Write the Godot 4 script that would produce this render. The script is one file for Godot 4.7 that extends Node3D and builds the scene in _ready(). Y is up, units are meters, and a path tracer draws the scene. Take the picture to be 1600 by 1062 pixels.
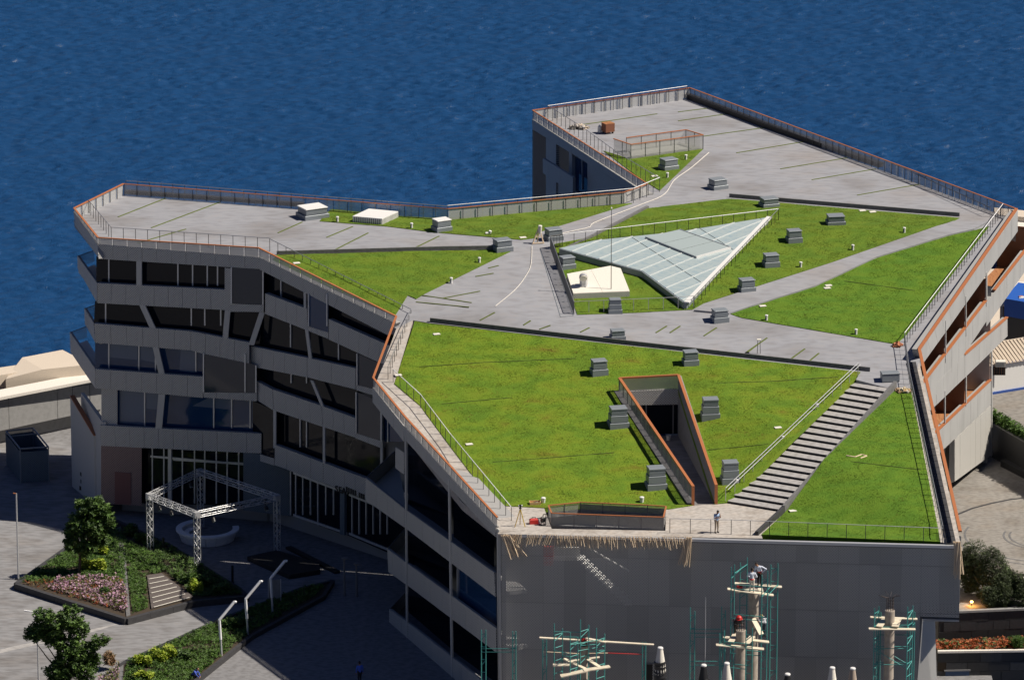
extends Node3D
# A marina building with a folded green roof beside the sea. Units are metres, y up, the camera looks along -z.

const LENS := 9000.0                 # focal length in pixels of the 1600 x 1062 photograph
const TILT := 0.27925268             # 16 degrees down
const EYE := Vector3(0.0, 143.27, 398.49)
const ROOF := 22.5                   # height of the flat part of the roof
const TERRACE := 14.3                # height of the low terrace at the front
const COURT := 4.0                   # height of the paved court to the east
var M := {}
var rng := RandomNumberGenerator.new()
var tin: Array = []                  # triangles of the folded roof
var taken := {}

# ---------------------------------------------------------------- surveying: points of the place from sightings
func sight(px: float, py: float) -> Vector3:
	var u := px - 800.0
	var v := 531.0 - py
	return Vector3(u, v * cos(TILT) - LENS * sin(TILT), -(LENS * cos(TILT) + v * sin(TILT)))

func P(px: float, py: float, y: float) -> Vector3:
	var d := sight(px, py)
	return EYE + d * ((y - EYE.y) / d.y)

func V(px: float, py: float, a: Vector3, b: Vector3) -> Vector3:
	var n := Vector3(b.z - a.z, 0, a.x - b.x)
	var d := sight(px, py)
	return EYE + d * (n.dot(a - EYE) / n.dot(d))

func roof_height(x: float, z: float) -> float:
	var best := -1e9
	var h := ROOF
	for t in tin:
		var a: Vector3 = t[0]
		var b: Vector3 = t[1]
		var c: Vector3 = t[2]
		var det := (b.z - c.z) * (a.x - c.x) + (c.x - b.x) * (a.z - c.z)
		var l0 := ((b.z - c.z) * (x - c.x) + (c.x - b.x) * (z - c.z)) / det
		var l1 := ((c.z - a.z) * (x - c.x) + (a.x - c.x) * (z - c.z)) / det
		var l2 := 1.0 - l0 - l1
		var m := minf(l0, minf(l1, l2))
		if m > best:
			best = m
			h = l0 * a.y + l1 * b.y + l2 * c.y
	return maxf(TERRACE, minf(ROOF, h))

func R(px: float, py: float, up := 0.0) -> Vector3:
	var y := 19.0
	var p := Vector3.ZERO
	for i in 45:
		p = P(px, py, y)
		y = roof_height(p.x, p.z) + up
	return p

# ---------------------------------------------------------------- naming
func numbered(n: String) -> String:
	if not taken.has(n):
		taken[n] = 0
		return n
	taken[n] += 1
	return "%s_%03d" % [n, taken[n]]

func tag(o: Node, label: String, category: String, group := "", kind := "") -> Node:
	if label: o.set_meta("label", label)
	if category: o.set_meta("category", category)
	if group: o.set_meta("group", group)
	if kind: o.set_meta("kind", kind)
	return o

func thing(called: String, label: String, category: String, at := Vector3.ZERO, turn := 0.0, group := "") -> Node3D:
	var o := Node3D.new()
	o.name = numbered(called)
	add_child(o, true)
	o.position = at
	o.rotation.y = turn
	tag(o, label, category, group)
	return o

func kit() -> SurfaceTool:
	var st := SurfaceTool.new()
	st.begin(Mesh.PRIMITIVE_TRIANGLES)
	st.set_smooth_group(-1)
	return st

func done(st: SurfaceTool) -> ArrayMesh:
	st.generate_normals()
	return st.commit()

func put(called: String, st, m: Material, parent: Node = null) -> MeshInstance3D:
	var o := MeshInstance3D.new()
	o.mesh = done(st) if st is SurfaceTool else st
	o.material_override = m
	if parent == null or parent == self:
		o.name = numbered(called)
		add_child(o, true)
	else:
		o.name = called
		parent.add_child(o, true)
	return o

func copy_of(root: Node3D, at: Vector3, turn: float, label := "", group := "") -> Node3D:
	var r: Node3D = root.duplicate()
	r.name = numbered(str(root.name).rstrip("0123456789").trim_suffix("_"))
	add_child(r, true)
	r.position = at
	r.rotation.y = turn
	if label: r.set_meta("label", label)
	if group: r.set_meta("group", group)
	return r

# ---------------------------------------------------------------- shapes
func tri(st: SurfaceTool, a: Vector3, b: Vector3, c: Vector3):
	for p in [a, b, c]:
		st.add_vertex(p)

func quad(st: SurfaceTool, a: Vector3, b: Vector3, c: Vector3, d: Vector3):   # clockwise seen from outside
	tri(st, a, b, c)
	tri(st, a, c, d)

func hexa(st: SurfaceTool, t: Array, b: Array):     # t: four top corners, clockwise from above; b: the four below them
	quad(st, t[0], t[1], t[2], t[3])
	quad(st, b[3], b[2], b[1], b[0])
	for i in 4:
		var j := (i + 1) % 4
		quad(st, t[j], t[i], b[i], b[j])

func box(st: SurfaceTool, c: Vector3, s: Vector3, turn := 0.0):   # c: the middle
	var q := Basis(Vector3.UP, turn)
	var h := s / 2
	var t := []
	var b := []
	for k in [Vector3(-1, 0, -1), Vector3(1, 0, -1), Vector3(1, 0, 1), Vector3(-1, 0, 1)]:
		t.append(c + q * Vector3(k.x * h.x, h.y, k.z * h.z))
		b.append(c + q * Vector3(k.x * h.x, -h.y, k.z * h.z))
	hexa(st, t, b)

func chamfer_box(st: SurfaceTool, c: Vector3, s: Vector3, e: float, turn := 0.0):   # a box with bevelled top edges
	var q := Basis(Vector3.UP, turn)
	var h := s / 2
	var r0 := []
	var r1 := []
	var r2 := []
	for k in [Vector3(-1, 0, -1), Vector3(1, 0, -1), Vector3(1, 0, 1), Vector3(-1, 0, 1)]:
		r0.append(c + q * Vector3(k.x * (h.x - e), h.y, k.z * (h.z - e)))
		r1.append(c + q * Vector3(k.x * h.x, h.y - e, k.z * h.z))
		r2.append(c + q * Vector3(k.x * h.x, -h.y, k.z * h.z))
	quad(st, r0[0], r0[1], r0[2], r0[3])
	quad(st, r2[3], r2[2], r2[1], r2[0])
	for i in 4:
		var j := (i + 1) % 4
		quad(st, r0[j], r0[i], r1[i], r1[j])
		quad(st, r1[j], r1[i], r2[i], r2[j])

func bar(st: SurfaceTool, a: Vector3, b: Vector3, w: float, h: float):   # a beam, w across and h deep
	var d := (b - a).normalized()
	var up := Vector3.UP if absf(d.y) < 0.95 else Vector3.FORWARD
	var s := d.cross(up).normalized()
	var u := s.cross(d).normalized()
	s *= w / 2
	u *= h / 2
	hexa(st, [a - s + u, b - s + u, b + s + u, a + s + u], [a - s - u, b - s - u, b + s - u, a + s - u])

func tube(st: SurfaceTool, a: Vector3, b: Vector3, r0: float, r1: float, n := 8, caps := true):
	var d := (b - a).normalized()
	var up := Vector3.UP if absf(d.y) < 0.95 else Vector3.RIGHT
	var s := d.cross(up).normalized()
	var u := s.cross(d).normalized()
	for i in n:
		var p := s * cos(TAU * i / n) + u * sin(TAU * i / n)
		var q := s * cos(TAU * (i + 1) / n) + u * sin(TAU * (i + 1) / n)
		st.set_smooth_group(1)
		quad(st, a + q * r0, a + p * r0, b + p * r1, b + q * r1)
		st.set_smooth_group(-1)
		if caps:
			tri(st, b, b + q * r1, b + p * r1)
			tri(st, a, a + p * r0, a + q * r0)

func lathe(st: SurfaceTool, c: Vector3, prof: Array, n := 12, smooth := true):    # prof: Vector2(radius, height)
	for k in prof.size() - 1:
		var a: Vector2 = prof[k]
		var b: Vector2 = prof[k + 1]
		st.set_smooth_group(k + 2 if smooth else -1)
		for i in n:
			var p := Vector3(cos(TAU * i / n), 0, sin(TAU * i / n))
			var q := Vector3(cos(TAU * (i + 1) / n), 0, sin(TAU * (i + 1) / n))
			quad(st, c + q * a.x + Vector3.UP * a.y, c + p * a.x + Vector3.UP * a.y, c + p * b.x + Vector3.UP * b.y, c + q * b.x + Vector3.UP * b.y)
	st.set_smooth_group(-1)

func flat_of(pts: Array) -> PackedVector2Array:
	var f := PackedVector2Array()
	for p in pts:
		f.append(Vector2(p.x, p.z))
	return f

func slab(st: SurfaceTool, pts: Array, thick: float):    # a prism with the given top corners
	var n := pts.size()
	var down := Vector3.DOWN * thick
	var tris := Geometry2D.triangulate_polygon(flat_of(pts))
	var turn := Geometry2D.is_polygon_clockwise(flat_of(pts))
	for i in range(0, tris.size(), 3):
		var a: Vector3 = pts[tris[i]]
		var b: Vector3 = pts[tris[i + 1]]
		var c: Vector3 = pts[tris[i + 2]]
		if (b - a).cross(c - a).y > 0:
			var k := b
			b = c
			c = k
		tri(st, a, b, c)
		tri(st, a + down, c + down, b + down)
	for i in n:
		var a: Vector3 = pts[i]
		var b: Vector3 = pts[(i + 1) % n]
		if turn:
			quad(st, a, b, b + down, a + down)
		else:
			quad(st, b, a, a + down, b + down)

func fine(pts: Array, longest: float, lift: Callable, skirt := 0.5) -> SurfaceTool:   # a polygon cut into small triangles, each corner lifted to its height
	var st := kit()
	var tris := Geometry2D.triangulate_polygon(flat_of(pts))
	var stack := []
	for i in range(0, tris.size(), 3):
		stack.append([flat_of(pts)[tris[i]], flat_of(pts)[tris[i + 1]], flat_of(pts)[tris[i + 2]]])
	st.set_smooth_group(1)
	while stack.size():
		var t: Array = stack.pop_back()
		var k := 0
		var far := 0.0
		for i in 3:
			var d: float = t[i].distance_squared_to(t[(i + 1) % 3])
			if d > far + 1e-5:
				far = d
				k = i
		if far > longest * longest:
			var a: Vector2 = t[k]
			var b: Vector2 = t[(k + 1) % 3]
			var c: Vector2 = t[(k + 2) % 3]
			var m := (a + b) / 2
			stack.append([a, m, c])
			stack.append([m, b, c])
			continue
		var q := []
		for p in t:
			q.append(lift.call(p.x, p.y))
		if (q[1] - q[0]).cross(q[2] - q[0]).y > 0:
			tri(st, q[0], q[2], q[1])
		else:
			tri(st, q[0], q[1], q[2])
	st.set_smooth_group(-1)
	var n := pts.size()
	for i in n:
		var a: Vector3 = pts[i]
		var b: Vector3 = pts[(i + 1) % n]
		var steps := maxi(1, int(a.distance_to(b) / 0.8))
		for s in steps:
			var e := a.lerp(b, float(s) / steps)
			var f := a.lerp(b, float(s + 1) / steps)
			e = lift.call(e.x, e.z)
			f = lift.call(f.x, f.z)
			quad(st, e, f, f + Vector3.DOWN * skirt, e + Vector3.DOWN * skirt)
	return st

# ---------------------------------------------------------------- materials
func lin(r: float, g: float, b: float) -> Color:
	return Color(r, g, b).linear_to_srgb()

func mat(r: float, g: float, b: float, rough := 0.8, metal := 0.0) -> StandardMaterial3D:
	var m := StandardMaterial3D.new()
	m.albedo_color = lin(r, g, b)
	m.roughness = rough
	m.metallic = metal
	m.cull_mode = BaseMaterial3D.CULL_DISABLED
	return m

func noise(seed_: int, freq: float, oct: int, stops: Array, size := 512, kind := FastNoiseLite.TYPE_SIMPLEX_SMOOTH) -> NoiseTexture2D:   # stops: [offset, linear colour]
	var f := FastNoiseLite.new()
	f.seed = seed_
	f.noise_type = kind
	f.frequency = freq
	f.fractal_octaves = oct
	var t := NoiseTexture2D.new()
	t.width = size
	t.height = size
	t.seamless = true
	t.noise = f
	if stops.size():
		var g := Gradient.new()
		g.offsets = PackedFloat32Array(stops.map(func(s): return s[0]))
		g.colors = PackedColorArray(stops.map(func(s): return Color(s[1].x, s[1].y, s[1].z).linear_to_srgb()))
		t.color_ramp = g
	return t

func bumps(seed_: int, freq: float, oct: int, strength: float, size := 512) -> NoiseTexture2D:
	var t := noise(seed_, freq, oct, [], size)
	t.as_normal_map = true
	t.bump_strength = strength
	return t

func dress(m: StandardMaterial3D, tex: Texture2D, scale: Vector3, over: Texture2D = null, over_scale := Vector3.ONE) -> StandardMaterial3D:
	m.albedo_texture = tex
	m.uv1_triplanar = true
	m.uv1_world_triplanar = true
	m.uv1_scale = scale
	if over:
		m.detail_enabled = true
		m.detail_blend_mode = BaseMaterial3D.BLEND_MODE_MUL
		m.detail_albedo = over
		m.detail_uv_layer = BaseMaterial3D.DETAIL_UV_2
		m.uv2_triplanar = true
		m.uv2_world_triplanar = true
		m.uv2_scale = over_scale
	return m

func perforation(hole: float, through: bool) -> ImageTexture:    # staggered round holes, two to a tile
	var n := 64
	var im := Image.create(n, n, true, Image.FORMAT_RGBA8)
	for y in n:
		for x in n:
			var d := 1e9
			for c in [Vector2(16, 16), Vector2(48, 48), Vector2(-16, 48), Vector2(80, 16), Vector2(48, -16), Vector2(16, 80)]:
				d = minf(d, Vector2(x + 0.5, y + 0.5).distance_to(c))
			var a := clampf((d - hole * n) + 0.5, 0, 1)
			im.set_pixel(x, y, Color(1, 1, 1, a) if through else Color(lerpf(0.1, 1.0, a), lerpf(0.1, 1.0, a), lerpf(0.1, 1.0, a), 1))
	im.generate_mipmaps()
	return ImageTexture.create_from_image(im)

func make_materials():
	var vv := func(a): return Vector3(a, a, a)
	var mottle := noise(3, 0.012, 5, [[0.0, Vector3(.62, .6, .58)], [0.45, vv.call(.86)], [0.7, vv.call(1.0)], [1.0, Vector3(.96, .9, .84)]], 1024)
	var stain := noise(8, 0.006, 4, [[0.0, Vector3(.72, .68, .64)], [0.4, vv.call(.95)], [0.6, vv.call(1.0)], [1.0, Vector3(.92, .86, .8)]], 512)
	var grain := noise(14, 0.08, 3, [[0.0, vv.call(.72)], [0.5, vv.call(.94)], [1.0, vv.call(1.0)]], 512)
	# paving of the roof: dry grey concrete, brushed in streaks
	M.paving = dress(mat(.29, .298, .328, .85), noise(5, 0.01, 6, [[0.0, Vector3(.74, .7, .67)], [0.4, vv.call(.88)], [0.62, vv.call(.96)], [1.0, Vector3(1.0, .95, .9)]], 1024), Vector3(.05, .1, .14), stain, Vector3(.02, .05, .03))
	M.paving_warm = dress(mat(.46, .43, .40, .85), mottle, Vector3(.16, .16, .3), stain, Vector3(.07, .07, .1))
	M.paving_low = dress(mat(.24, .24, .25, .85), mottle, Vector3(.05, .05, .12), stain, Vector3(.02, .02, .04))
	M.paving_dark = dress(mat(.225, .225, .235, .85), mottle, Vector3(.11, .11, .17), grain, Vector3(.4, .4, .4))
	M.paving_court = dress(mat(.26, .245, .225, .85), mottle, Vector3(.12, .12, .2), stain, Vector3(.04, .04, .06))
	M.band_light = dress(mat(.4, .39, .385, .85), mottle, Vector3(.1, .1, .2), grain, Vector3(.3, .3, .3))
	M.concrete = dress(mat(.3, .3, .3, .85), grain, Vector3(.06, .04, .06), grain, Vector3(.4, .4, .4))
	M.kerb = dress(mat(.05, .05, .055, .7), mottle, Vector3(.2, .2, .2), grain, Vector3(.6, .6, .6))
	M.kerb_grey = dress(mat(.17, .17, .175, .8), mottle, Vector3(.2, .2, .2), grain, Vector3(.6, .6, .6))
	M.cream_stone = dress(mat(.6, .52, .43, .85), grain, Vector3(.2, .2, .2))
	M.white_stone = dress(mat(.74, .7, .64, .8), grain, Vector3(.15, .15, .15))
	M.black_stone = dress(mat(.018, .018, .02, .55), grain, Vector3(.3, .3, .3))
	M.black_tile = dress(mat(.035, .036, .04, .5), mottle, Vector3(.3, .3, .3))
	# lawn: fine blades, broad patches
	var blades := noise(21, 0.07, 5, [[0.0, Vector3(.5, .56, .4)], [0.4, Vector3(.8, .84, .7)], [0.6, vv.call(.96)], [1.0, Vector3(1.0, 1.0, .8)]], 1024)
	var worn := noise(22, 0.007, 6, [[0.0, Vector3(.5, .74, .5)], [0.36, Vector3(.68, .87, .55)], [0.5, Vector3(.88, .98, .85)], [0.68, Vector3(1, 1, .9)], [0.8, Vector3(1.0, .93, .9)], [0.92, Vector3(1.0, .74, .9)], [1.0, Vector3(1.0, .55, .9)]], 1024)
	var even := noise(25, 0.008, 6, [[0.0, Vector3(.55, .78, .6)], [0.4, Vector3(.74, .9, .7)], [0.6, Vector3(.95, 1, .9)], [1.0, Vector3(1, .95, .8)]], 1024)
	for k in [["lawn", Vector3(.155, .225, .004), worn], ["lawn_olive", Vector3(.13, .195, .005), even], ["lawn_fresh", Vector3(.112, .2, .004), even]]:
		M[k[0]] = dress(mat(k[1].x, k[1].y, k[1].z, .95), blades, Vector3(.16, .16, .22), k[2], Vector3(.032, .032, .06))
		M[k[0]].normal_enabled = true
		M[k[0]].normal_texture = bumps(23, 0.09, 4, 6.0, 512)
		M[k[0]].normal_scale = 0.6
	M.turf_seam = dress(mat(.05, .07, .012, .95), grain, Vector3(.5, .5, .5))
	M.grass_line = dress(mat(.1, .13, .02, .95), grain, Vector3(.5, .5, .5))
	M.soil = dress(mat(.05, .035, .022, .95), grain, Vector3(.6, .6, .6))
	# metal cladding
	M.metal = dress(mat(.44, .44, .43, .55, .15), noise(31, 0.01, 4, [[0.0, vv.call(.8)], [0.5, vv.call(.93)], [1.0, vv.call(1.0)]], 512), Vector3(.09, .03, .09))
	M.mesh = mat(.58, .56, .52, .5, .1)          # punched sheet with real holes
	M.mesh.albedo_texture = perforation(.185, true)
	M.mesh.transparency = BaseMaterial3D.TRANSPARENCY_ALPHA_SCISSOR
	M.mesh.alpha_scissor_threshold = 0.5
	for k in 3:
		M["mesh%d" % k] = M.mesh.duplicate()
		M["mesh%d" % k].albedo_color = lin(.42 + .035 * k, .41 + .035 * k, .385 + .033 * k)
	M.screen = mat(.5, .5, .49, .5, .2)             # open mesh of fences and guards
	M.screen.albedo_texture = perforation(.29, true)
	M.screen.transparency = BaseMaterial3D.TRANSPARENCY_ALPHA_SCISSOR
	M.screen.alpha_scissor_threshold = 0.5
	M.screen.uv1_scale = Vector3(2.2, 2.2, 1)
	M.pane_sheet = mat(.1, .14, .22, .15)  # pale blue of window reflections put into the plate colour
	M.glass_bay = mat(.03, .042, .065, .06)
	M.glass_bay.metallic_specular = 0.5
	M.mesh_fine = mat(.5, .5, .49, .5, .2)
	M.mesh_fine.albedo_texture = perforation(.17, true)
	M.mesh_fine.transparency = BaseMaterial3D.TRANSPARENCY_ALPHA_SCISSOR
	M.mesh_fine.uv1_scale = Vector3(1.6, 1.6, 1)
	M.punched = mat(.54, .53, .5, .55, .1)      # punched sheet on a dark backing
	M.punched.albedo_texture = perforation(.15, false)
	M.punched_warm = mat(.3, .21, .19, .6, .1)
	M.punched_warm.albedo_texture = perforation(.15, false)
	M.punched_teal = mat(.12, .16, .2, .55, .15)
	M.punched_teal.albedo_texture = perforation(.12, false)
	M.copper = dress(mat(.52, .19, .075, .5, .25), grain, Vector3(.25, .25, .25))
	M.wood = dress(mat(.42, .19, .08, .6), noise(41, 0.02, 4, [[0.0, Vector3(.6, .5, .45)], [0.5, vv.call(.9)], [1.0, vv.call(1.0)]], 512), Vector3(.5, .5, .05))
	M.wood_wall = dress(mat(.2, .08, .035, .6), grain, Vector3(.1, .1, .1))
	M.steel = mat(.55, .55, .55, .35, .8)
	M.steel_dark = mat(.1, .095, .09, .5, .4)
	M.alu = mat(.62, .63, .65, .4, .5)
	M.frame_grey = mat(.2, .2, .21, .5, .3)
	M.white = dress(mat(.74, .74, .73, .6), grain, Vector3(.3, .3, .3))
	M.cream_board = dress(mat(.74, .71, .64, .7), grain, Vector3(.2, .2, .2))
	M.white_pole = mat(.8, .81, .83, .4)
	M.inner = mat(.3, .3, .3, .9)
	M.curtain = mat(.2, .24, .32, .9)
	M.glass = mat(.006, .009, .016, .06)
	M.glass.metallic_specular = 0.35
	M.glass_blue = mat(.015, .05, .13, .05)
	M.glass_blue.metallic_specular = 0.5
	M.glass_pale = dress(mat(.37, .44, .45, .16), noise(51, 0.02, 4, [[0.0, Vector3(.7, .8, .9)], [0.5, vv.call(.95)], [1.0, vv.call(1.0)]], 512), Vector3(.12, .12, .2))
	M.glass_pale.metallic_specular = 0.6
	M.glass_hatch = mat(.34, .4, .405, .2)
	M.vent = dress(mat(.25, .28, .31, .5, .2), grain, Vector3(.4, .4, .4))
	M.bar_white = mat(.54, .57, .57, .5)
	M.step = dress(mat(.4, .39, .39, .8), mottle, Vector3(.15, .15, .2), grain, Vector3(.5, .5, .5))
	M.black = mat(.012, .012, .014, .5)
	M.red = mat(.5, .02, .015, .5)
	M.bamboo = dress(mat(.72, .57, .4, .7), grain, Vector3(.8, .8, .8))
	M.plank = dress(mat(.7, .63, .5, .75), noise(43, 0.03, 3, [[0.0, Vector3(.7, .64, .55)], [0.5, vv.call(.92)], [1.0, vv.call(1.0)]], 256), Vector3(.2, .8, .6))
	M.scaffold = mat(.06, .29, .27, .5, .1)
	M.column = dress(mat(.45, .39, .33, .9), mottle, Vector3(.3, .15, .3), grain, Vector3(.5, .5, .5))
	M.rebar = mat(.06, .045, .04, .8)
	M.hose = mat(.6, .57, .53, .7)
	M.tarp = mat(.02, .1, .42, .5)
	M.roof_sheet = mat(.5, .42, .33, .7)
	M.blue_trim = mat(.03, .08, .3, .5)
	M.bark = dress(mat(.1, .075, .05, .95), grain, Vector3(2, .5, 2))
	# water
	var w := mat(.009, .047, .135, .3)
	w.metallic_specular = 0.3
	w.normal_enabled = true
	w.normal_texture = bumps(61, 0.05, 4, 9.0, 1024)
	w.normal_scale = 0.6
	w.uv1_triplanar = true
	w.uv1_world_triplanar = true
	w.uv1_scale = Vector3(.08, .08, .16)
	M.water = w

func paint(r: float, g: float, b: float, rough := 0.7) -> StandardMaterial3D:
	var key := "paint%.3f_%.3f_%.3f_%.2f" % [r, g, b, rough]
	if not M.has(key):
		M[key] = mat(r, g, b, rough)
	return M[key]

func _ready():
	rng.seed = 7
	# camera
	var cam := Camera3D.new()
	cam.name = "camera"
	cam.keep_aspect = Camera3D.KEEP_HEIGHT
	cam.fov = 2.0 * rad_to_deg(atan(531.0 / LENS))
	cam.near = 5.0
	cam.far = 6000.0
	cam.position = EYE
	cam.rotation.x = -TILT
	add_child(cam)
	cam.current = true
	# a clear midday sky
	var env := Environment.new()
	env.background_mode = Environment.BG_SKY
	var sky := ProceduralSkyMaterial.new()
	sky.sky_top_color = Color(.22, .32, .54)
	sky.sky_horizon_color = Color(.6, .65, .71)
	sky.sky_curve = 0.16
	sky.ground_bottom_color = Color(.1, .12, .15)
	sky.ground_horizon_color = Color(.3, .38, .5)
	sky.sky_energy_multiplier = 0.66
	sky.ground_energy_multiplier = 0.66
	env.sky = Sky.new()
	env.sky.sky_material = sky
	env.tonemap_mode = Environment.TONE_MAPPER_LINEAR
	env.tonemap_exposure = 1.25
	env.sdfgi_enabled = true
	env.ssao_enabled = true
	env.ssil_enabled = true
	var we := WorldEnvironment.new()
	we.name = "world"
	we.environment = env
	add_child(we)
	# the sun stands high to the right
	var sun := DirectionalLight3D.new()
	sun.name = "sun"
	sun.light_energy = 1.6
	sun.light_color = Color(1.0, .96, .9)
	sun.light_angular_distance = 0.5
	sun.shadow_enabled = true
	add_child(sun)
	sun.look_at_from_position(Vector3.ZERO, -Vector3(.638, .768, .052), Vector3.UP)

	make_materials()
	survey_roof()
	make_sea()
	make_ground()
	make_building()
	make_roof()
	make_roof_things()
	make_surroundings()
	make_site()
	make_green()
	make_people()

# ---------------------------------------------------------------- key points of the building (copper rail tops carry a c)
var c_left: Vector3
var c_kink: Vector3
var c_tip: Vector3
var c_north: Vector3
var c_bend: Vector3
var c_bend2: Vector3
var c_inner: Vector3
var c_west: Vector3
var c_far: Vector3
var c_east: Vector3
var c_hook: Vector3
var c_near: Vector3
var c_mid: Vector3
var c_front: Vector3
var c_turn: Vector3
var c_right: Vector3
var f_left: Vector3
var f_right: Vector3

func survey_roof():
	var c := ROOF + 1.0
	c_left = P(152.5, 371, c)
	c_kink = P(404, 387, c)
	c_tip = P(115, 325, c)
	c_north = P(192, 287, c)
	c_bend = P(700, 326, c)
	c_bend2 = P(975, 300, c)
	c_inner = P(1012, 287, c)
	c_west = P(832, 172, c)
	c_far = P(1078, 137, c)
	c_east = P(1589, 326, c)
	c_hook = P(619, 494, 20.8)
	c_near = P(583, 590, 18.7)
	c_front = P(777, 808, TERRACE + 1.0)
	c_mid = V(632, 650, c_near, c_front)
	c_turn = P(1437, 545, 19.9)
	c_right = P(1501, 830, TERRACE + 1.0)
	f_left = P(778, 832, TERRACE)
	f_right = P(1502, 851, TERRACE)
	var d := Vector3.DOWN
	var k := c_kink + d
	var e := c_east + d
	var s := P(1000, 540, 19.4)
	var a := P(740, 786, TERRACE)
	var b := P(1160, 788, TERRACE)
	tin = [[k, c_hook + d, s], [k, s, e], [e, s, c_turn + d], [c_hook + d, c_near + d, s], [c_near + d, a, s], [a, b, s], [b, f_right, s], [s, f_right, c_turn + d], [k, e, Vector3(0, ROOF + 0.6, -140)],
		[a, b, Vector3(8, TERRACE, 30)], [b, f_right, Vector3(8, TERRACE, 30)], [f_right, c_turn + d, Vector3(60, 17, -10)]]

# ---------------------------------------------------------------- sea
func make_sea():
	var st := SurfaceTool.new()
	st.begin(Mesh.PRIMITIVE_TRIANGLES)
	var swell := FastNoiseLite.new()
	swell.seed = 5
	swell.frequency = 0.62
	swell.fractal_octaves = 3
	swell.fractal_gain = 0.55
	swell.fractal_lacunarity = 2.1
	var broad := FastNoiseLite.new()
	broad.seed = 6
	broad.frequency = 0.035
	var x0 := -80.0
	var z0 := -275.0
	var step := 0.29
	var nx := 552
	var nz := 794
	var v := PackedVector3Array()
	v.resize(nx * nz)
	for j in nz:
		var z := z0 + j * step
		for i in nx:
			var x := x0 + i * step
			var e := minf(minf(i, nx - 1 - i), minf(j, nz - 1 - j)) / 20.0
			var h := swell.get_noise_2d(x * 0.55 + z * 0.15, z * 1.1) * (0.34 + 0.16 * broad.get_noise_2d(x, z * 2.0)) + broad.get_noise_2d(x * 4.0 + z, z * 7.0) * 0.22
			v[j * nx + i] = Vector3(x, -2.0 + h * minf(1.0, e), z)
	var n := PackedVector3Array()
	n.resize(nx * nz)
	for j in nz:
		for i in nx:
			var l := v[j * nx + maxi(i - 1, 0)]
			var r := v[j * nx + mini(i + 1, nx - 1)]
			var b := v[maxi(j - 1, 0) * nx + i]
			var f := v[mini(j + 1, nz - 1) * nx + i]
			n[j * nx + i] = (f - b).cross(r - l).normalized()
	var ix := PackedInt32Array()
	for j in nz - 1:
		for i in nx - 1:
			var a := j * nx + i
			ix.append_array(PackedInt32Array([a, a + 1, a + nx, a + 1, a + nx + 1, a + nx]))
	var x1 := x0 + (nx - 1) * step
	var z1 := z0 + (nz - 1) * step
	for q in [[-4000.0, -5000.0, 4000.0, z0], [-4000.0, z0, x0, z1], [x1, z0, 4000.0, z1], [-4000.0, z1, 4000.0, 700.0]]:
		var k := v.size()
		for p in [Vector3(q[0], -2, q[1]), Vector3(q[2], -2, q[1]), Vector3(q[2], -2, q[3]), Vector3(q[0], -2, q[3])]:
			v.append(p)
			n.append(Vector3.UP)
		ix.append_array(PackedInt32Array([k, k + 1, k + 2, k, k + 2, k + 3]))
	var arr := []
	arr.resize(Mesh.ARRAY_MAX)
	arr[Mesh.ARRAY_VERTEX] = v
	arr[Mesh.ARRAY_NORMAL] = n
	arr[Mesh.ARRAY_INDEX] = ix
	var m := ArrayMesh.new()
	m.add_surface_from_arrays(Mesh.PRIMITIVE_TRIANGLES, arr)
	var o := put("sea", m, M.water)
	o.set_meta("kind", "structure")

# ---------------------------------------------------------------- ground
func make_ground():
	var st := kit()
	slab(st, [Vector3(-140, 0, -78), Vector3(-34, 0, -78), Vector3(-30, 0, -64), Vector3(36, 0, -60), Vector3(36, 0, 160), Vector3(-140, 0, 160)], 4.0)
	put("ground", st, M.paving_dark).set_meta("kind", "structure")

# ---------------------------------------------------------------- building
var building: Node3D

func lengthwise(a: Vector3, b: Vector3, t: float) -> Vector3:
	return a.lerp(b, t)

func sheet(st: SurfaceTool, q: Array, out: Vector3, thick: float, u0: Vector3):   # a thin plate: q = top-left, top-right, bottom-right, bottom-left; uv in metres along the wall
	var al: Vector3 = q[1] - q[0]
	al.y = 0
	al = al.normalized()
	var vert := func(p: Vector3):
		st.set_uv(Vector2((p - u0).dot(al), -p.y) / 0.2)
		st.add_vertex(p)
	var face := func(a, b, c, d):
		for p in [a, b, c, a, c, d]:
			vert.call(p)
	var f := []
	for p in q:
		f.append(p + out * thick)
	face.call(f[0], f[1], f[2], f[3])
	if thick > 0:
		for i in 4:
			var j := (i + 1) % 4
			face.call(f[j], f[i], q[i], q[j])

func out_of(a: Vector3, b: Vector3) -> Vector3:   # outward of a wall that runs from left to right as seen from outside
	return Vector3(a.z - b.z, 0, b.x - a.x).normalized()

func clad(q: Array, wide: float, m: Material, root: Node3D, called := "panel", thick := 0.05, gap := 0.02):   # splits a band into plates
	var n := maxi(1, roundi((q[1] - q[0]).length() / wide))
	var out := out_of(q[0], q[1])
	for i in n:
		var len: float = (q[1] - q[0]).length()
		var g := gap / 2 / len
		var t0 := float(i) / n + (g if i else 0.0)
		var t1 := float(i + 1) / n - (g if i < n - 1 else 0.0)
		var st := kit()
		sheet(st, [q[0].lerp(q[1], t0), q[0].lerp(q[1], t1), q[3].lerp(q[2], t1), q[3].lerp(q[2], t0)], out, thick + rng.randf() * 0.012, q[0])
		put(called, st, m, root)

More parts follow.
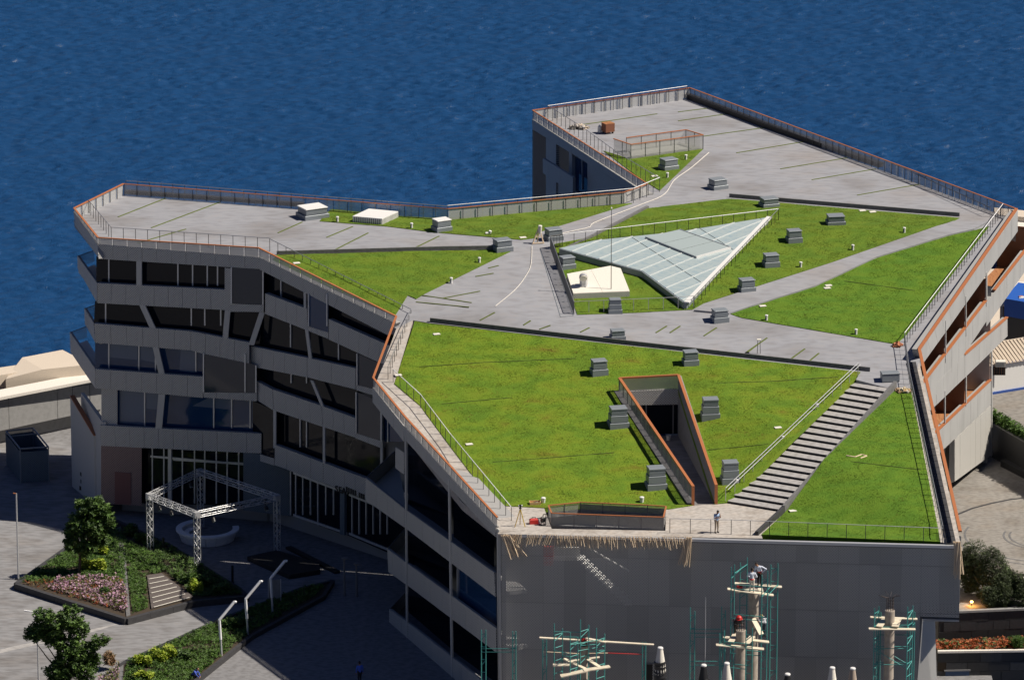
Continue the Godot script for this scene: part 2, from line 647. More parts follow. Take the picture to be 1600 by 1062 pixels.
func band(a: Vector3, b: Vector3, px: Array, m: Material, deep := 0.35, wide := 1.25, called := "facade_band") -> MeshInstance3D:
	# px: sightings of top-left, top-right, bottom-right, bottom-left on the wall plane a-b
	var q := []
	for p in px:
		q.append(V(p[0], p[1], a, b))
	var out := out_of(a, b)
	var st := kit()
	var back := -out * deep
	var t := []
	var bt := []
	var rear := back if deep < 1.0 else -out * .16
	hexa(st, [q[0] + rear, q[1] + rear, q[1] - out * 0.01, q[0] - out * 0.01], [q[3] + rear, q[2] + rear, q[2] - out * 0.01, q[3] - out * 0.01])
	if deep > 1.0:                                          # a balcony floor behind the front
		var up := Vector3.UP * .3
		hexa(st, [q[3] + back + up, q[2] + back + up, q[2] - out * .17 + up, q[3] - out * .17 + up], [q[3] + back, q[2] + back, q[2] - out * .17, q[3] - out * .17])
	var o := put(called, st, M.inner, building)
	clad(q, wide, m, o)
	return o

func plate(a: Vector3, b: Vector3, px: Array, m: Material, called: String, inset: float, thick: float, parent: Node3D) -> MeshInstance3D:   # one quad plate on the wall plane, set back by inset
	var out := out_of(a, b)
	var q := []
	for p in px:
		q.append(V(p[0], p[1], a - out * inset, b - out * inset))
	var st := kit()
	sheet(st, q, out, thick, q[0])
	return put(called, st, m, parent)

func bar_on(a: Vector3, b: Vector3, x0: float, y0: float, x1: float, y1: float, w: float, m: Material, called: String, inset: float, parent: Node3D, deep := 0.12):   # a post or mullion between two sightings
	var out := out_of(a, b)
	var p := V(x0, y0, a - out * inset, b - out * inset)
	var q := V(x1, y1, a - out * inset, b - out * inset)
	var s := (b - a)
	s.y = 0
	s = s.normalized() * w / 2
	var st := kit()
	var o := out * deep
	hexa(st, [p - s, p + s, p + s + o, p - s + o], [q - s, q + s, q + s + o, q - s + o])
	put(called, st, m, parent)

func window(a: Vector3, b: Vector3, px: Array, m: Material, mullions: Array, inset := 0.7):   # glass behind the face of the wall with its frame; mullions are sightings of x at the top
	var g := plate(a, b, px, m, "window", inset, 0.03, building)
	var tl = px[0]
	var tr = px[1]
	var br = px[2]
	var bl = px[3]
	for x in mullions:
		var t: float = (x - tl[0]) / (tr[0] - tl[0])
		var y0: float = lerpf(tl[1], tr[1], t)
		var y1: float = lerpf(bl[1], br[1], t)
		bar_on(a, b, x, y0, x, y1, 0.1, M.alu, "mullion", inset - 0.02, g)
	return g

func room_back(a: Vector3, b: Vector3, x0: float, x1: float, top: float, low: float, deep := 3.0):   # the dark inner wall behind the openings of a facade
	pass

func make_building():
	building = thing("marina_building", "long grey clad marina building with stacked balcony bands and folded lawn roof", "building")
	facade_west_wing()
	facade_middle()
	facade_near()
	facade_east()
	facade_front()
	facade_far_wing()

func copper(pts: Array, w := 0.16, h := 0.07):
	for i in pts.size() - 1:
		var st := kit()
		bar(st, pts[i], pts[i + 1], w, h)
		put("copper_rail", st, M.copper, building)

func parapet(a: Vector3, b: Vector3, drop: float, m: Material, wide := 1.25, inner_post := true):   # a fence of sheet panels below the copper rail from a to b (the rail tops)
	var n := maxi(1, roundi(a.distance_to(b) / wide))
	var root := Node3D.new()
	root.name = "parapet"
	building.add_child(root, true)
	var out := out_of(a, b)
	for i in n:
		var p := a.lerp(b, (i + 0.02) / n) + Vector3.DOWN * 0.05
		var q := a.lerp(b, (i + 0.98) / n) + Vector3.DOWN * 0.05
		var st := kit()
		sheet(st, [p, q, q + Vector3.DOWN * drop, p + Vector3.DOWN * drop], out, 0.0, a)
		put("panel", st, m, root)
		if inner_post:
			var sp := kit()
			box(sp, p - out * 0.09 + Vector3.DOWN * drop / 2, Vector3(.05, drop, .05))
			put("post", sp, M.steel_dark, root)

func facade_west_wing():
	var a := c_left + Vector3.DOWN
	var b := c_kink + Vector3.DOWN
	# the end that looks to the left
	var t := c_tip + Vector3.DOWN
	copper([c_north, c_tip, c_left, c_kink, c_hook, c_near, c_mid, c_front])
	parapet(c_left, c_kink, 0.95, M.mesh_fine)
	parapet(c_tip, c_left, 0.95, M.mesh_fine)
	parapet(c_north, c_tip, 0.95, M.mesh_fine)
	band(t, a, [[115, 345], [152.5, 391], [155, 404], [118, 352]], M.punched)
	band(t, a, [[115, 330], [152.5, 381], [155, 404], [118, 351]], M.punched)
	band(a, b, [[152.5, 381.5], [405, 402], [405.7, 420], [154, 404]], M.punched, 0.5)
	band(a, b, [[152.5, 442], [351, 452], [352, 484], [152, 473]], M.punched)
	plate(a, b, [[351, 418], [361, 419], [361, 487], [351, 484]], M.punched, "column", 0.0, 0.06, building)
	plate(a, b, [[361, 474], [412, 476], [412, 487], [361, 486.5]], M.punched, "sill", 0.0, 0.06, building)
	band(a, b, [[147, 505], [297.5, 517], [297.5, 547], [149, 535]], M.punched)
	band(a, b, [[298, 517], [389, 534.5], [389, 572], [298, 547]], M.punched)
	band(a, b, [[149, 576], [316.6, 588], [316.6, 621], [149, 606]], M.punched)
	band(a, b, [[317, 612.5], [401, 613.5], [401, 626.5], [318, 620.5]], M.punched)
	band(a, b, [[156, 664], [408, 677], [408, 708], [157.5, 696]], M.punched)
	# ends of the balconies at the left
	var tl := t + (t - a).normalized() * 1.0
	for k in [[121, 399, 152, 442, 152, 473, 121.5, 419], [132, 481, 147, 505, 149, 535, 133, 506], [109, 518, 149, 576, 149, 606, 110.5, 550]]:
		var e := Vector3(a.x, 0, a.z)
		band(t, a, [[k[0], k[1]], [k[2], k[3]], [k[4], k[5]], [k[6], k[7]]], M.punched, 0.15)
	for k in [[121.5, 400], [132.5, 482], [110, 519]]:
		var p := V(k[0], k[1], t, a)
		var q := p + Vector3(1.2, 0, -1.8)
		var st := kit()
		sheet(st, [q, p, p + Vector3.DOWN * .95, q + Vector3.DOWN * .95], out_of(q, p), 0.0, q)
		put("balcony_side", st, M.screen, building)
		st = kit()
		bar(st, p, q, .06, .05)
		put("balcony_rail", st, M.frame_grey, building)
		st = kit()
		slab(st, [p + Vector3.DOWN * 1.2, q + Vector3.DOWN * 1.2, a + Vector3(1, p.y - 1.2 - a.y, -1), Vector3(a.x, p.y - 1.2, a.z)], .2)
		put("balcony_floor", st, M.punched, building)
	# glass behind
	window(a, b, [[150, 400], [412, 416], [412, 460], [150, 446]], M.glass, [170, 218, 278, 301, 324, 340])
	window(a, b, [[148, 470], [412, 484], [405, 540], [146, 508]], M.glass, [165, 299, 320, 345])
	window(a, b, [[148, 532], [330, 546], [330, 590], [148, 580]], M.glass_blue, [170, 217, 243, 306])
	window(a, b, [[182, 605], [400, 620], [400, 680], [182, 668]], M.glass_blue, [226, 334, 362, 391])
	plate(a, b, [[158, 603], [183, 605], [183, 668], [158, 667]], M.punched, "side_wall", 0.3, 0.05, building)
	# pale plates on some panes: reflections put in as colour, and one curtain
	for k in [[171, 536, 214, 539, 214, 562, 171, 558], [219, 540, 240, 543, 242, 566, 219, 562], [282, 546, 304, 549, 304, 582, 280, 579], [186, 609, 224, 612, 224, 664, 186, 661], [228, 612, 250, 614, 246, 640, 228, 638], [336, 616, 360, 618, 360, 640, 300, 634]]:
		plate(a, b, [[k[0], k[1]], [k[2], k[3]], [k[4], k[5]], [k[6], k[7]]], M.pane_sheet, "pane_sheet", 0.66, 0.005, building)
	# bay windows
	window(a, b, [[361, 417], [411, 421], [411, 475.5], [361, 473.5]], M.glass_bay, [361.5, 411], -0.03)
	window(a, b, [[317, 552], [400, 570], [400, 613], [317, 612]], M.glass_bay, [318, 383, 400], -0.03)
	# slanted columns
	for k in [[217.5, 405, 217.5, 449, .45], [222, 475, 239, 512, .5], [356, 484, 352, 531, .45], [410, 487, 393, 538, .45], [243, 540, 253, 584, .5], [253, 615, 248, 670, .55]]:
		bar_on(a, b, k[0], k[1], k[2], k[3], k[4], M.punched, "slanted_column", 0.12, building, 0.16)
	# ground floor
	plate(a, b, [[157.5, 694], [221, 699], [221, 790], [157.5, 786]], M.punched_warm, "wall", 0.02, 0.05, building)
	plate(a, b, [[179, 737], [204, 739], [204, 788], [179, 787]], paint(.2, .09, .08), "door", -0.04, 0.05, building)
	window(a, b, [[221, 697], [382, 704], [382, 790], [221, 786]], M.glass, [238, 256, 268, 285, 304, 320, 338, 355, 373], 0.9)
	bar_on(a, b, 265, 698, 265, 788, .28, M.alu, "pier", 0.75, building)
	for r in [[230, 717, 382, 730], [266, 722, 382, 729]]:
		var p := V(r[0], r[1], a, b)
		var q := V(r[2], r[3], a, b)
		var st := kit()
		bar(st, p - out_of(a, b) * .8, q - out_of(a, b) * .8, .1, .16)
		put("transom", st, M.alu, building)
	plate(a, b, [[380, 705], [455, 716], [455, 806], [380, 797]], M.punched_teal, "wall", 0.05, 0.05, building)
	# left end wall and the rooms behind
	var lo := Vector3.DOWN * 18.6
	var st2 := kit()
	var e0 := V(158, 600, a, b)
	e0.y = 0
	var e1 := e0 + (t - a) * 0.9
	hexa(st2, [e1 + Vector3.UP * 8, e1 + Vector3(.3, 8, 0), e0 + Vector3(.3, 8, 0), e0 + Vector3.UP * 8], [e1, e1 + Vector3(.3, 0, 0), e0 + Vector3(.3, 0, 0), e0])
	put("end_wall", st2, M.punched, building)
	core([t + Vector3(2.2, -.9, 1), a + Vector3(1.4, -.9, -1.6), b + Vector3(.3, -.9, -1.8), c_bend + Vector3(0, -1.9, 1), c_north + Vector3(1, -1.9, 1)])

func core(pts: Array):    # the closed inner volume of a wing, seen only through its glass
	var st := kit()
	var low := []
	for p in pts:
		low.append(Vector3(p.x, minf(p.y, roof_height(p.x, p.z) - 1.6), p.z))
	var y := 1e9
	for p in low:
		y = minf(y, p.y)
	for i in low.size():
		low[i].y = y
	slab(st, low, y + 3.0)
	put("inner_wall", st, M.inner, building)

func facade_middle():
	var a := c_kink + Vector3.DOWN
	var b := c_hook + Vector3.DOWN
	parapet(c_kink, c_hook, 0.72, M.mesh_fine)
	band(a, b, [[405, 401.5], [619, 505], [608, 524], [406.5, 421]], M.punched, 0.5)
	# second floor bands
	band(a, b, [[414.7, 458], [480, 482], [481, 516], [414.7, 490]], M.punched)
	band(a, b, [[481, 509], [513, 519], [513, 529], [481, 516]], M.punched)
	band(a, b, [[514, 498], [612, 541], [606, 572], [514, 530]], M.punched)
	band(a, b, [[393, 540.5], [480, 558.5], [480, 589], [392, 572]], M.punched)
	band(a, b, [[480.5, 558.5], [556, 575], [556, 608], [480.5, 589]], M.punched)
	band(a, b, [[557, 601], [600, 611], [600, 622], [557, 609]], M.punched)
	band(a, b, [[400.7, 595], [426, 608], [428, 641], [400.7, 624]], M.punched)
	band(a, b, [[426.5, 608], [502.5, 633.5], [505, 666.5], [428.5, 641]], M.punched)
	band(a, b, [[503, 633.5], [555, 652.5], [555, 683], [505.5, 666.5]], M.punched)
	band(a, b, [[555.5, 676], [597, 689], [597, 700], [555.5, 684]], M.punched)
	band(a, b, [[430, 694.5], [505, 722.5], [505, 754], [429, 726]], M.punched)
	band(a, b, [[505.5, 722.5], [640, 772], [640, 806], [505.5, 754]], M.punched)
	plate(a, b, [[395, 706], [428.5, 716], [428.5, 727], [395, 716]], M.punched, "sill", 0.0, 0.05, building)
	for k in [[430, 638, 430, 700, .3], [477, 452, 477.5, 486, .25], [480, 515, 486, 562, .35], [507, 664, 507, 724, .25], [488, 594, 505, 635, .35], [597, 600, 597, 735, .25]]:
		bar_on(a, b, k[0], k[1], k[2], k[3], k[4], M.punched, "slanted_column", 0.05, building, 0.1)
	window(a, b, [[406, 418], [606, 520], [606, 545], [406, 465]], M.glass, [440])
	window(a, b, [[412, 487], [480, 512], [480, 562], [395, 542]], M.glass, [455])
	window(a, b, [[486, 515], [600, 568], [590, 585], [486, 562]], M.glass, [530])
	window(a, b, [[400, 572], [560, 606], [556, 655], [400, 598]], M.glass, [456, 480])
	window(a, b, [[395, 626], [428, 640], [428, 716], [395, 708]], M.glass, [], 0.1)
	window(a, b, [[432, 640], [600, 697], [600, 762], [432, 698]], M.glass, [470, 480])
	window(a, b, [[482, 459], [513, 475], [513, 519], [482, 509]], M.glass_blue, [483, 512], -0.02)
	window(a, b, [[558, 552], [600, 570], [600, 611], [558, 601]], M.glass_bay, [559], -0.02)
	window(a, b, [[557, 612], [597, 628], [597, 689], [557, 676]], M.glass_bay, [557.5, 597], -0.02)
	window(a, b, [[597, 630], [640, 655], [640, 690], [597, 690]], M.glass_blue, [607], 0.3)
	# ground floor shopfront
	window(a, b, [[453, 727], [538, 760], [538, 835], [453, 804]], M.glass, [455, 463, 474, 486, 497.5, 510, 522], 0.5)
	window(a, b, [[539, 760], [645, 800], [645, 880], [539, 834]], M.glass, [541, 551, 562, 573, 584, 595, 606], 0.5)
	bar_on(a, b, 538.5, 757, 538.5, 834, .5, M.punched_teal, "pier", 0.4, building, .3)
	for r in [[453, 740, 537, 772], [540, 774, 600, 798], [453, 806, 537, 835], [540, 835, 640, 876]]:
		var st := kit()
		bar(st, V(r[0], r[1], a, b) - out_of(a, b) * .38, V(r[2], r[3], a, b) - out_of(a, b) * .38, .1, .18)
		put("transom", st, M.alu, building)
	core([a + Vector3(.5, -.9, -1.9), b + Vector3(-.2, -.9, -1.6), b + Vector3(6, -.9, 0), b + Vector3(6, -.9, -20), c_bend + Vector3(2, -1.9, 3)])

func facade_near():
	var a := c_near + Vector3.DOWN
	var b := c_front + Vector3.DOWN
	parapet(c_near, c_mid, 0.72, M.mesh_fine)
	parapet(c_mid, c_front, 0.72, M.mesh_fine)
	band(a, b, [[583, 605], [632, 666], [632, 690], [583, 628]], M.punched, 2.4)
	band(a, b, [[632, 665], [776, 822], [775, 838], [633, 686]], M.punched, 2.4)
	band(a, b, [[572, 746], [633, 795], [633, 824], [572, 781]], M.punched, 2.4)
	band(a, b, [[633.5, 795], [773, 894], [775, 932], [633.5, 824]], M.punched, 2.4)
	band(a, b, [[606, 857], [637, 880], [637, 914], [607.7, 893]], M.punched, 2.4)
	band(a, b, [[637.5, 880], [776, 981], [776.5, 1019], [637.5, 914]], M.punched, 2.4)
	band(a, b, [[609, 951], [638, 973], [638, 1008], [609, 988]], M.punched, 2.4)
	band(a, b, [[638.5, 973], [779, 1082], [779, 1112], [638.5, 1008]], M.punched, 2.4)
	# wedge shaped balconies that stick out at the back end
	for k in [[572, 746, 2.3, -7.6], [606, 857, 1.35, -5.4], [609, 951, 1.35, -4.8]]:
		var p := V(k[0], k[1], a, b)
		var q := p + Vector3(k[2], 0, k[3])
		var st := kit()
		sheet(st, [q, p, p + Vector3.DOWN * 1.2, q + Vector3.DOWN * 1.2], out_of(q, p), 0.03, q)
		put("balcony_side", st, M.punched, building)
		st = kit()
		bar(st, p, q, .07, .06)
		put("balcony_rail", st, M.frame_grey, building)
		st = kit()
		var r := V(640, lerpf(k[1], k[1] + (640 - k[0]) * .74, 1.0), a, b)
		var f := [p + Vector3.DOWN * 1.1, Vector3(r.x, p.y - 1.1, r.z), q + Vector3.DOWN * 1.1]
		slab(st, f, .3)
		put("balcony_floor", st, M.punched, building)
	plate(a, b, [[618.5, 698], [632, 707], [632, 741], [618.5, 731]], M.punched, "panel", 0.0, 0.05, building)
	for k in [[635, 676, 638, 1120, .22], [703, 748, 709, 1130, .3], [780, 826, 783, 1140, .45]]:
		bar_on(a, b, k[0], k[1], k[2], k[3], k[4], M.punched, "column", 0.03, building, 0.12)
	for k in [[638, 672, 702, 745, 702, 842, 638, 796], [709, 760, 772, 834, 772, 893, 709, 848], [638, 826, 702, 870, 702, 927, 638, 880], [638, 916, 704, 962, 704, 1024, 638, 973]]:
		window(a, b, [[k[0], k[1]], [k[2], k[3]], [k[4], k[5]], [k[6], k[7]]], M.glass, [], 2.2)
	window(a, b, [[714, 880], [776, 926], [776, 985], [714, 938]], M.glass_blue, [716], 0.6)
	window(a, b, [[709, 970], [777, 1012], [777, 1090], [709, 1030]], M.glass, [], 2.2)
	core([a + Vector3(5.4, -1.5, -2), a + Vector3(5.6, -1.5, 4), b + Vector3(2.0, -.6, -6), b + Vector3(2.6, -.6, -4.2), b + Vector3(20, -.6, -4.2), b + Vector3(20, -.6, -22)])

func facade_east():
	var a := c_turn + Vector3.DOWN
	var b := c_east + Vector3.DOWN
	copper([c_east, c_turn, c_right], .24, .12)
	band(a, b, [[1437, 546], [1590, 329], [1590, 361], [1443, 566]], M.metal, .6, 2.2)
	band(a, b, [[1430, 615], [1541, 470], [1541, 502], [1430, 664]], M.metal, .4, 2.2)
	band(a, b, [[1541, 474], [1604, 390], [1604, 420], [1541, 510]], M.metal, .4, 2.2)
	band(a, b, [[1507, 555], [1574, 496], [1574, 525], [1507, 590]], M.metal, .4, 2.2)
	band(a, b, [[1440, 622], [1507, 554], [1507, 590], [1440, 654]], M.metal, .4, 2.2)
	band(a, b, [[1440, 697], [1548, 594], [1548, 632], [1440, 734]], M.metal, .4, 2.2)
	band(a, b, [[1491.5, 686], [1548, 633], [1548, 711], [1491.5, 752]], M.punched, .4, 1.6)
	# copper caps on the balcony fronts
	for k in [[1430, 614, 1541, 469], [1554, 453, 1604, 389], [1507, 554, 1574, 495.5], [1440, 696, 1548, 593]]:
		var st := kit()
		bar(st, V(k[0], k[1], a, b), V(k[2], k[3], a, b), .24, .1)
		put("copper_rail", st, M.copper, building)
	for k in [[1477, 500, 1477, 566, .16], [1508.5, 462, 1509, 525, .16], [1476, 610, 1476, 662, .16], [1509, 588, 1509, 634, .2], [1549, 548, 1549, 712, .3], [1541, 425, 1541, 478, .3]]:
		bar_on(a, b, k[0], k[1], k[2], k[3], k[4], M.metal, "column", 0.0, building, 0.1)
	# recessed balconies: side wall, back wall and floor of oiled wood
	var out := out_of(a, b)
	var along := (b - a)
	along.y = 0
	along = along.normalized()
	for k in [[1448, 600, 1476, 563], [1478, 562, 1508, 520], [1510, 517, 1540, 476], [1556, 452, 1603, 391], [1468, 668, 1508, 630], [1510, 628, 1547, 594]]:
		var p := V(k[0], k[1], a, b)
		var q := V(k[2], k[3], a, b)
		p.y = minf(p.y, q.y) - 0.9
		q.y = p.y
		var st := kit()
		var inn := -out * 2.4
		hexa(st, [p + inn, q + inn, q - out * .06, p - out * .06], [p + inn - Vector3.UP * .1, q + inn - Vector3.UP * .1, q - out * .06 - Vector3.UP * .1, p - out * .06 - Vector3.UP * .1])
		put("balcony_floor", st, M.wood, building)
		var sw := kit()
		var up := Vector3.UP * 3.6
		hexa(sw, [q + inn + up, q + inn + along * .12 + up, q - out * .05 + along * .12 + up, q - out * .05 + up], [q + inn, q + inn + along * .12, q - out * .05 + along * .12, q - out * .05])
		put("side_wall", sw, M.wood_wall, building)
	var deep := V(1545, 650, a, b)
	core([a + Vector3(-2.6, -.8, -.4), Vector3(deep.x - 2.9, 20, deep.z + .8), Vector3(deep.x - 20, 20, deep.z - 3), Vector3(deep.x - 20, 20, deep.z + 14)])
	var end := kit()
	quad(end, Vector3(deep.x, 19, deep.z), Vector3(deep.x - 12, 19, deep.z - 2), Vector3(deep.x - 12, 0, deep.z - 2), Vector3(deep.x, 0, deep.z))
	put("end_wall", end, M.metal, building)
	var st3 := kit()
	var g := f_right + Vector3.DOWN * .3
	quad(st3, c_turn + Vector3.DOWN * 1.1, c_right + Vector3.DOWN * 1.1, Vector3(g.x, 8.5, g.z), Vector3(c_turn.x, 8.5, c_turn.z))
	quad(st3, Vector3(c_turn.x - .4, 8.6, c_turn.z), Vector3(g.x - 2.6, 8.6, g.z - 1.5), Vector3(g.x - 2.6, 0, g.z - 1.5), Vector3(c_turn.x - .4, 0, c_turn.z))
	put("side_wall", st3, M.metal, building)
	plate(a, b, [[1476, 700], [1491, 688], [1491, 752], [1476, 760]], M.punched, "side_wall", 1.0, 0.05, building)

func facade_front():
	var a := f_left
	var b := f_right
	var along := (b - a).normalized()
	# the screen of punched sheets, row upon row
	var screen := Node3D.new()
	screen.name = "front_screen"
	building.add_child(screen, true)
	var xs := [783.0]
	while xs[-1] < 1440.0:
		xs.append(xs[-1] + 33.0)
	xs[-1] = 1441.0
	xs.append(1470.0)
	xs.append(1502.0)
	var rows := [0.35, 1.7, 5.3, 8.9, 12.5, 14.2]
	for i in xs.size() - 1:
		for j in rows.size() - 1:
			var p := V(xs[i] + .15, 845, a, b)
			var q := V(xs[i + 1] - .15, 845, a, b)
			var y0: float = TERRACE - rows[j] - (0.0 if j else -.0)
			var y1: float = TERRACE - rows[j + 1] + .025
			if xs[i] > 1440 and j == 2:
				y1 = TERRACE - 5.55
			if xs[i] > 1440 and j > 2:
				continue
			p.y = y0
			q.y = y0
			var o := out_of(a, b) * rng.randf() * .02
			var st := kit()
			sheet(st, [p + o, q + o, Vector3(q.x, y1, q.z) + o, Vector3(p.x, y1, p.z) + o], out_of(a, b), 0.0, a)
			put("panel", st, M["mesh%d" % (rng.randi() % 3)], screen)
	# left edge post, gutter along the top and the lit return at the right foot
	var st := kit()
	var e := V(780.5, 845, a, b)
	hexa(st, [Vector3(e.x - .12, TERRACE - .3, e.z - .1), Vector3(e.x + .1, TERRACE - .3, e.z - .1), Vector3(e.x + .1, TERRACE - .3, e.z + .05), Vector3(e.x - .12, TERRACE - .3, e.z + .05)], [Vector3(e.x - .12, 0, e.z - .1), Vector3(e.x + .1, 0, e.z - .1), Vector3(e.x + .1, 0, e.z + .05), Vector3(e.x - .12, 0, e.z + .05)])
	put("corner_post", st, M.metal, building)
	st = kit()
	bar(st, a + Vector3(0, -.12, .1), b + Vector3(0, -.12, .1), .3, .2)
	put("gutter", st, M.alu, building)
	st = kit()
	bar(st, a + Vector3(0, -.3, -.02), b + Vector3(0, -.3, -.02), .1, .16)  # grey bar put in for the shade below the gutter
	put("gutter_shade", st, M.frame_grey, building)
	st = kit()
	var w0 := V(1442, 967, a, b)
	var turned := Vector3(1.0, 0, -.55)
	var top_r := w0 + turned * .95
	var low_l := Vector3(w0.x - .5, 0, w0.z + .1)
	var low_r := Vector3(w0.x + 1.35, 0, w0.z - .7)
	sheet(st, [w0, top_r, low_r, low_l], out_of(w0, top_r), 0.0, w0)
	put("return_panel", st, M.mesh_fine, building)
	st = kit()
	sheet(st, [w0 - turned * .1 + Vector3(0, 0, -.25), top_r + Vector3(0, 0, -.25), low_r + Vector3(0, 0, -.25), low_l + Vector3(0, 0, -.25)], out_of(w0, top_r), 0.0, w0)
	put("backing_panel", st, M.metal, building)
	# unseen wall added to keep stray light out of the void behind the screen
	st = kit()
	box(st, Vector3(e.x + .4, 7.0, e.z - 2.0), Vector3(.15, 14.0, 3.6))
	put("end_wall", st, M.inner, building)
	# underside of the overhang
	st = kit()
	var u0 := V(1442, 967, a, b)
	slab(st, [u0 + Vector3(0, 0, -.02), f_right + Vector3(0, u0.y - f_right.y, -.02), f_right + Vector3(-.2, u0.y - f_right.y, -6), u0 + Vector3(0, 0, -6)], .15)
	put("soffit", st, M.metal, building)
	# the dark void behind the screen
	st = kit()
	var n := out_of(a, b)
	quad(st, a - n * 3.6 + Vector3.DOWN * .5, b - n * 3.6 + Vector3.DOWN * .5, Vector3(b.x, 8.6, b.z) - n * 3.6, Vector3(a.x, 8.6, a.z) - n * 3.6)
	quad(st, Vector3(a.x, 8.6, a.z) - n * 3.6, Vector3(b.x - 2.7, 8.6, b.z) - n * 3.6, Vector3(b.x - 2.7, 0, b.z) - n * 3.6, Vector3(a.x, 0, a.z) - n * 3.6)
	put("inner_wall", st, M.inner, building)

func facade_far_wing():
	var a := c_west + Vector3.DOWN
	var b := c_inner + Vector3.DOWN
	copper([c_north, c_bend, c_bend2, c_inner, c_west, c_far, c_east], .11, .06)
	parapet(c_west, c_inner, 0.75, M.mesh_fine)
	parapet(c_inner, c_bend2, 0.9, M.mesh_fine)
	parapet(c_bend2, c_bend, 0.9, M.mesh_fine)
	parapet(c_bend, c_north, 0.9, M.screen)
	parapet(c_far, c_west, 0.95, M.mesh_fine)
	parapet(c_east, c_far, 0.95, M.screen, 1.0)
	band(a, b, [[832, 186], [1012, 303], [1012, 312], [833, 202]], M.punched, .5, 1.6)
	# wall, openings and glass below
	plate(a, b, [[858, 215], [874, 224], [874, 400], [858, 400]], M.punched, "wall", 0.3, 0.3, building)
	plate(a, b, [[894, 236], [899, 239], [899, 400], [894, 400]], M.punched, "wall", 0.3, 0.3, building)
	plate(a, b, [[923, 254], [1012, 309], [1012, 420], [923, 420]], M.punched, "wall", 0.3, 0.3, building)
	window(a, b, [[898, 244], [924, 256], [924, 310], [898, 296]], M.glass_blue, [911], 0.35)
	plate(a, b, [[898, 296], [924, 310], [924, 420], [898, 420]], M.punched, "wall", 0.33, 0.2, building)
	plate(a, b, [[874, 280], [895, 292], [895, 420], [874, 420]], M.punched, "wall", 0.35, 0.2, building)
	var aa := a + out_of(a, b) * 1.2
	var bb := b + out_of(a, b) * 1.2
	var q := [[849, 247], [896, 277], [896, 302], [849, 270]]
	band(aa, bb, q, M.punched, .2, 1.6)
	core([a + Vector3(9, -.8, 4), b + Vector3(4, -.8, -4), Vector3(26, 21.7, -60), c_far + Vector3(3, -1.8, 10)])
	var st := kit()
	quad(st, c_far + Vector3.DOWN * 1.1, c_east + Vector3.DOWN * 1.1, Vector3(c_east.x, ROOF - 1.8, c_east.z), Vector3(c_far.x, ROOF - 1.8, c_far.z))
	quad(st, c_west + Vector3.DOWN * 1.1, c_far + Vector3.DOWN * 1.1, Vector3(c_far.x, 12, c_far.z), Vector3(c_west.x, 12, c_west.z))
	put("sea_wall_facade", st, M.punched, building)

# ---------------------------------------------------------------- roof surfaces
func on_roof(up: float) -> Callable:
	return func(x, z): return Vector3(x, roof_height(x, z) + up, z)

func spots(px: Array, up := 0.0) -> Array:
	var out := []
	for p in px:
		out.append(R(p[0], p[1], up))
	return out

func lawn(px: Array, label: String, m: Material, called := "roof_lawn"):
	var bump := FastNoiseLite.new()
	bump.seed = 9
	bump.frequency = 0.6
	var st := fine(spots(px), 0.7, func(x, z): return Vector3(x, roof_height(x, z) + 0.05 + bump.get_noise_2d(x, z) * 0.03, z), 0.4)
	var o := put(called, st, m)
	tag(o, label, "lawn", "", "stuff")
	grass(o, px, m)

func grass(o: MeshInstance3D, px: Array, m: StandardMaterial3D):     # tufts of blades all over a lawn
	var f := flat_of(spots(px))
	var lo := f[0]
	var hi := f[0]
	for p in f:
		lo = lo.min(p)
		hi = hi.max(p)
	var patch := FastNoiseLite.new()
	patch.seed = 33
	patch.frequency = .11
	patch.fractal_octaves = 4
	var spot := FastNoiseLite.new()
	spot.seed = 35
	spot.frequency = .16
	spot.fractal_octaves = 3
	var at := PackedVector2Array()
	for i in int((hi.x - lo.x) * (hi.y - lo.y) * 110.0):
		var p := Vector2(rng.randf_range(lo.x, hi.x), rng.randf_range(lo.y, hi.y))
		if Geometry2D.is_point_in_polygon(p, f):
			at.append(p)
	var base := m.albedo_color.srgb_to_linear()
	var mm := MultiMesh.new()
	mm.transform_format = MultiMesh.TRANSFORM_3D
	mm.use_colors = true
	mm.mesh = M.turf
	mm.instance_count = at.size()
	for i in at.size():
		var p := at[i]
		var b := Basis(Vector3.UP, rng.randf() * TAU).scaled(Vector3.ONE * rng.randf_range(.4, .75))
		mm.set_instance_transform(i, Transform3D(b, Vector3(p.x, roof_height(p.x, p.y) + .04, p.y)))
		var k := 1.0 + patch.get_noise_2d(p.x, p.y * 1.5) * .4 + rng.randf_range(-.1, .1)
		var c := Color(base.r * k, base.g * k, base.b * k)
		var dry := smoothstep(.34, .58, spot.get_noise_2d(p.x, p.y * 1.8))
		if rng.randf() < dry * (.75 if m == M.lawn else .2):
			c = Color(.25, .16, .03)
		elif rng.randf() < .3:
			c = c.lerp(Color(.07 * k, .17 * k, .004), .35)
		mm.set_instance_color(i, c)
	var g := MultiMeshInstance3D.new()
	g.name = "grass_blades"
	g.multimesh = mm
	g.material_override = M.blade
	g.set_meta("kind", "stuff")
	o.add_child(g)

func turf_mesh() -> ArrayMesh:
	var r := RandomNumberGenerator.new()
	r.seed = 3
	var st := kit()
	for i in 9:
		var a := r.randf() * TAU
		var c := Vector3(cos(a), 0, sin(a)) * r.randf() * .12
		var d := Vector3(r.randf_range(-1, 1), 0, r.randf_range(-1, 1)).normalized()
		var s := Vector3(-d.z, 0, d.x) * .014
		tri(st, c - s, c + d * .05 + Vector3.UP * r.randf_range(.035, .065), c + s)
	return done(st)

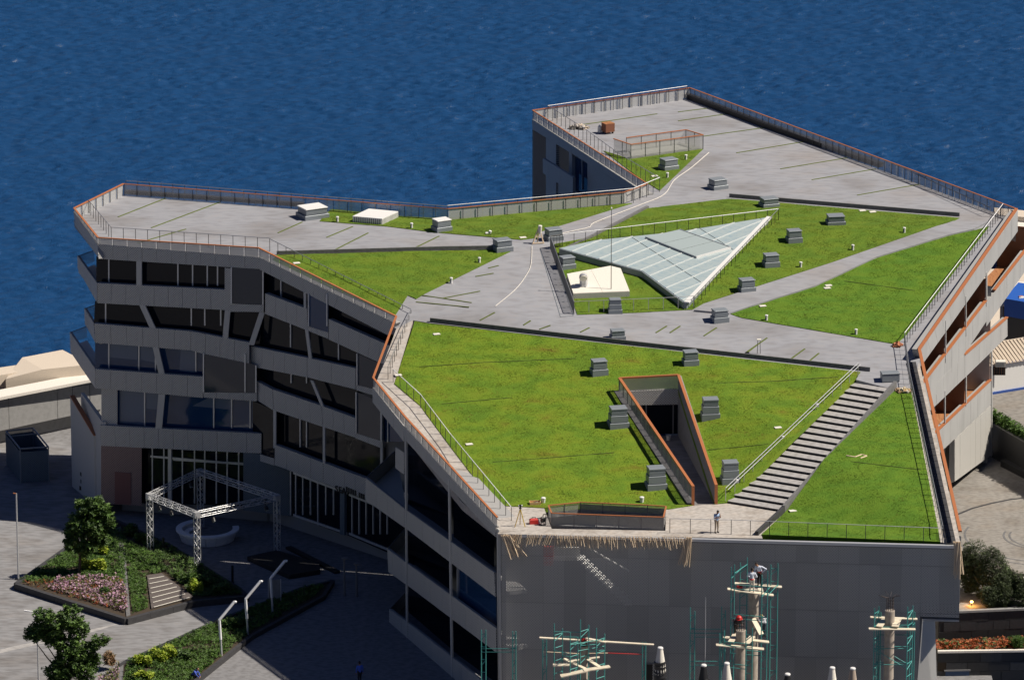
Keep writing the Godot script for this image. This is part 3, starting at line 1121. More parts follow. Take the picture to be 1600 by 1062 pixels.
func strip(px: Array, w: float, h: float, m: Material, called: String, parent: Node3D, rise := 0.0):   # a low bar that follows the roof through sightings
	for i in px.size() - 1:
		var st := kit()
		var a := R(px[i][0], px[i][1])
		var b := R(px[i + 1][0], px[i + 1][1])
		var n := maxi(1, int(a.distance_to(b) / 2.5))
		for k in n:
			var p := a.lerp(b, float(k) / n)
			var q := a.lerp(b, float(k + 1) / n)
			p.y = roof_height(p.x, p.z) + rise
			q.y = roof_height(q.x, q.z) + rise
			bar(st, p + Vector3.UP * h / 2, q + Vector3.UP * h / 2, w, h)
		put(called, st, m, parent)

func make_roof():
	M.turf = turf_mesh()
	M.blade = mat(1, 1, 1, .8)
	M.blade.vertex_color_use_as_albedo = true
	M.blade.backlight_enabled = true
	M.blade.backlight = Color(.3, .35, .1)
	var deck := Node3D.new()
	deck.name = "roof_paving"
	deck.set_meta("kind", "structure")
	add_child(deck)
	var d := Vector3.DOWN
	# the upper deck, the walks along the edges and the low terrace
	var up := [c_tip + d, c_north + d, c_bend + d, c_bend2 + d, c_inner + d, c_west + d, c_far + d, c_east + d, c_turn + d]
	up.append_array(spots([[1428, 606], [1399, 609], [1338, 593], [1345, 581], [1000, 542], [672, 511], [645, 508]]))
	up.append_array([c_hook + d, c_kink + d, c_left + d])
	put("deck", fine(up, 2.0, on_roof(0.0), 0.6), M.paving, deck)
	var walk := [c_hook + d]
	walk.append_array(spots([[645, 508], [616, 600], [656, 634], [705, 700], [775, 790]]))
	walk.append_array([f_left, c_front + d, c_mid + d, c_near + d])
	put("walk", fine(walk, 1.5, on_roof(0.0), 0.6), M.paving_warm, deck)
	var walk2 := spots([[1428, 606], [1424, 612], [1440, 690], [1470, 847]])
	walk2.append_array([f_right, c_turn + d])
	put("walk", fine(walk2, 1.5, on_roof(0.0), 0.6), M.paving_warm, deck)
	# the terrace lies round the open stairwell
	for t in [[[775, 789], [850, 793], [862, 826], [778, 832]], [[1041, 795], [1083, 789], [1117, 787], [1137, 784], [1226, 801], [1190, 836], [1040, 829]], [[862, 826], [1040, 829], [1190, 836], [1192, 841], [778, 834], [778, 831]]]:
		var pts := []
		for p in t:
			pts.append(P(p[0], p[1], TERRACE))
		var st := kit()
		slab(st, pts, .3)
		put("terrace", st, M.paving_warm, deck)
	# lawns
	lawn([[432, 399], [790, 391], [800, 392], [650, 493], [637, 490], [617, 504], [425, 410]], "green triangular lawn behind the left front railing of the roof", M.lawn_olive)
	lawn([[517, 327], [625, 338], [698, 342], [840, 331], [988, 318], [845, 362], [840, 372], [814, 375], [675, 363], [604, 354], [499, 346]], "narrow green lawn with two white boxes along the back parapet of the left wing", M.lawn_olive)
	lawn([[943, 236], [986, 249], [1099, 233], [1031, 298], [1000, 279]], "small green lawn in front of the railed stairwell on the far wing", M.lawn_olive)
	lawn([[1012, 326], [1140, 311], [1500, 341], [1490, 346], [1300, 410], [1100, 474], [1082, 484], [990, 489], [902, 492], [866, 382], [925, 371]], "green lawn surrounding the big triangular glass skylight", M.lawn_olive)
	lawn([[1139, 490], [1172, 480], [1274, 449], [1370, 404], [1480, 370], [1525, 360], [1546, 354], [1480, 440], [1415, 526], [1400, 538], [1160, 497]], "bright green triangular lawn beside the right hand parapet", M.lawn_fresh)
	lawn([[648, 509], [672, 512], [1000, 543], [1345, 582], [1338, 590], [1236, 688], [1137, 785], [1117, 788], [1060, 608], [968, 613], [1083, 790], [1045, 796], [908, 788], [850, 794], [775, 790], [705, 700], [656, 634], [616, 600]], "large sloping front lawn around the wedge shaped sunken entrance", M.lawn)
	lawn([[1400, 609], [1424, 610], [1440, 690], [1470, 847], [1190, 836], [1226, 802]], "green sloping lawn to the right of the wide stairs", M.lawn_fresh)
	# dark steps where the paving stands above the grass
	for k in [[[432, 398], [800, 389]], [[1140, 308], [1500, 338]], [[672, 510], [1000, 540], [1360, 580]]]:
		strip(k, .14, .32, M.kerb_grey, "kerb", deck)
	strip([[196, 302], [473, 322]], .5, .3, M.black_stone, "kerb", deck)
	strip([[1073, 152], [1190, 196]], .6, .4, M.black_stone, "kerb", deck)
	strip([[1190, 196], [1377, 261]], .6, .4, M.black_stone, "kerb", deck)
	strip([[1012, 325], [925, 371], [880, 392]], .25, .2, M.kerb_grey, "kerb", deck)
	# dark slats and gutter beside the right copper edge
	var ga := c_turn + Vector3(-.62, -1, .3)
	var gb := c_right + Vector3(-.62, -1, .0)
	for i in 30:
		var p := ga.lerp(gb, (i + .03) / 30.0)
		var q := ga.lerp(gb, (i + .97) / 30.0)
		p.y = roof_height(p.x, p.z)
		q.y = roof_height(q.x, q.z)
		var sl := kit()
		bar(sl, p + Vector3(.12, .06, 0), q + Vector3(.12, .06, 0), .46, .1)
		put("slat", sl, M.kerb, deck)
		sl = kit()
		bar(sl, p + Vector3(-.25, .04, 0), q + Vector3(-.25, .04, 0), .22, .08)
		put("gutter", sl, M.black_stone, deck)
	# seams between the turf rolls
	for k in [[[655, 574], [760, 567], [900, 561]], [[690, 632], [800, 622]], [[770, 723], [860, 716], [960, 708]], [[1106, 704], [1200, 695]], [[1085, 602], [1200, 597], [1310, 590]], [[1330, 722], [1440, 735]], [[1320, 440], [1430, 455]]]:
		strip(k, .07, .075, M.turf_seam, "turf_seam", deck)
	# the raised path to the right corner
	var st := kit()
	var pth := spots([[1100, 474], [1300, 410], [1490, 345], [1545, 345], [1523, 357], [1480, 367], [1370, 401], [1274, 446], [1172, 478], [1139, 489], [1085, 484]], .16)
	slab(st, pth, .3)
	put("raised_path", st, M.paving, deck)

# ---------------------------------------------------------------- things on the roof
func make_roof_things():
	sunken_entrance()
	stairs()
	skylight()
	vents()
	boxes()
	railings()
	stairwell_guards()
	garden_lights()
	grass_joints()
	small_roof_things()

func sunken_entrance():
	var t := thing("sunken_entrance", "wedge shaped sunken entrance cut into the front lawn with copper edged walls", "entrance")
	var lb := R(968, 613)
	var rb := R(1060, 608)
	var lf := P(1083, 789.5, TERRACE)
	var rf := P(1117, 787.5, TERRACE)
	var fl := TERRACE + 0.01
	var lbf := Vector3(lb.x, fl, lb.z)
	var rbf := Vector3(rb.x, fl, rb.z)
	var st := kit()
	slab(st, [lbf, rbf, rf + Vector3.UP * .01, lf + Vector3.UP * .01], .2)
	put("floor", st, M.paving_low, t)
	var up := Vector3.UP
	# side walls with a concrete foot, punched sheets on the left, copper on top
	var wall := func(p: Vector3, q: Vector3, ph: float, qh: float, off: Vector3, m: Material, called: String, top: float):
		var s := kit()
		hexa(s, [p + up * ph, q + up * qh, q + up * qh + off, p + up * ph + off], [Vector3(p.x, fl - .1, p.z), Vector3(q.x, fl - .1, q.z), Vector3(q.x, fl - .1, q.z) + off, Vector3(p.x, fl - .1, p.z) + off])
		put(called, s, m, t)
	wall.call(rb, rf, 1.1, 1.42, Vector3(.22, 0, .02), M.concrete, "right_wall", 0.0)
	wall.call(lb, lf, .12, .16, Vector3(-.42, 0, -.08), M.kerb_grey, "left_kerb", 0.0)
	var n := 17
	for i in n:
		var a := lb.lerp(lf, (i + .04) / n)
		var b := lb.lerp(lf, (i + .96) / n)
		var ha: float = lerpf(1.08, 1.42, float(i) / n)
		var s := kit()
		sheet(s, [a + up * ha, b + up * ha, b + up * .1, a + up * .1], Vector3.LEFT, 0.0, a)
		put("mesh_panel", s, M.screen, t)
		var s2 := kit()
		box(s2, lb.lerp(lf, float(i) / n) + up * ha / 2 + Vector3(-.03, 0, 0), Vector3(.07, ha, .07))
		put("post", s2, M.frame_grey, t)
	var s3 := kit()
	sheet(s3, [lb + up * 1.1, rb + up * 1.1, rb + up * .05, lb + up * .05], Vector3.BACK, 0.0, lb)
	put("back_screen", s3, M.mesh_fine, t)
	s3 = kit()
	sheet(s3, [lb + up * .05, rb + up * .05, Vector3(rb.x, fl + 2.5, rb.z), Vector3(lb.x, fl + 2.5, lb.z)], Vector3.BACK, 0.04, lb)
	put("lintel", s3, M.punched, t)
	s3 = kit()
	quad(s3, Vector3(lb.x, fl + 2.5, lb.z - .5), Vector3(rb.x, fl + 2.5, rb.z - .5), Vector3(rb.x, fl, rb.z - .5), Vector3(lb.x, fl, lb.z - .5))
	var g := put("glass_door", s3, M.glass, t)
	for k in [.02, .38, .46, .92]:
		var p := lbf.lerp(rbf, k)
		var s4 := kit()
		box(s4, p + Vector3(0, 1.25, -.42), Vector3(.1, 2.5, .1))
		put("frame", s4, M.frame_grey, g)
	# copper caps
	for k in [[lb + up * 1.14, rb + up * 1.14], [lb + up * 1.14, lf + up * 1.46], [lf + up * 1.52, lf], [rb + up * 1.14, rf + Vector3(.1, 1.46, 0)], [rf + Vector3(.1, 1.52, 0), rf + Vector3(.1, 0, 0)]]:
		var s5 := kit()
		bar(s5, k[0], k[1], .22, .12)
		put("copper_cap", s5, M.copper, t)
	# the bucket in front of the door
	var bu := thing("bucket", "small white bucket on the floor by the glass door of the sunken entrance", "bucket", P(1045, 688, TERRACE))
	var s6 := kit()
	lathe(s6, Vector3.ZERO, [Vector2(0, .02), Vector2(.14, .02), Vector2(.19, .4), Vector2(.2, .4), Vector2(.2, .42), Vector2(.17, .42), Vector2(.13, .05)], 12)
	put("pail", s6, M.white, bu)

func stairs():
	var t := thing("roof_stairs", "wide flight of grey steps climbing the front lawn between railing and low wall", "stairs")
	var l0 := P(1137, 786, TERRACE)
	var r0 := P(1222, 800, TERRACE)
	var l1 := R(1338, 592)
	var r1 := R(1397, 607)
	var n := 21
	var rise := (minf(l1.y, r1.y) - TERRACE) / n
	for i in n:
		var f0 := float(i) / n
		var f1 := float(i + 1) / n
		var y := TERRACE + rise * (i + 1)
		var q := [l0.lerp(l1, f1), r0.lerp(r1, f1), r0.lerp(r1, f0), l0.lerp(l1, f0)]
		for k in 4:
			q[k].y = y
		var st := kit()
		slab(st, q, .055)
		var tr := put("step", st, M.step, t)
		st = kit()
		for k in 4:
			q[k].y = y - .055
		var inset: Vector3 = (q[0] - q[3]) * .72
		slab(st, [q[0], q[1], q[2] + inset, q[3] + inset], rise + .25)
		put("riser", st, M.step, tr)
	# the wall on the right
	var d := (r1 - r0)
	d.y = 0
	var s := Vector3(-d.z, 0, d.x).normalized() * .25
	var st2 := kit()
	hexa(st2, [r0 + Vector3.UP * .5, r1 + Vector3.UP * .62, r1 + Vector3.UP * .62 + s, r0 + Vector3.UP * .5 + s], [r0 + Vector3.DOWN * .3, r1 + Vector3.DOWN * .9, r1 + s + Vector3.DOWN * .9, r0 + s + Vector3.DOWN * .3])
	put("side_wall", st2, M.kerb_grey, t)
	st2 = kit()
	var w := P(1180, 836, TERRACE)
	hexa(st2, [w + Vector3.UP * .3, r0 + Vector3.UP * .45, r0 + Vector3.UP * .45 + s, w + Vector3.UP * .3 + s], [w, r0, r0 + s, w + s])
	put("side_wall", st2, M.kerb, t)
	# landing at the top
	var rail := thing("stair_railing", "double pale handrail on slim posts along the left side of the wide stairs", "railing")
	var a := R(1134, 784)
	var b := R(1341, 588)
	for i in 16:
		var p := a.lerp(b, float(i) / 15)
		var s2 := kit()
		tube(s2, p - Vector3.UP * .3, p + Vector3.UP * 1.05, .03, .03, 6)
		put("post", s2, M.steel, rail)
	for k in [Vector3(0, 1.08, 0), Vector3(.18, .98, .05)]:
		var s2 := kit()
		tube(s2, a + k, b + k, .026, .026, 8)
		put("handrail", s2, M.alu, rail)
	for f in [.08, .42, .68]:
		var s2 := kit()
		chamfer_box(s2, a.lerp(b, f) + Vector3(.05, .85, .1), Vector3(.22, .26, .16), .03)
		put("lamp_box", s2, M.white, rail)

func clip_poly(poly: PackedVector2Array, strip_: PackedVector2Array) -> Array:
	return Geometry2D.intersect_polygons(poly, strip_)

func skylight():
	var t := thing("skylight", "large triangular glass skylight with white bars in the middle of the roof", "skylight")
	var rise := .55
	var px := [[875, 388], [932, 374], [995, 366], [1062, 359], [1199, 340], [1071, 473], [1005, 423]]
	var pts := spots(px, rise)
	# one sloping plane that fits the outline
	var a: Vector3 = pts[0]
	var b: Vector3 = pts[4]
	var c: Vector3 = pts[5]
	var nrm := (b - a).cross(c - a)
	var lay := func(v: Vector2) -> Vector3: return Vector3(v.x, a.y - (nrm.x * (v.x - a.x) + nrm.z * (v.y - a.z)) / nrm.y, v.y)
	for i in pts.size():
		pts[i] = lay.call(Vector2(pts[i].x, pts[i].z))
	# kerb
	for i in pts.size():
		var p: Vector3 = pts[i]
		var q: Vector3 = pts[(i + 1) % pts.size()]
		var st := kit()
		var o := Vector3(p.z - q.z, 0, q.x - p.x).normalized() * -.12
		hexa(st, [p + o, q + o, q - o, p - o], [Vector3(p.x, roof_height(p.x, p.z) - .2, p.z) + o, Vector3(q.x, roof_height(q.x, q.z) - .2, q.z) + o, Vector3(q.x, roof_height(q.x, q.z) - .2, q.z) - o, Vector3(p.x, roof_height(p.x, p.z) - .2, p.z) - o])
		put("kerb", st, M.vent, t)
	var e := [4, 5]
	var st0 := kit()
	bar(st0, pts[4] + Vector3(.2, .06, 0), pts[5] + Vector3(.1, .06, .1), .45, .1)
	put("edge_cap", st0, M.white, t)
	# panes between bars that run across
	var poly := flat_of(pts)
	var u0 := P(926, 397.5, 21.5)
	var u1 := P(1010, 372.5, 21.5)
	var w1 := P(1090, 437.5, 21.5)
	var w0 := P(932.5, 374, 21.5)
	var u := Vector2(u1.x - u0.x, u1.z - u0.z).normalized()
	var w := Vector2(w1.x - w0.x, w1.z - w0.z).normalized()
	var o2 := Vector2(w0.x, w0.z)
	var sp := 1.28
	for i in range(-6, 16):
		for j in [[-14.0, 0.0], [0.0, 6.3], [6.3, 12.2], [12.2, 26.0]]:
			var q := PackedVector2Array()
			for k in [[i + .03, j[0] + .04], [i + .97, j[0] + .04], [i + .97, j[1] - .04], [i + .03, j[1] - .04]]:
				q.append(o2 + w * (k[0] * sp) + u * k[1])
			for piece in clip_poly(poly, q):
				var v := []
				for p in piece:
					v.append(lay.call(p) + Vector3.UP * .03)
				if v.size() < 3 or Geometry2D.triangulate_polygon(flat_of(v)).is_empty():
					continue
				var st := kit()
				slab(st, v, .04)
				put("pane", st, M.glass_pale, t)
		var line := PackedVector2Array()
		for k in [[i - .026, -14.0], [i + .026, -14.0], [i + .026, 26.0], [i - .026, 26.0]]:
			line.append(o2 + w * (k[0] * sp) + u * k[1])
		for piece in clip_poly(poly, line):
			var v := []
			for p in piece:
				v.append(lay.call(p) + Vector3.UP * .075)
			var st := kit()
			slab(st, v, .1)
			put("bar", st, M.bar_white, t)
	var st4 := kit()
	slab(st4, pts.map(func(p): return p + Vector3.DOWN * .12), .02)
	put("pane_sheet", st4, M.concrete, t)
	# the raised sliding hatch
	var h := []
	for k in [[1009, 370], [1062, 358], [1142, 386], [1088, 401]]:
		var hp := P(k[0], k[1], a.y)
		for i in 20:
			hp = P(k[0], k[1], lay.call(Vector2(hp.x, hp.z)).y + .15)
		h.append(hp)
	for i in 3:
		var p0: Vector3 = h[0].lerp(h[3], (i + .02) / 3.0)
		var p1: Vector3 = h[1].lerp(h[2], (i + .02) / 3.0)
		var q0: Vector3 = h[0].lerp(h[3], (i + .98) / 3.0)
		var q1: Vector3 = h[1].lerp(h[2], (i + .98) / 3.0)
		var st := kit()
		slab(st, [p0, p1, q1, q0], .06)
		put("hatch_pane", st, M.glass_hatch, t)
	for k in [[0, 3, M.vent], [1, 2, M.vent], [3, 2, M.white]]:
		var st := kit()
		bar(st, h[k[0]] + Vector3.DOWN * .05, h[k[1]] + Vector3.DOWN * .05, .1, .16)
		put("hatch_frame", st, k[2], t)

func vent(px: float, py: float, w: float, tall: float, turn: float, white_top: bool, label: String, tiers := 2):
	var t := thing("roof_vent", label, "roof vent", R(px, py), turn, "grey box vents on the roof")
	var d := w * .82
	var layers := [[0.0, .4, 1.0, "base"], [.44, .86, .86, "body"]] if tiers == 2 else [[0.0, .24, 1.0, "base"], [.27, .62, .88, "body"], [.65, .9, .8, "body"]]
	for l in layers:
		var st := kit()
		var low: float = -.5 if l[0] == 0.0 else tall * l[0]
		chamfer_box(st, Vector3(0, (low + tall * l[1]) / 2, 0), Vector3(w * l[2], tall * l[1] - low, d * l[2]), .025)
		put(l[3], st, M.vent, t)
	var gap := kit()
	box(gap, Vector3(0, tall * .46, 0), Vector3(w * .78, tall * .9, d * .78) if tiers == 2 else Vector3(w * .74, tall * .9, d * .74))
	put("core", gap, M.vent, t)
	for k in 3:
		var st := kit()
		box(st, Vector3(0, tall * ((.5 if tiers == 2 else .68) + .1 * k), 0), Vector3(w * (.875 if tiers == 2 else .815), tall * .025, d * (.875 if tiers == 2 else .815)))
		put("louvre", st, M.vent, t)
	var cap := kit()
	chamfer_box(cap, Vector3(0, tall * .95, 0), Vector3(w * (.92 if tiers == 2 else .84), tall * .08, d * (.92 if tiers == 2 else .84)), .02)
	put("cap", cap, M.white if white_top else M.vent, t)

func vents():
	var list := [
		[936, 584, 1.25, 1.15, .25, 0, 2, "grey box vent on the upper left of the front lawn, alone in the grass"],
		[1079, 569, 1.2, 1.1, .2, 0, 2, "grey box vent close to the dark kerb behind the sunken entrance"],
		[966, 665, 1.5, 1.5, .2, 0, 3, "tall grey three tier vent just left of the back corner of the sunken entrance"],
		[1110, 651, 1.4, 1.5, .1, 0, 3, "tall grey three tier vent on the lawn right of the sunken entrance, halfway up"],
		[1025, 761, 1.5, 1.6, .2, 0, 3, "tall grey three tier vent at the lawn's foot left of the sunken entrance"],
		[1141, 752, 1.35, 1.6, .15, 0, 3, "tall grey three tier vent between the sunken entrance and the foot of the stairs"],
		[965, 529, 1.15, .75, .2, 0, 2, "low grey vent standing on the dark kerb above the front lawn"],
		[1125, 501, 1.25, .95, .3, 0, 2, "grey box vent on the paving where the raised path to the right begins"],
		[1167, 455, 1.25, 1.05, .3, 0, 2, "grey box vent at the upper edge of the raised path, right of the skylight tip"],
		[1205, 415, 1.25, 1.0, .25, 0, 2, "grey box vent right of the skylight railing, second from the raised path"],
		[1241, 377, 1.2, 1.0, .25, 0, 2, "grey box vent on the lawn right of the skylight, third from the path"],
		[1306, 350, 1.5, .8, .15, 0, 2, "wide grey vent farthest right on the lawn beside the skylight"],
		[1202, 322, 1.45, .75, .35, 0, 2, "dark grey vent at the far tip of the skylight railing near the back kerb"],
		[1122, 294, 1.4, .85, .5, 0, 2, "grey vent alone on the open paving of the far wing"],
		[1045, 264, 1.4, .95, .5, 0, 2, "grey vent on the small lawn in front of the railed stairwell"],
		[690, 360, 1.4, 1.0, .5, 1, 2, "grey vent with white top at the front edge of the narrow back lawn"],
		[785, 390, 1.45, .9, .4, 0, 2, "grey vent at the right end of the left lawn's dark kerb"],
		[865, 374, 1.35, .95, .4, 0, 2, "grey vent beside the wooden stand at the left tip of the skylight lawn"],
		[886, 418, 1.2, .95, .4, 0, 2, "grey vent behind the dark leaning fence left of the skylight"],
		[961, 487, 1.1, 1.1, .1, 0, 3, "grey vent behind the front railing of the skylight lawn"],
		[488, 339, 2.2, .95, .5, 1, 2, "wide vent with big white top on the left wing near the back parapet"],
	]
	for v in list:
		vent(v[0], v[1], v[2], v[3], v[4], v[5] == 1, v[7], v[6])

func boxes():
	var t := thing("plant_box", "flat white roofed box on the narrow lawn by the back parapet", "plant box")
	var top := spots([[550.5, 337.5], [576, 325.7], [622, 330], [596.6, 341.5]], .55)
	var st := kit()
	slab(st, top, .06)
	put("lid", st, M.white, t)
	var n := [16, 12, 16, 12]
	st = kit()
	slab(st, top.map(func(p): return (p - top[0]) * .96 + top[0] + Vector3(.04, -.06, .0)), .6)
	put("body", st, M.frame_grey, t)
	for i in [0, 2, 3]:
		for k in 14:
			var p: Vector3 = top[i].lerp(top[(i + 1) % 4], (k + .5) / 14.0)
			var s := kit()
			box(s, p + Vector3(0, -.32, 0), Vector3(.1, .52, .04), -atan2(top[(i + 1) % 4].z - top[i].z, top[(i + 1) % 4].x - top[i].x))
			put("slat", s, M.white, t)
	# the larger one by the skylight
	t = thing("plant_box", "large flat cream roofed box with punched sides on the lawn left of the skylight", "plant box")
	var pts := spots([[886, 427.5], [954, 415], [970, 419], [984, 454.5], [896, 458]], .5)
	var half0: Vector3 = pts[0].lerp(pts[1], .55)
	var half1: Vector3 = pts[4].lerp(pts[3], .52)
	st = kit()
	slab(st, [pts[0], half0 - Vector3(.01, 0, 0), half1 - Vector3(.01, 0, 0), pts[4]], .05)
	put("lid", st, M.cream_board, t)
	st = kit()
	slab(st, [half0 + Vector3(.01, 0, 0), pts[1], pts[2], pts[3], half1 + Vector3(.01, 0, 0)], .05)
	put("lid", st, M.cream_board, t)
	for i in 5:
		var p: Vector3 = pts[i]
		var q: Vector3 = pts[(i + 1) % 5]
		st = kit()
		sheet(st, [p + Vector3.DOWN * .05, q + Vector3.DOWN * .05, q + Vector3.DOWN * .6, p + Vector3.DOWN * .6], Vector3.BACK, .02, p)
		put("punched_side", st, M.punched if i < 4 else M.punched, t)
	# bent duct on its lid
	t = thing("duct_elbow", "short silver duct pipe with a bent mouth on the cream box lid", "duct", P(912, 450, pts[4].y))
	st = kit()
	var c := Vector3(0, .02, 0)
	var path := [Vector3(0, 0, 0), Vector3(0, .5, 0), Vector3(-.01, .75, .03), Vector3(-.02, .95, .14), Vector3(-.03, 1.02, .32), Vector3(-.03, .96, .5)]
	for i in path.size() - 1:
		tube(st, path[i], path[i + 1], .33, .33, 14, i == 0 or i == path.size() - 2)
	put("pipe", st, M.alu, t)
	st = kit()
	lathe(st, Vector3.ZERO, [Vector2(.45, 0), Vector2(.45, .05), Vector2(.36, .08), Vector2(.36, .14), Vector2(.33, .15)], 14)
	put("flange", st, M.alu, t)
	st = kit()
	tube(st, path[5], path[5] + Vector3(0, -.03, .05), .3, .3, 14)
	put("mouth", st, M.cream_board, t)
	# mast
	t = thing("mast", "tall thin metal mast rising beside the cream box in front of the skylight", "mast", P(955, 453, pts[3].y))
	st = kit()
	tube(st, Vector3.ZERO, Vector3(0, 6.6, 0), .035, .025, 6)
	put("pole", st, M.steel_dark, t)
	st = kit()
	lathe(st, Vector3(0, 6.6, 0), [Vector2(0, 0), Vector2(.06, .05), Vector2(.06, .14), Vector2(0, .2)], 8)
	put("tip", st, M.white, t)

func railing(called: String, label: String, px: Array, tall: float, spacing: float, m: Material, mp: Material, wires := 0, r := .03, group := ""):
	var t := thing(called, label, "railing", Vector3.ZERO, 0.0, group)
	for i in px.size() - 1:
		var a := R(px[i][0], px[i][1], tall)
		var b := R(px[i + 1][0], px[i + 1][1], tall)
		var n := maxi(1, roundi(a.distance_to(b) / spacing))
		for k in n + (1 if i == px.size() - 2 else 0):
			var p := a.lerp(b, float(k) / n)
			var low := roof_height(p.x, p.z) - .05
			var st := kit()
			box(st, Vector3(p.x, (p.y + low) / 2, p.z), Vector3(.045, p.y - low, .06))
			put("post", st, mp, t)
		var s := kit()
		tube(s, a, b, r, r, 6)
		put("handrail", s, m, t)
		for w in wires:
			var dy := Vector3.DOWN * tall * (w + 1.0) / (wires + 1.0)
			s = kit()
			tube(s, a + dy, b + dy, .008, .008, 4, false)
			put("wire", s, M.steel_dark, t)

func railings():
	railing("railing", "thin dark safety railing along the front edge of the left wing paving", [[137, 312], [173, 355], [421, 372]], 1.05, 1.05, M.steel, M.steel_dark)
	railing("railing", "thin dark safety railing running down the left lawn behind the copper edge", [[421, 373], [642, 483]], 1.05, .95, M.steel, M.steel_dark)
	railing("railing", "short dark railing beside the narrow plank walk at the inner corner", [[642, 483], [606, 572]], 1.05, .95, M.steel, M.steel_dark)
	railing("railing", "slim railing with pale handrail down the left edge of the front lawn", [[614, 577], [657, 616], [704, 678], [799, 792]], 1.05, 1.25, M.white_pole, M.steel_dark)
	railing("railing", "thin steel railing behind the long back parapet of the left wing", [[196, 282], [699, 322]], 1.2, 1.05, M.steel, M.steel_dark)
	railing("railing", "bright steel railing behind the copper parapet of the back lawn", [[699, 321], [990, 294], [1031, 277]], 1.25, 1.0, M.white_pole, M.steel_dark)
	railing("railing", "bright steel railing along the seaward end of the far wing", [[856, 165], [1074, 134]], 1.25, 1.0, M.white_pole, M.steel_dark)
	railing("railing", "dark safety railing along the left edge of the far wing", [[857, 165], [911, 199], [965, 238], [1031, 278]], 1.1, 1.0, M.steel, M.steel_dark)
	railing("railing", "row of short posts and rail beside the right back parapet", [[1384, 250], [1548, 324]], .8, 1.0, M.steel_dark, M.steel)
	railing("railing", "pale handrail on close posts along the right lawn and its parapet walk", [[1568, 318], [1414, 520]], 1.05, .8, M.white_pole, M.steel_dark)
	railing("railing", "railing on many posts along the right side of the sloping front lawn", [[1414, 520], [1422, 580], [1474, 822]], 1.05, .9, M.steel, M.steel, 1)
	railing("railing", "thin steel railing along the front edge above the punched wall", [[1047, 810], [1143, 812], [1474, 825]], 1.1, 1.35, M.alu, M.steel_dark, 0, .022)
	railing("railing", "pale handrail on short posts behind the skylight up to its far tip", [[879, 366], [1217, 326]], 1.0, 1.0, M.white_pole, M.steel_dark)
	railing("railing", "steel railing on close posts down the right side of the skylight", [[1217, 326], [1085, 463]], 1.0, .9, M.steel, M.steel_dark)
	railing("railing", "thin railing along the front of the skylight lawn beside the paving", [[897, 471], [1060, 464], [1084, 462]], 1.0, 1.15, M.steel, M.steel, 0, .022)
	# the dark fence of close bars left of the skylight
	railing("bar_fence", "dark fence of close upright bars along the paving left of the skylight", [[860, 369], [879, 366]], 1.05, .14, M.steel_dark, M.steel_dark)
	railing("bar_fence", "long dark fence of close upright bars leaning over the paving beside the cream box", [[860, 369], [897, 471]], 1.05, .14, M.steel, M.frame_grey)
	var t := thing("drain_grate", "thin dark drain frame lying on the paving left of the bar fence", "drain")
	var f := spots([[844, 389], [861, 389], [896, 493], [876, 495]], .01)
	for i in 4:
		var st := kit()
		bar(st, f[i], f[(i + 1) % 4], .05, .03)
		put("edge", st, M.vent, t)
	for i in 12:
		var st := kit()
		bar(st, f[0].lerp(f[3], (i + .5) / 12.0), f[1].lerp(f[2], (i + .5) / 12.0), .03, .02)
		put("cross_bar", st, M.vent, t)

func guard(t: Node3D, px: Array, tall: float, closed: bool, low := .05, m: Material = null):
	var pts := spots(px, tall)
	for i in pts.size() - (0 if closed else 1):
		var a: Vector3 = pts[i]
		var b: Vector3 = pts[(i + 1) % pts.size()]
		var n := maxi(1, roundi(a.distance_to(b) / 1.5))
		for k in n:
			var p := a.lerp(b, (k + .02) / n)
			var q := a.lerp(b, (k + .98) / n)
			var st := kit()
			sheet(st, [p + Vector3.DOWN * .05, q + Vector3.DOWN * .05, q + Vector3.DOWN * (tall - low), p + Vector3.DOWN * (tall - low)], out_of(a, b), 0.0, a)
			put("mesh_panel", st, m if m else M.screen, t)
			st = kit()
			box(st, a.lerp(b, float(k) / n) + Vector3.DOWN * tall / 2, Vector3(.06, tall, .06))
			put("post", st, M.frame_grey, t)
		var s := kit()
		bar(s, a, b, .11, .06)
		put("copper_cap", s, M.copper, t)

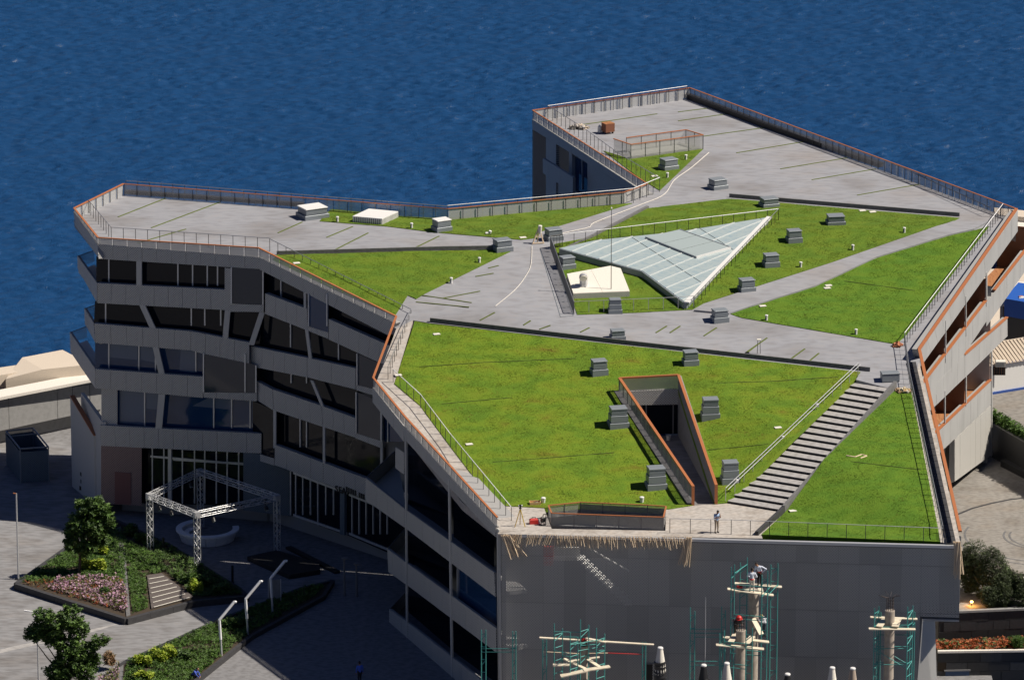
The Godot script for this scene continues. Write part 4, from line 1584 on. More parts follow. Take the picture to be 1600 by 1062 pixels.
func stairwell_guards():
	var t := thing("stairwell_guard", "copper topped mesh fence round the open stairwell at the front terrace", "fence")
	guard(t, [[857, 789.5], [907, 784.5], [1012, 789], [1041, 791]], 1.0, false)
	guard(t, [[857, 790], [862, 801.5], [1037, 808], [1041, 791]], 1.0, false)
	# steps and landing that show through the punched wall below
	var s := thing("hidden_stairs", "pale stairs descending behind the punched front wall below the stairwell", "stairs")
	var z := f_left.z - 1.9
	for i in 12:
		var p := V(908 + i * 6.6, 872 + i * 6.2, Vector3(0, 0, z), Vector3(10, 0, z))
		var st := kit()
		box(st, p, Vector3(.62, .1, 1.2))
		put("step", st, M.white, s)
	var st2 := kit()
	var l := V(883, 865, Vector3(0, 0, z), Vector3(10, 0, z))
	box(st2, l + Vector3(-.1, 0, 0), Vector3(2.4, 1.0, .1))
	put("landing_wall", st2, M.white, s)
	st2 = kit()
	slab(st2, flatset([[930, 800], [1037, 806], [1040, 829], [930, 827]], TERRACE - 1.5), .15)
	put("landing", st2, M.concrete, s)
	st2 = kit()
	tube(st2, V(922, 857, Vector3(0, 0, z), Vector3(10, 0, z)), V(983, 892, Vector3(0, 0, z), Vector3(10, 0, z)), .05, .05, 6)
	put("handrail", st2, M.white, s)
	var rd := thing("red_banner", "red banner glimpsed behind the punched front wall", "banner", V(857, 868, Vector3(0, 0, z), Vector3(10, 0, z)))
	st2 = kit()
	chamfer_box(st2, Vector3.ZERO, Vector3(.7, 1.5, .2), .03)
	put("cloth", st2, M.red, rd)
	# far wing stairwell
	t = thing("stairwell_guard", "copper topped mesh fence round the long stairwell on the far wing", "fence")
	guard(t, [[979, 215], [1072, 202.5], [1099, 210.5], [986, 225.5], [959, 216.5]], 1.3, false)
	var st3 := kit()
	slab(st3, spots([[984, 236], [1074, 223], [1097, 231], [988, 246]], .06), .1)
	put("floor_opening", st3, M.concrete, t)

func garden_lights():
	var where := {
		"on the left lawn, topmost of three by the diagonal paving": [749, 411], "on the left lawn, middle of three by the diagonal paving": [705, 442.5], "on the left lawn, lowest of three by the diagonal paving": [656, 474],
		"left of the white box on the narrow back lawn": [527, 347], "right of the white box on the narrow back lawn": [643, 357],
		"on the skylight lawn near the far right kerb": [1413.5, 364], "on the skylight lawn above the middle of the raised path": [1333, 391], "on the skylight lawn above the lower half of the raised path": [1251.5, 418],
		"at the left corner of the right hand lawn": [1198, 501], "at the lower edge of the right hand lawn": [1338, 523], "on the small far lawn below the stairwell fence": [1072, 250], "in front of the vent on the small far lawn": [1043, 278]}
	for k in where:
		var t := thing("garden_light", "white bollard light " + k, "bollard light", R(where[k][0], where[k][1]), .4, "white bollard lights on the lawns")
		var st := kit()
		lathe(st, Vector3.ZERO, [Vector2(.1, 0), Vector2(.1, .3), Vector2(.06, .31), Vector2(.06, .37), Vector2(.13, .38), Vector2(.13, .46), Vector2(.11, .48), Vector2(0, .485)], 10)
		put("housing", st, M.white, t)
		st = kit()
		box(st, Vector3(-.1, .2, .02), Vector3(.02, .22, .1))
		put("slit", st, M.black, t)
	var t2 := thing("fallen_light", "toppled white bollard light lying on the narrow back lawn", "bollard light", R(762, 366), .4)
	var st2 := kit()
	tube(st2, Vector3(-.2, .1, 0), Vector3(.15, .12, .05), .1, .1, 10)
	tube(st2, Vector3(.15, .12, .05), Vector3(.2, .3, .1), .13, .12, 10)
	put("housing", st2, M.white, t2)

func grass_joints():
	var deck := get_node("roof_paving")
	for k in [[258, 310, 184, 339], [343, 316, 236, 356], [290, 358, 214, 380], [472, 347, 434, 364], [551, 354, 510, 371], [575, 364, 522, 391], [686, 369, 651, 386], [750, 455, 692, 466], [737, 473, 660, 487], [733, 480, 650, 495],
			[771, 427, 743, 432], [779, 415, 763, 419], [773, 499, 750, 512], [829, 512, 818, 518], [860, 511.5, 843, 522], [921, 512, 907, 520], [1042, 509.5, 1025, 520], [1063, 509.5, 1047, 520], [1120, 512, 1100, 525],
			[1182, 540, 1165, 553], [1258, 545, 1236, 561], [1280, 552, 1264, 565], [1199, 528, 1166, 551], [1109, 169, 1060, 175], [1136, 178, 1060, 189], [1198, 199, 1099, 213], [1262, 220.5, 1151, 239], [1325, 246.5, 1220, 264], [1369, 264, 1269, 281], [1438, 288, 1340, 305], [1027, 178, 909, 195]]:
		strip([[k[0], k[1]], [k[2], k[3]]], .13, .035, M.grass_line, "grass_joint", deck, .0)

func cable(called: String, label: String, category: String, px: Array, r: float, m: Material):
	var st := kit()
	var pts := []
	for i in px.size():
		pts.append(R(px[i][0], px[i][1], .05))
	var c := Curve3D.new()
	for i in pts.size():
		var h: Vector3 = (pts[mini(i + 1, pts.size() - 1)] - pts[maxi(i - 1, 0)]) / 6.0
		c.add_point(pts[i], -h, h)
	var n := int(c.get_baked_length() / .6)
	for i in n:
		var a := c.sample_baked(c.get_baked_length() * i / n)
		var b := c.sample_baked(c.get_baked_length() * (i + 1) / n)
		a.y = roof_height(a.x, a.z) + r + .01
		b.y = roof_height(b.x, b.z) + r + .01
		tube(st, a, b, r, r, 6, false)
	tag(put(called, st, m), label, category)

func small_roof_things():
	cable("hose", "white hose curving over the diagonal paving from the wooden stand", "hose", [[774, 478], [806, 451], [825, 425], [830, 409], [831, 384]], .032, M.hose)
	cable("hose", "long white hose along the paving from the stand towards the far wing", "hose", [[846, 376], [880, 364], [920, 355], [930, 347], [1000, 320], [1037, 304], [1054, 281], [1080, 262], [1108, 238]], .036, M.hose)
	cable("hose", "short pale hose loop lying on the lawn right of the stairs", "hose", [[1323, 712], [1338, 714], [1350, 709], [1355, 713], [1345, 716]], .05, M.bamboo)
	# wooden stand
	var t := thing("wooden_stand", "wooden trestle with a pale pail on top at the paving crossing", "trestle", R(840, 380), .3)
	for k in [[Vector3(-.5, 0, .2), Vector3(.1, 1.3, 0)], [Vector3(.45, 0, .25), Vector3(.16, 1.3, 0)], [Vector3(.1, 0, -.35), Vector3(.13, 1.3, 0)], [Vector3(-.5, .08, .2), Vector3(.45, .08, .25)], [Vector3(-.25, .6, .12), Vector3(.3, .6, .12)]]:
		var st := kit()
		bar(st, k[0], k[1], .09, .07)
		put("leg", st, M.bamboo, t)
	var st1 := kit()
	lathe(st1, Vector3(.18, .85, .1), [Vector2(0, 0), Vector2(.13, 0), Vector2(.17, .62), Vector2(.14, .66), Vector2(0, .66)], 10)
	put("pail", st1, M.cream_board, t)
	# wheeled crate
	t = thing("wheeled_crate", "orange brown wooden crate on wheels on the far wing paving", "crate", R(950, 208), .5)
	st1 = kit()
	chamfer_box(st1, Vector3(0, .55, 0), Vector3(.85, .75, .8), .02)
	put("body", st1, paint(.2, .075, .04), t)
	for k in 3:
		st1 = kit()
		box(st1, Vector3(.43, .3 + k * .25, 0), Vector3(.03, .2, .84))
		put("plank", st1, M.wood, t)
		st1 = kit()
		box(st1, Vector3(0, .93 + .001 * k, -.28 + k * .28), Vector3(.9, .03, .25))
		put("plank", st1, M.wood, t)
	for k in [[-.3, .3], [.3, .3], [-.3, -.3], [.3, -.3]]:
		st1 = kit()
		tube(st1, Vector3(k[0], .09, k[1] - .03), Vector3(k[0], .09, k[1] + .03), .09, .09, 10)
		put("wheel", st1, M.black, t)
	t = thing("gas_bottle", "small pale canister left of the wheeled crate", "canister", R(937, 207), 0)
	st1 = kit()
	lathe(st1, Vector3.ZERO, [Vector2(.16, 0), Vector2(.18, .06), Vector2(.18, .5), Vector2(.1, .62), Vector2(.06, .64), Vector2(.06, .74), Vector2(0, .75)], 10)
	put("bottle", st1, M.white, t)
	# rubble
	pile("rubble_pile", "heap of pale rubble and sacks by the left railing of the far wing", R(905, 201), 1.7, .5, [paint(.5, .42, .33), paint(.2, .19, .18), paint(.55, .5, .45)], 40, 11)
	pile("rubble_pile", "pile of broken yellowish boards and stones at the top of the stairs", R(1412, 612), 1.1, .35, [paint(.6, .45, .22), paint(.55, .5, .42), paint(.3, .2, .12)], 46, 12)
	pile("brick_pile", "small stack of orange bricks in the corner of the right hand lawn", R(1404, 541), .7, .4, [paint(.5, .2, .1), paint(.42, .16, .08)], 30, 13)
	t = thing("metal_crate", "grey lidded metal crate at the top of the wide stairs", "crate", R(1391, 594), .15)
	st1 = kit()
	chamfer_box(st1, Vector3(0, .3, 0), Vector3(1.35, .6, .8), .05)
	put("body", st1, M.vent, t)
	st1 = kit()
	chamfer_box(st1, Vector3(0, .63, 0), Vector3(1.42, .07, .86), .03)
	put("lid", st1, M.vent, t)
	t = thing("stool", "small metal stand on the paving above the front lawn", "stand", R(1186, 552), 0)
	st1 = kit()
	for k in [[-.12, -.12], [.12, -.12], [.12, .12], [-.12, .12]]:
		tube(st1, Vector3(k[0], 0, k[1]), Vector3(k[0] * .7, 1.1, k[1] * .7), .02, .02, 5)
	put("legs", st1, M.steel_dark, t)
	st1 = kit()
	chamfer_box(st1, Vector3(0, 1.12, 0), Vector3(.34, .06, .3), .02)
	put("top", st1, M.cream_board, t)
	# surveyor's tripod and tools on the terrace
	t = thing("level_tripod", "surveying level on a yellow tripod at the left end of the terrace", "tripod", P(813, 822, TERRACE))
	for k in [[Vector3(.35, 0, .15), paint(.7, .5, .04)], [Vector3(-.4, 0, .2), paint(.5, .36, .14)], [Vector3(-.02, 0, -.4), paint(.5, .36, .14)]]:
		st1 = kit()
		bar(st1, k[0], Vector3(0, 1.35, 0), .06, .05)
		put("leg", st1, k[1], t)
	st1 = kit()
	lathe(st1, Vector3(0, 1.35, 0), [Vector2(.1, 0), Vector2(.1, .05), Vector2(.06, .06), Vector2(.06, .14), Vector2(.09, .15), Vector2(.09, .3), Vector2(0, .32)], 10)
	put("instrument", st1, M.black, t)
	st1 = kit()
	tube(st1, Vector3(-.14, 1.58, .03), Vector3(.16, 1.58, -.03), .05, .05, 10)
	put("telescope", st1, M.white, t)
	t = thing("red_case", "red tool case on the terrace between the tripod and the stairwell fence", "case", P(834, 818, TERRACE), .2)
	st1 = kit()
	chamfer_box(st1, Vector3(0, .2, 0), Vector3(.62, .4, .34), .08)
	put("body", st1, M.red, t)
	st1 = kit()
	for k in [[Vector3(-.14, .4, 0), Vector3(-.12, .5, 0)], [Vector3(-.12, .5, 0), Vector3(.12, .5, 0)], [Vector3(.12, .5, 0), Vector3(.14, .4, 0)]]:
		tube(st1, k[0], k[1], .022, .022, 6)
	put("handle", st1, M.black, t)
	t = thing("folding_trolley", "black folding trolley beside the red case", "trolley", P(847, 820, TERRACE), .3)
	st1 = kit()
	for k in [[Vector3(-.2, 0, .2), Vector3(.1, .8, 0)], [Vector3(.2, 0, .2), Vector3(.3, .8, 0)], [Vector3(.1, .8, 0), Vector3(.3, .8, 0)], [Vector3(-.2, .05, .2), Vector3(.2, .05, .2)], [Vector3(-.1, .35, .1), Vector3(.25, .35, .1)], [Vector3(-.2, .05, .2), Vector3(-.2, .05, -.2)], [Vector3(.2, .05, .2), Vector3(.2, .05, -.2)]]:
		tube(st1, k[0], k[1], .03, .03, 6)
	put("frame", st1, M.black, t)
	st1 = kit()
	chamfer_box(st1, Vector3(.05, .42, .02), Vector3(.3, .4, .2), .05, .2)
	put("bag", st1, M.black, t)
	t = thing("tool_tray", "open wooden tool tray on the grass at the lower left of the front lawn", "tray", R(836, 788), .1)
	st1 = kit()
	for k in [[Vector3(0, .04, 0), Vector3(.8, .06, .5)], [Vector3(0, .14, .25), Vector3(.8, .2, .04)], [Vector3(0, .14, -.25), Vector3(.8, .2, .04)], [Vector3(.4, .14, 0), Vector3(.04, .2, .46)], [Vector3(-.4, .14, 0), Vector3(.04, .2, .46)]]:
		box(st1, k[0], k[1])
	put("tray", st1, paint(.6, .4, .2), t)
	st1 = kit()
	chamfer_box(st1, Vector3(.05, .14, .02), Vector3(.3, .14, .2), .03, .4)
	put("tools", st1, M.black, t)
	for k in [["white paint bucket on the grass beside the tool tray", 849, 786], ["pale bucket on the grass in front of the foot of the tall left vent", 1003, 785]]:
		t = thing("bucket", k[0], "bucket", R(k[1], k[2]))
		st1 = kit()
		lathe(st1, Vector3.ZERO, [Vector2(.13, 0), Vector2(.17, .38), Vector2(.18, .38), Vector2(.18, .42), Vector2(.12, .46), Vector2(0, .47)], 12)
		put("pail", st1, M.white, t)
	# pale hatch plates in the grass
	for k in [[1348, 329, "left of the pair by the back kerb"], [1364, 331, "right of the pair by the back kerb"], [1295, 446, "farther one below the raised path on the right hand lawn"], [1293, 450, "nearer one below the raised path on the right hand lawn"], [1192, 478, "near the left end of the right hand lawn"],
			[817, 371, "at the tip of the narrow back lawn"], [883, 401, "at the left tip of the skylight kerb"], [653, 512, "at the top left corner of the front lawn"], [682, 522, "near the dark kerb at the top of the front lawn"], [733, 694, "on the grass beside the left edge railing halfway down"], [622, 586, "by the upper post of the front lawn railing"], [1216, 668, "between the sunken entrance vent and the stair railing"], [1239, 798, "at the foot of the wall on the right lawn"], [463, 411, "behind the railing at the left tip of the left lawn"], [1023, 275, "on the small far lawn beside the railing"]]:
		t = thing("hatch_plate", "pale plate in the grass, " + k[2], "plate", R(k[0], k[1], .06), .3, "pale plates in the lawns")
		st1 = kit()
		chamfer_box(st1, Vector3(0, .02, 0), Vector3(.55, .05, .38), .015)
		put("plate", st1, M.cream_board, t)

func pile(called: String, label: String, at: Vector3, wide: float, tall: float, mats: Array, n: int, seed_: int):
	var r := RandomNumberGenerator.new()
	r.seed = seed_
	var t := thing(called, label, "pile", at)
	for i in n:
		var st := kit()
		var a := r.randf() * TAU
		var d := sqrt(r.randf()) * wide / 2
		var s := Vector3(r.randf_range(.15, .5), r.randf_range(.06, .16), r.randf_range(.1, .25))
		chamfer_box(st, Vector3.ZERO, s, .02)
		var o := put("piece", st, mats[r.randi() % mats.size()], t)
		o.position = Vector3(cos(a) * d, r.randf() * tall * (1.0 - d / wide * 1.6) + .05, sin(a) * d * .6)
		o.rotation = Vector3(r.randf_range(-.4, .4), r.randf() * TAU, r.randf_range(-.4, .4))

# ---------------------------------------------------------------- the square on the left and the court on the right
func flatset(px: Array, y: float) -> Array:
	var out := []
	for p in px:
		out.append(P(p[0], p[1], y))
	return out

func ground_sheet(called: String, pts: Array, m: Material, thick := .3):
	var st := kit()
	slab(st, pts, thick)
	put(called, st, m).set_meta("kind", "structure")

func make_surroundings():
	ground_sheet("square_paving", flatset([[-300, 690], [125, 690], [160, 792], [215, 800], [250, 860], [305, 948], [440, 908], [560, 880], [575, 905], [440, 932], [350, 962], [205, 1030], [150, 1062], [60, 1130], [-300, 1130]], .004), M.paving_low)
	ground_sheet("paving_band", flatset([[-200, 1058], [-200, 1066], [148, 986], [192, 972]], .008), M.band_light)
	left_edge()
	planter_one()
	planter_two()
	truss_frame()
	ring_bench()
	bent_lamps()
	left_posts()
	right_court()
	front_yard()

func left_edge():
	# the sea wall with its pale coping and the cream blocks behind it
	var w := thing("sea_wall", "long concrete sea wall with pale coping at the far left of the square", "wall")
	var a := P(-140, 728, 0)
	var b := P(165, 662, 0)
	var st := kit()
	var top := V(0, 622, a, b).y
	var back := Vector3(-.4, 0, -1.6)
	var n := 4
	for i in n:
		var p := a.lerp(b, (i + .004) / n)
		var q := a.lerp(b, (i + .996) / n)
		st = kit()
		hexa(st, [Vector3(p.x, top, p.z) + back, Vector3(q.x, top, q.z) + back, Vector3(q.x, top, q.z), Vector3(p.x, top, p.z)], [Vector3(p.x, 1.4, p.z) + back, Vector3(q.x, 1.4, q.z) + back, Vector3(q.x, 1.4, q.z), Vector3(p.x, 1.4, p.z)])
		put("wall_panel", st, M.concrete, w)
	st = kit()
	hexa(st, [Vector3(a.x, 1.4, a.z) + back * 2, Vector3(b.x, 1.4, b.z) + back * 2, Vector3(b.x, 1.4, b.z) + back * .6, Vector3(a.x, 1.4, a.z) + back * .6], [Vector3(a.x, -4, a.z) + back * 2, Vector3(b.x, -4, b.z) + back * 2, Vector3(b.x, -4, b.z) + back * .6, Vector3(a.x, -4, a.z) + back * .6])
	put("lower_wall", st, M.concrete, w)
	st = kit()
	var up := Vector3(0, top + .002, 0)
	hexa(st, [Vector3(a.x, top + .25, a.z) + back * 1.2, Vector3(b.x + 1.2, top + .25, b.z) + back * 1.2, Vector3(b.x + 1.2, top + .25, b.z) - back * .1, Vector3(a.x, top + .25, a.z) - back * .1], [up + Vector3(a.x, 0, a.z) + back * 1.2, up + Vector3(b.x + 1.2, 0, b.z) + back * 1.2, up + Vector3(b.x + 1.2, 0, b.z) - back * .1, up + Vector3(a.x, 0, a.z) - back * .1])
	put("coping", st, M.white_stone, w)
	# cream blocks
	var t := thing("breakwater_block", "sunlit cream stone block behind the sea wall at the left edge", "block")
	var y := top + .9
	st = kit()
	slab(st, flatset([[-90, 601], [65, 575], [62, 574], [40, 568], [-90, 587]], y), 8.0)
	put("low_block", st, M.cream_stone, t)
	st = kit()
	var f := flatset([[8, 583], [34, 560], [97, 549], [122, 561], [134, 570], [66, 577]], y + .25)
	f[0].y -= .5
	f[1].y += .1
	f[2].y += .15
	f[3].y += .1
	slab(st, f, 8.0)
	put("high_block", st, M.cream_stone, t)
	# dark ramp wall beside the building
	t = thing("ramp_wall", "dark slanted ramp wall between the sea wall and the building", "wall")
	st = kit()
	var p0 := P(112, 760, 0)
	var p1 := P(148, 790, 0)
	hexa(st, [p0 + Vector3(0, 7.8, 0), p0 + Vector3(.35, 7.8, 0), p1 + Vector3(.35, 6.0, 0), p1 + Vector3(0, 6.0, 0)], [p0, p0 + Vector3(.35, 0, 0), p1 + Vector3(.35, 0, 0), p1])
	put("wall", st, M.punched, t)
	st = kit()
	bar(st, p0 + Vector3(.17, 7.85, 0), p1 + Vector3(.17, 6.05, 0), .4, .09)
	put("cap", st, M.copper, t)
	st = kit()
	tube(st, p0 + Vector3(.2, 8.6, 0), p0 + Vector3(2.2, 8.75, -.6), .03, .03, 6)
	tube(st, p0 + Vector3(.2, 7.8, 0), p0 + Vector3(.2, 8.6, 0), .03, .03, 6)
	tube(st, p0 + Vector3(1.6, 7.2, -.4), p0 + Vector3(1.6, 8.7, -.4), .03, .03, 6)
	put("rail", st, M.steel_dark, t)
	# open steel box
	t = thing("steel_enclosure", "open topped dark blue steel enclosure below the sea wall", "enclosure")
	var c := flatset([[32, 755], [76, 752], [52, 722], [10, 727]], 0)
	var hi := 3.0
	for i in 4:
		st = kit()
		tube(st, c[i], c[i] + Vector3.UP * hi, .06, .06, 6)
		put("post", st, M.vent, t)
		st = kit()
		bar(st, c[i] + Vector3.UP * hi, c[(i + 1) % 4] + Vector3.UP * hi, .1, .1)
		put("top_bar", st, M.vent, t)
		st = kit()
		var q: Vector3 = c[(i + 1) % 4]
		sheet(st, [c[i] + Vector3.UP * 2.7, q + Vector3.UP * 2.7, q + Vector3.UP * .1, c[i] + Vector3.UP * .1], out_of(c[i], q), .03, c[i])
		put("side_panel", st, M.punched_teal, t)
	st = kit()
	bar(st, c[3].lerp(c[0], .3) + Vector3.UP * hi, c[2].lerp(c[1], .3) + Vector3.UP * hi, .08, .08)
	put("cross_bar", st, M.vent, t)
	t = thing("lighting_stand", "dark stand with pale upright tubes beside the lower building corner", "stand", P(131, 772, 0))
	for k in [[-.05, 0, 3.4], [.35, .1, 2.4]]:
		st = kit()
		tube(st, Vector3(k[0], 0, k[1]), Vector3(k[0], k[2], k[1]), .07, .07, 8)
		put("tube", st, M.alu, t)
	st = kit()
	for k in 5:
		box(st, Vector3(.1 + .05 * (k % 2), .5 + k * .62, -.15), Vector3(1.0 - .1 * k, .3, .3), .2 * k)
	put("lamp_heads", st, M.black, t)

func kerb_ring(px: Array, h: float, w: float, called: String, t: Node3D, m: Material):
	var pts := flatset(px, h)
	for i in pts.size():
		var a: Vector3 = pts[i]
		var b: Vector3 = pts[(i + 1) % pts.size()]
		var n := maxi(1, roundi(a.distance_to(b) / 2.4))
		for k in n:
			var st := kit()
			var p := a.lerp(b, (k + .004) / n)
			var q := a.lerp(b, (k + .996) / n)
			bar(st, p + Vector3.DOWN * h / 2, q + Vector3.DOWN * h / 2, w, h)
			put(called, st, m, t)

func planter_one():
	var t := thing("planter", "large dark edged planting bed with flowers, tree and deck on the square", "planter")
	var ring := [[24, 911], [109, 851], [180, 812], [262, 850], [372, 918], [385, 930], [303, 938], [197, 966]]
	kerb_ring(ring, .5, .38, "kerb_stone", t, M.kerb)
	var st := kit()
	slab(st, flatset(ring, .34), .3)
	put("soil", st, M.soil, t)
	# stone strip through the bed and the timber deck
	st = kit()
	slab(st, flatset([[180, 826], [188, 822], [196, 870], [203, 960], [197, 962]], .42), .1)
	put("stone_strip", st, M.kerb_grey, t)
	var d := flatset([[229, 898], [252, 895], [302, 932], [236, 950]], .46)
	for i in 7:
		st = kit()
		var p0: Vector3 = d[0].lerp(d[3], (i + .03) / 7.0)
		var p1: Vector3 = d[1].lerp(d[2], (i + .03) / 7.0)
		var q0: Vector3 = d[0].lerp(d[3], (i + .95) / 7.0)
		var q1: Vector3 = d[1].lerp(d[2], (i + .95) / 7.0)
		slab(st, [p0, p1, q1, q0], .08)
		put("deck_board", st, paint(.1, .085, .08), t)
		st = kit()
		bar(st, q0.lerp(q1, .06) + Vector3.UP * .02, q0.lerp(q1, .9) + Vector3.UP * .02, .07, .03)
		put("pale_strip", st, M.cream_board, t)

func planter_two():
	var t := thing("planter", "dark edged planting bed along the path at the lower edge of the view", "planter")
	var ring := [[150, 1066], [196, 1032], [345, 966], [470, 918], [520, 906], [505, 930], [392, 992], [300, 1066], [220, 1110], [120, 1110]]
	kerb_ring(ring, .35, .3, "kerb_stone", t, M.kerb)
	var st := kit()
	slab(st, flatset(ring, .25), .25)
	put("soil", st, M.soil, t)
	st = kit()
	slab(st, flatset([[186, 1034], [193, 1030], [190, 1075], [180, 1075]], .32), .1)
	put("stone_strip", st, M.kerb_grey, t)

func truss(a: Vector3, b: Vector3, w: float, m: Material, called: String, t: Node3D):
	var st := kit()
	var d := (b - a).normalized()
	var up := Vector3.UP if absf(d.y) < .9 else Vector3(.8, 0, .6)
	var s := d.cross(up).normalized() * w / 2
	var u := s.cross(d).normalized() * w / 2
	var n := maxi(3, roundi(a.distance_to(b) / (w * 1.25)))
	var c := [s + u, -s + u, -s - u, s - u]
	for i in 4:
		tube(st, a + c[i], b + c[i], .033, .033, 6)
		for k in n:
			var j := (i + 1) % 4
			var p = a.lerp(b, float(k) / n) + (c[i] if k % 2 else c[j])
			var q = a.lerp(b, float(k + 1) / n) + (c[j] if k % 2 else c[i])
			tube(st, p, q, .02, .02, 4, false)
	put(called, st, m, t)

func truss_frame():
	var t := thing("truss_frame", "square silver stage truss frame on four lattice legs over the white bench", "truss frame")
	var hi := 4.75
	var c := [P(233, 775, hi), P(312, 737, hi), P(432, 777, hi), P(307, 804, hi)]
	for i in 4:
		truss(c[i], c[(i + 1) % 4], .4, M.alu, "truss_beam", t)
		truss(c[i], Vector3(c[i].x, 0.02, c[i].z), .36, M.alu, "truss_leg", t)
		var st := kit()
		box(st, c[i], Vector3(.46, .46, .46), .5)
		put("corner_block", st, M.alu, t)
		st = kit()
		box(st, Vector3(c[i].x, .03, c[i].z), Vector3(.8, .05, .8), .5)
		put("base_plate", st, M.frame_grey, t)
	for k in [[0, 3, .2], [0, 3, .45], [1, 2, .85], [3, 2, .2], [3, 2, .86], [0, 1, .8]]:
		var p: Vector3 = c[k[0]].lerp(c[k[1]], k[2]) + Vector3.DOWN * .55
		var l := thing("spotlight", ["black stage spotlight hanging from the truss near its left corner", "black stage spotlight with pale lens hanging mid front left truss beam", "black stage spotlight hanging from the back right truss beam near the corner", "black stage spotlight hanging from the right front truss near its front corner", "black stage spotlight under the right corner of the truss", "black stage spotlight under the back corner of the truss"][[.2, .45, .85, .2, .86, .8].find(k[2]) if not (k[0] == 3 and k[2] == .2) else 3], "spotlight", p)
		var st := kit()
		tube(st, Vector3(0, 0, 0), Vector3(.1, -.28, .18), .14, .17, 10)
		put("can", st, M.black, l)
		st = kit()
		box(st, Vector3(0, .18, 0), Vector3(.05, .36, .05))
		put("hook", st, M.black, l)
		st = kit()
		tube(st, Vector3(.1, -.28, .18), Vector3(.105, -.295, .19), .14, .14, 10)
		put("lens", st, M.glass_pale, l)

func ring_bench():
	var c := P(324, 842, .0)
	var t := thing("ring_bench", "curved white bench forming an open ring under the truss frame", "bench", c)
	var n := 26
	var a0 := -0.25
	var a1 := 4.15
	var ring := func(r0: float, r1: float, y: float, thick: float, b0: float, b1: float, m: Material, called: String):
		var st := kit()
		for i in n:
			var p := b0 + (b1 - b0) * i / n
			var q := b0 + (b1 - b0) * (i + 1) / n
			var v := func(a: float, r: float, h: float): return Vector3(cos(a) * r, h, sin(a) * r)
			hexa(st, [v.call(p, r1, y), v.call(p, r0, y), v.call(q, r0, y), v.call(q, r1, y)], [v.call(p, r1 - .0, y - thick), v.call(p, r0, y - thick), v.call(q, r0, y - thick), v.call(q, r1, y - thick)])
		put(called, st, m, t)
	ring.call(2.05, 2.55, .95, .14, a0, a1, M.white_pole, "back_rail")
	ring.call(1.5, 2.0, .55, .1, .9, a1, M.white_pole, "seat")
	ring.call(1.2, 1.45, .3, .08, 1.6, a1, M.white_pole, "foot_step")
	for i in 12:
		var p := a0 + (a1 - a0) * (i + .03) / 12.0
		var q := a0 + (a1 - a0) * (i + .97) / 12.0
		for k in 3:
			var st := kit()
			for s in 3:
				var e := p + (q - p) * s / 3.0
				var f := p + (q - p) * (s + 1) / 3.0
				var r := 2.42 - .1 * (2 - k)
				var y := .8 - .27 * (2 - k)
				var v := func(a: float, rr: float, h: float): return Vector3(cos(a) * rr, h, sin(a) * rr)
				hexa(st, [v.call(e, r, y), v.call(e, r - .12, y), v.call(f, r - .12, y), v.call(f, r, y)], [v.call(e, r - .08, y - .25), v.call(e, r - .2, y - .25), v.call(f, r - .2, y - .25), v.call(f, r - .08, y - .25)])
			put("back_panel", st, M.white_pole, t)

func bent_lamps():
	for k in [[346, 1029, "nearest of the three bent white lamp poles along the lower planting bed"], [387, 996, "middle one of the three bent white lamp poles along the lower planting bed"], [426, 963, "farthest of the three bent white lamp poles, in front of the grey board"]]:
		var t := thing("bent_lamp", k[2], "lamp", P(k[0], k[1], 0), 0.0, "bent white lamp poles")
		var st := kit()
		tube(st, Vector3.ZERO, Vector3(-.06, 1.55, 0), .085, .085, 10)
		put("lower_pole", st, M.alu, t)
		st = kit()
		tube(st, Vector3(-.06, 1.55, 0), Vector3(-.14, 3.1, 0), .11, .11, 10)
		put("pole", st, M.white_pole, t)
		st = kit()
		tube(st, Vector3(-.14, 3.1, 0), Vector3(1.0, 4.45, -.3), .11, .11, 10)
		put("arm", st, M.white_pole, t)
		st = kit()
		lathe(st, Vector3(-.14, 3.1, 0), [Vector2(0, -.11), Vector2(.1, -.05), Vector2(.11, 0), Vector2(.1, .05), Vector2(0, .11)], 10)
		tube(st, Vector3(1.0, 4.45, -.3), Vector3(1.16, 4.4, -.3), .1, .1, 8)
		put("joint", st, M.white_pole, t)
	var t2 := thing("notice_board", "plain grey upright board on two legs beside the farthest bent lamp", "board", P(429, 944, 0), .15)
	var st2 := kit()
	chamfer_box(st2, Vector3(0, 1.15, 0), Vector3(.92, 1.75, .06), .01)
	put("board", st2, M.concrete, t2)
	for s in [-.48, .48]:
		st2 = kit()
		box(st2, Vector3(s, 1.02, 0), Vector3(.06, 2.05, .1))
		put("leg", st2, M.alu, t2)

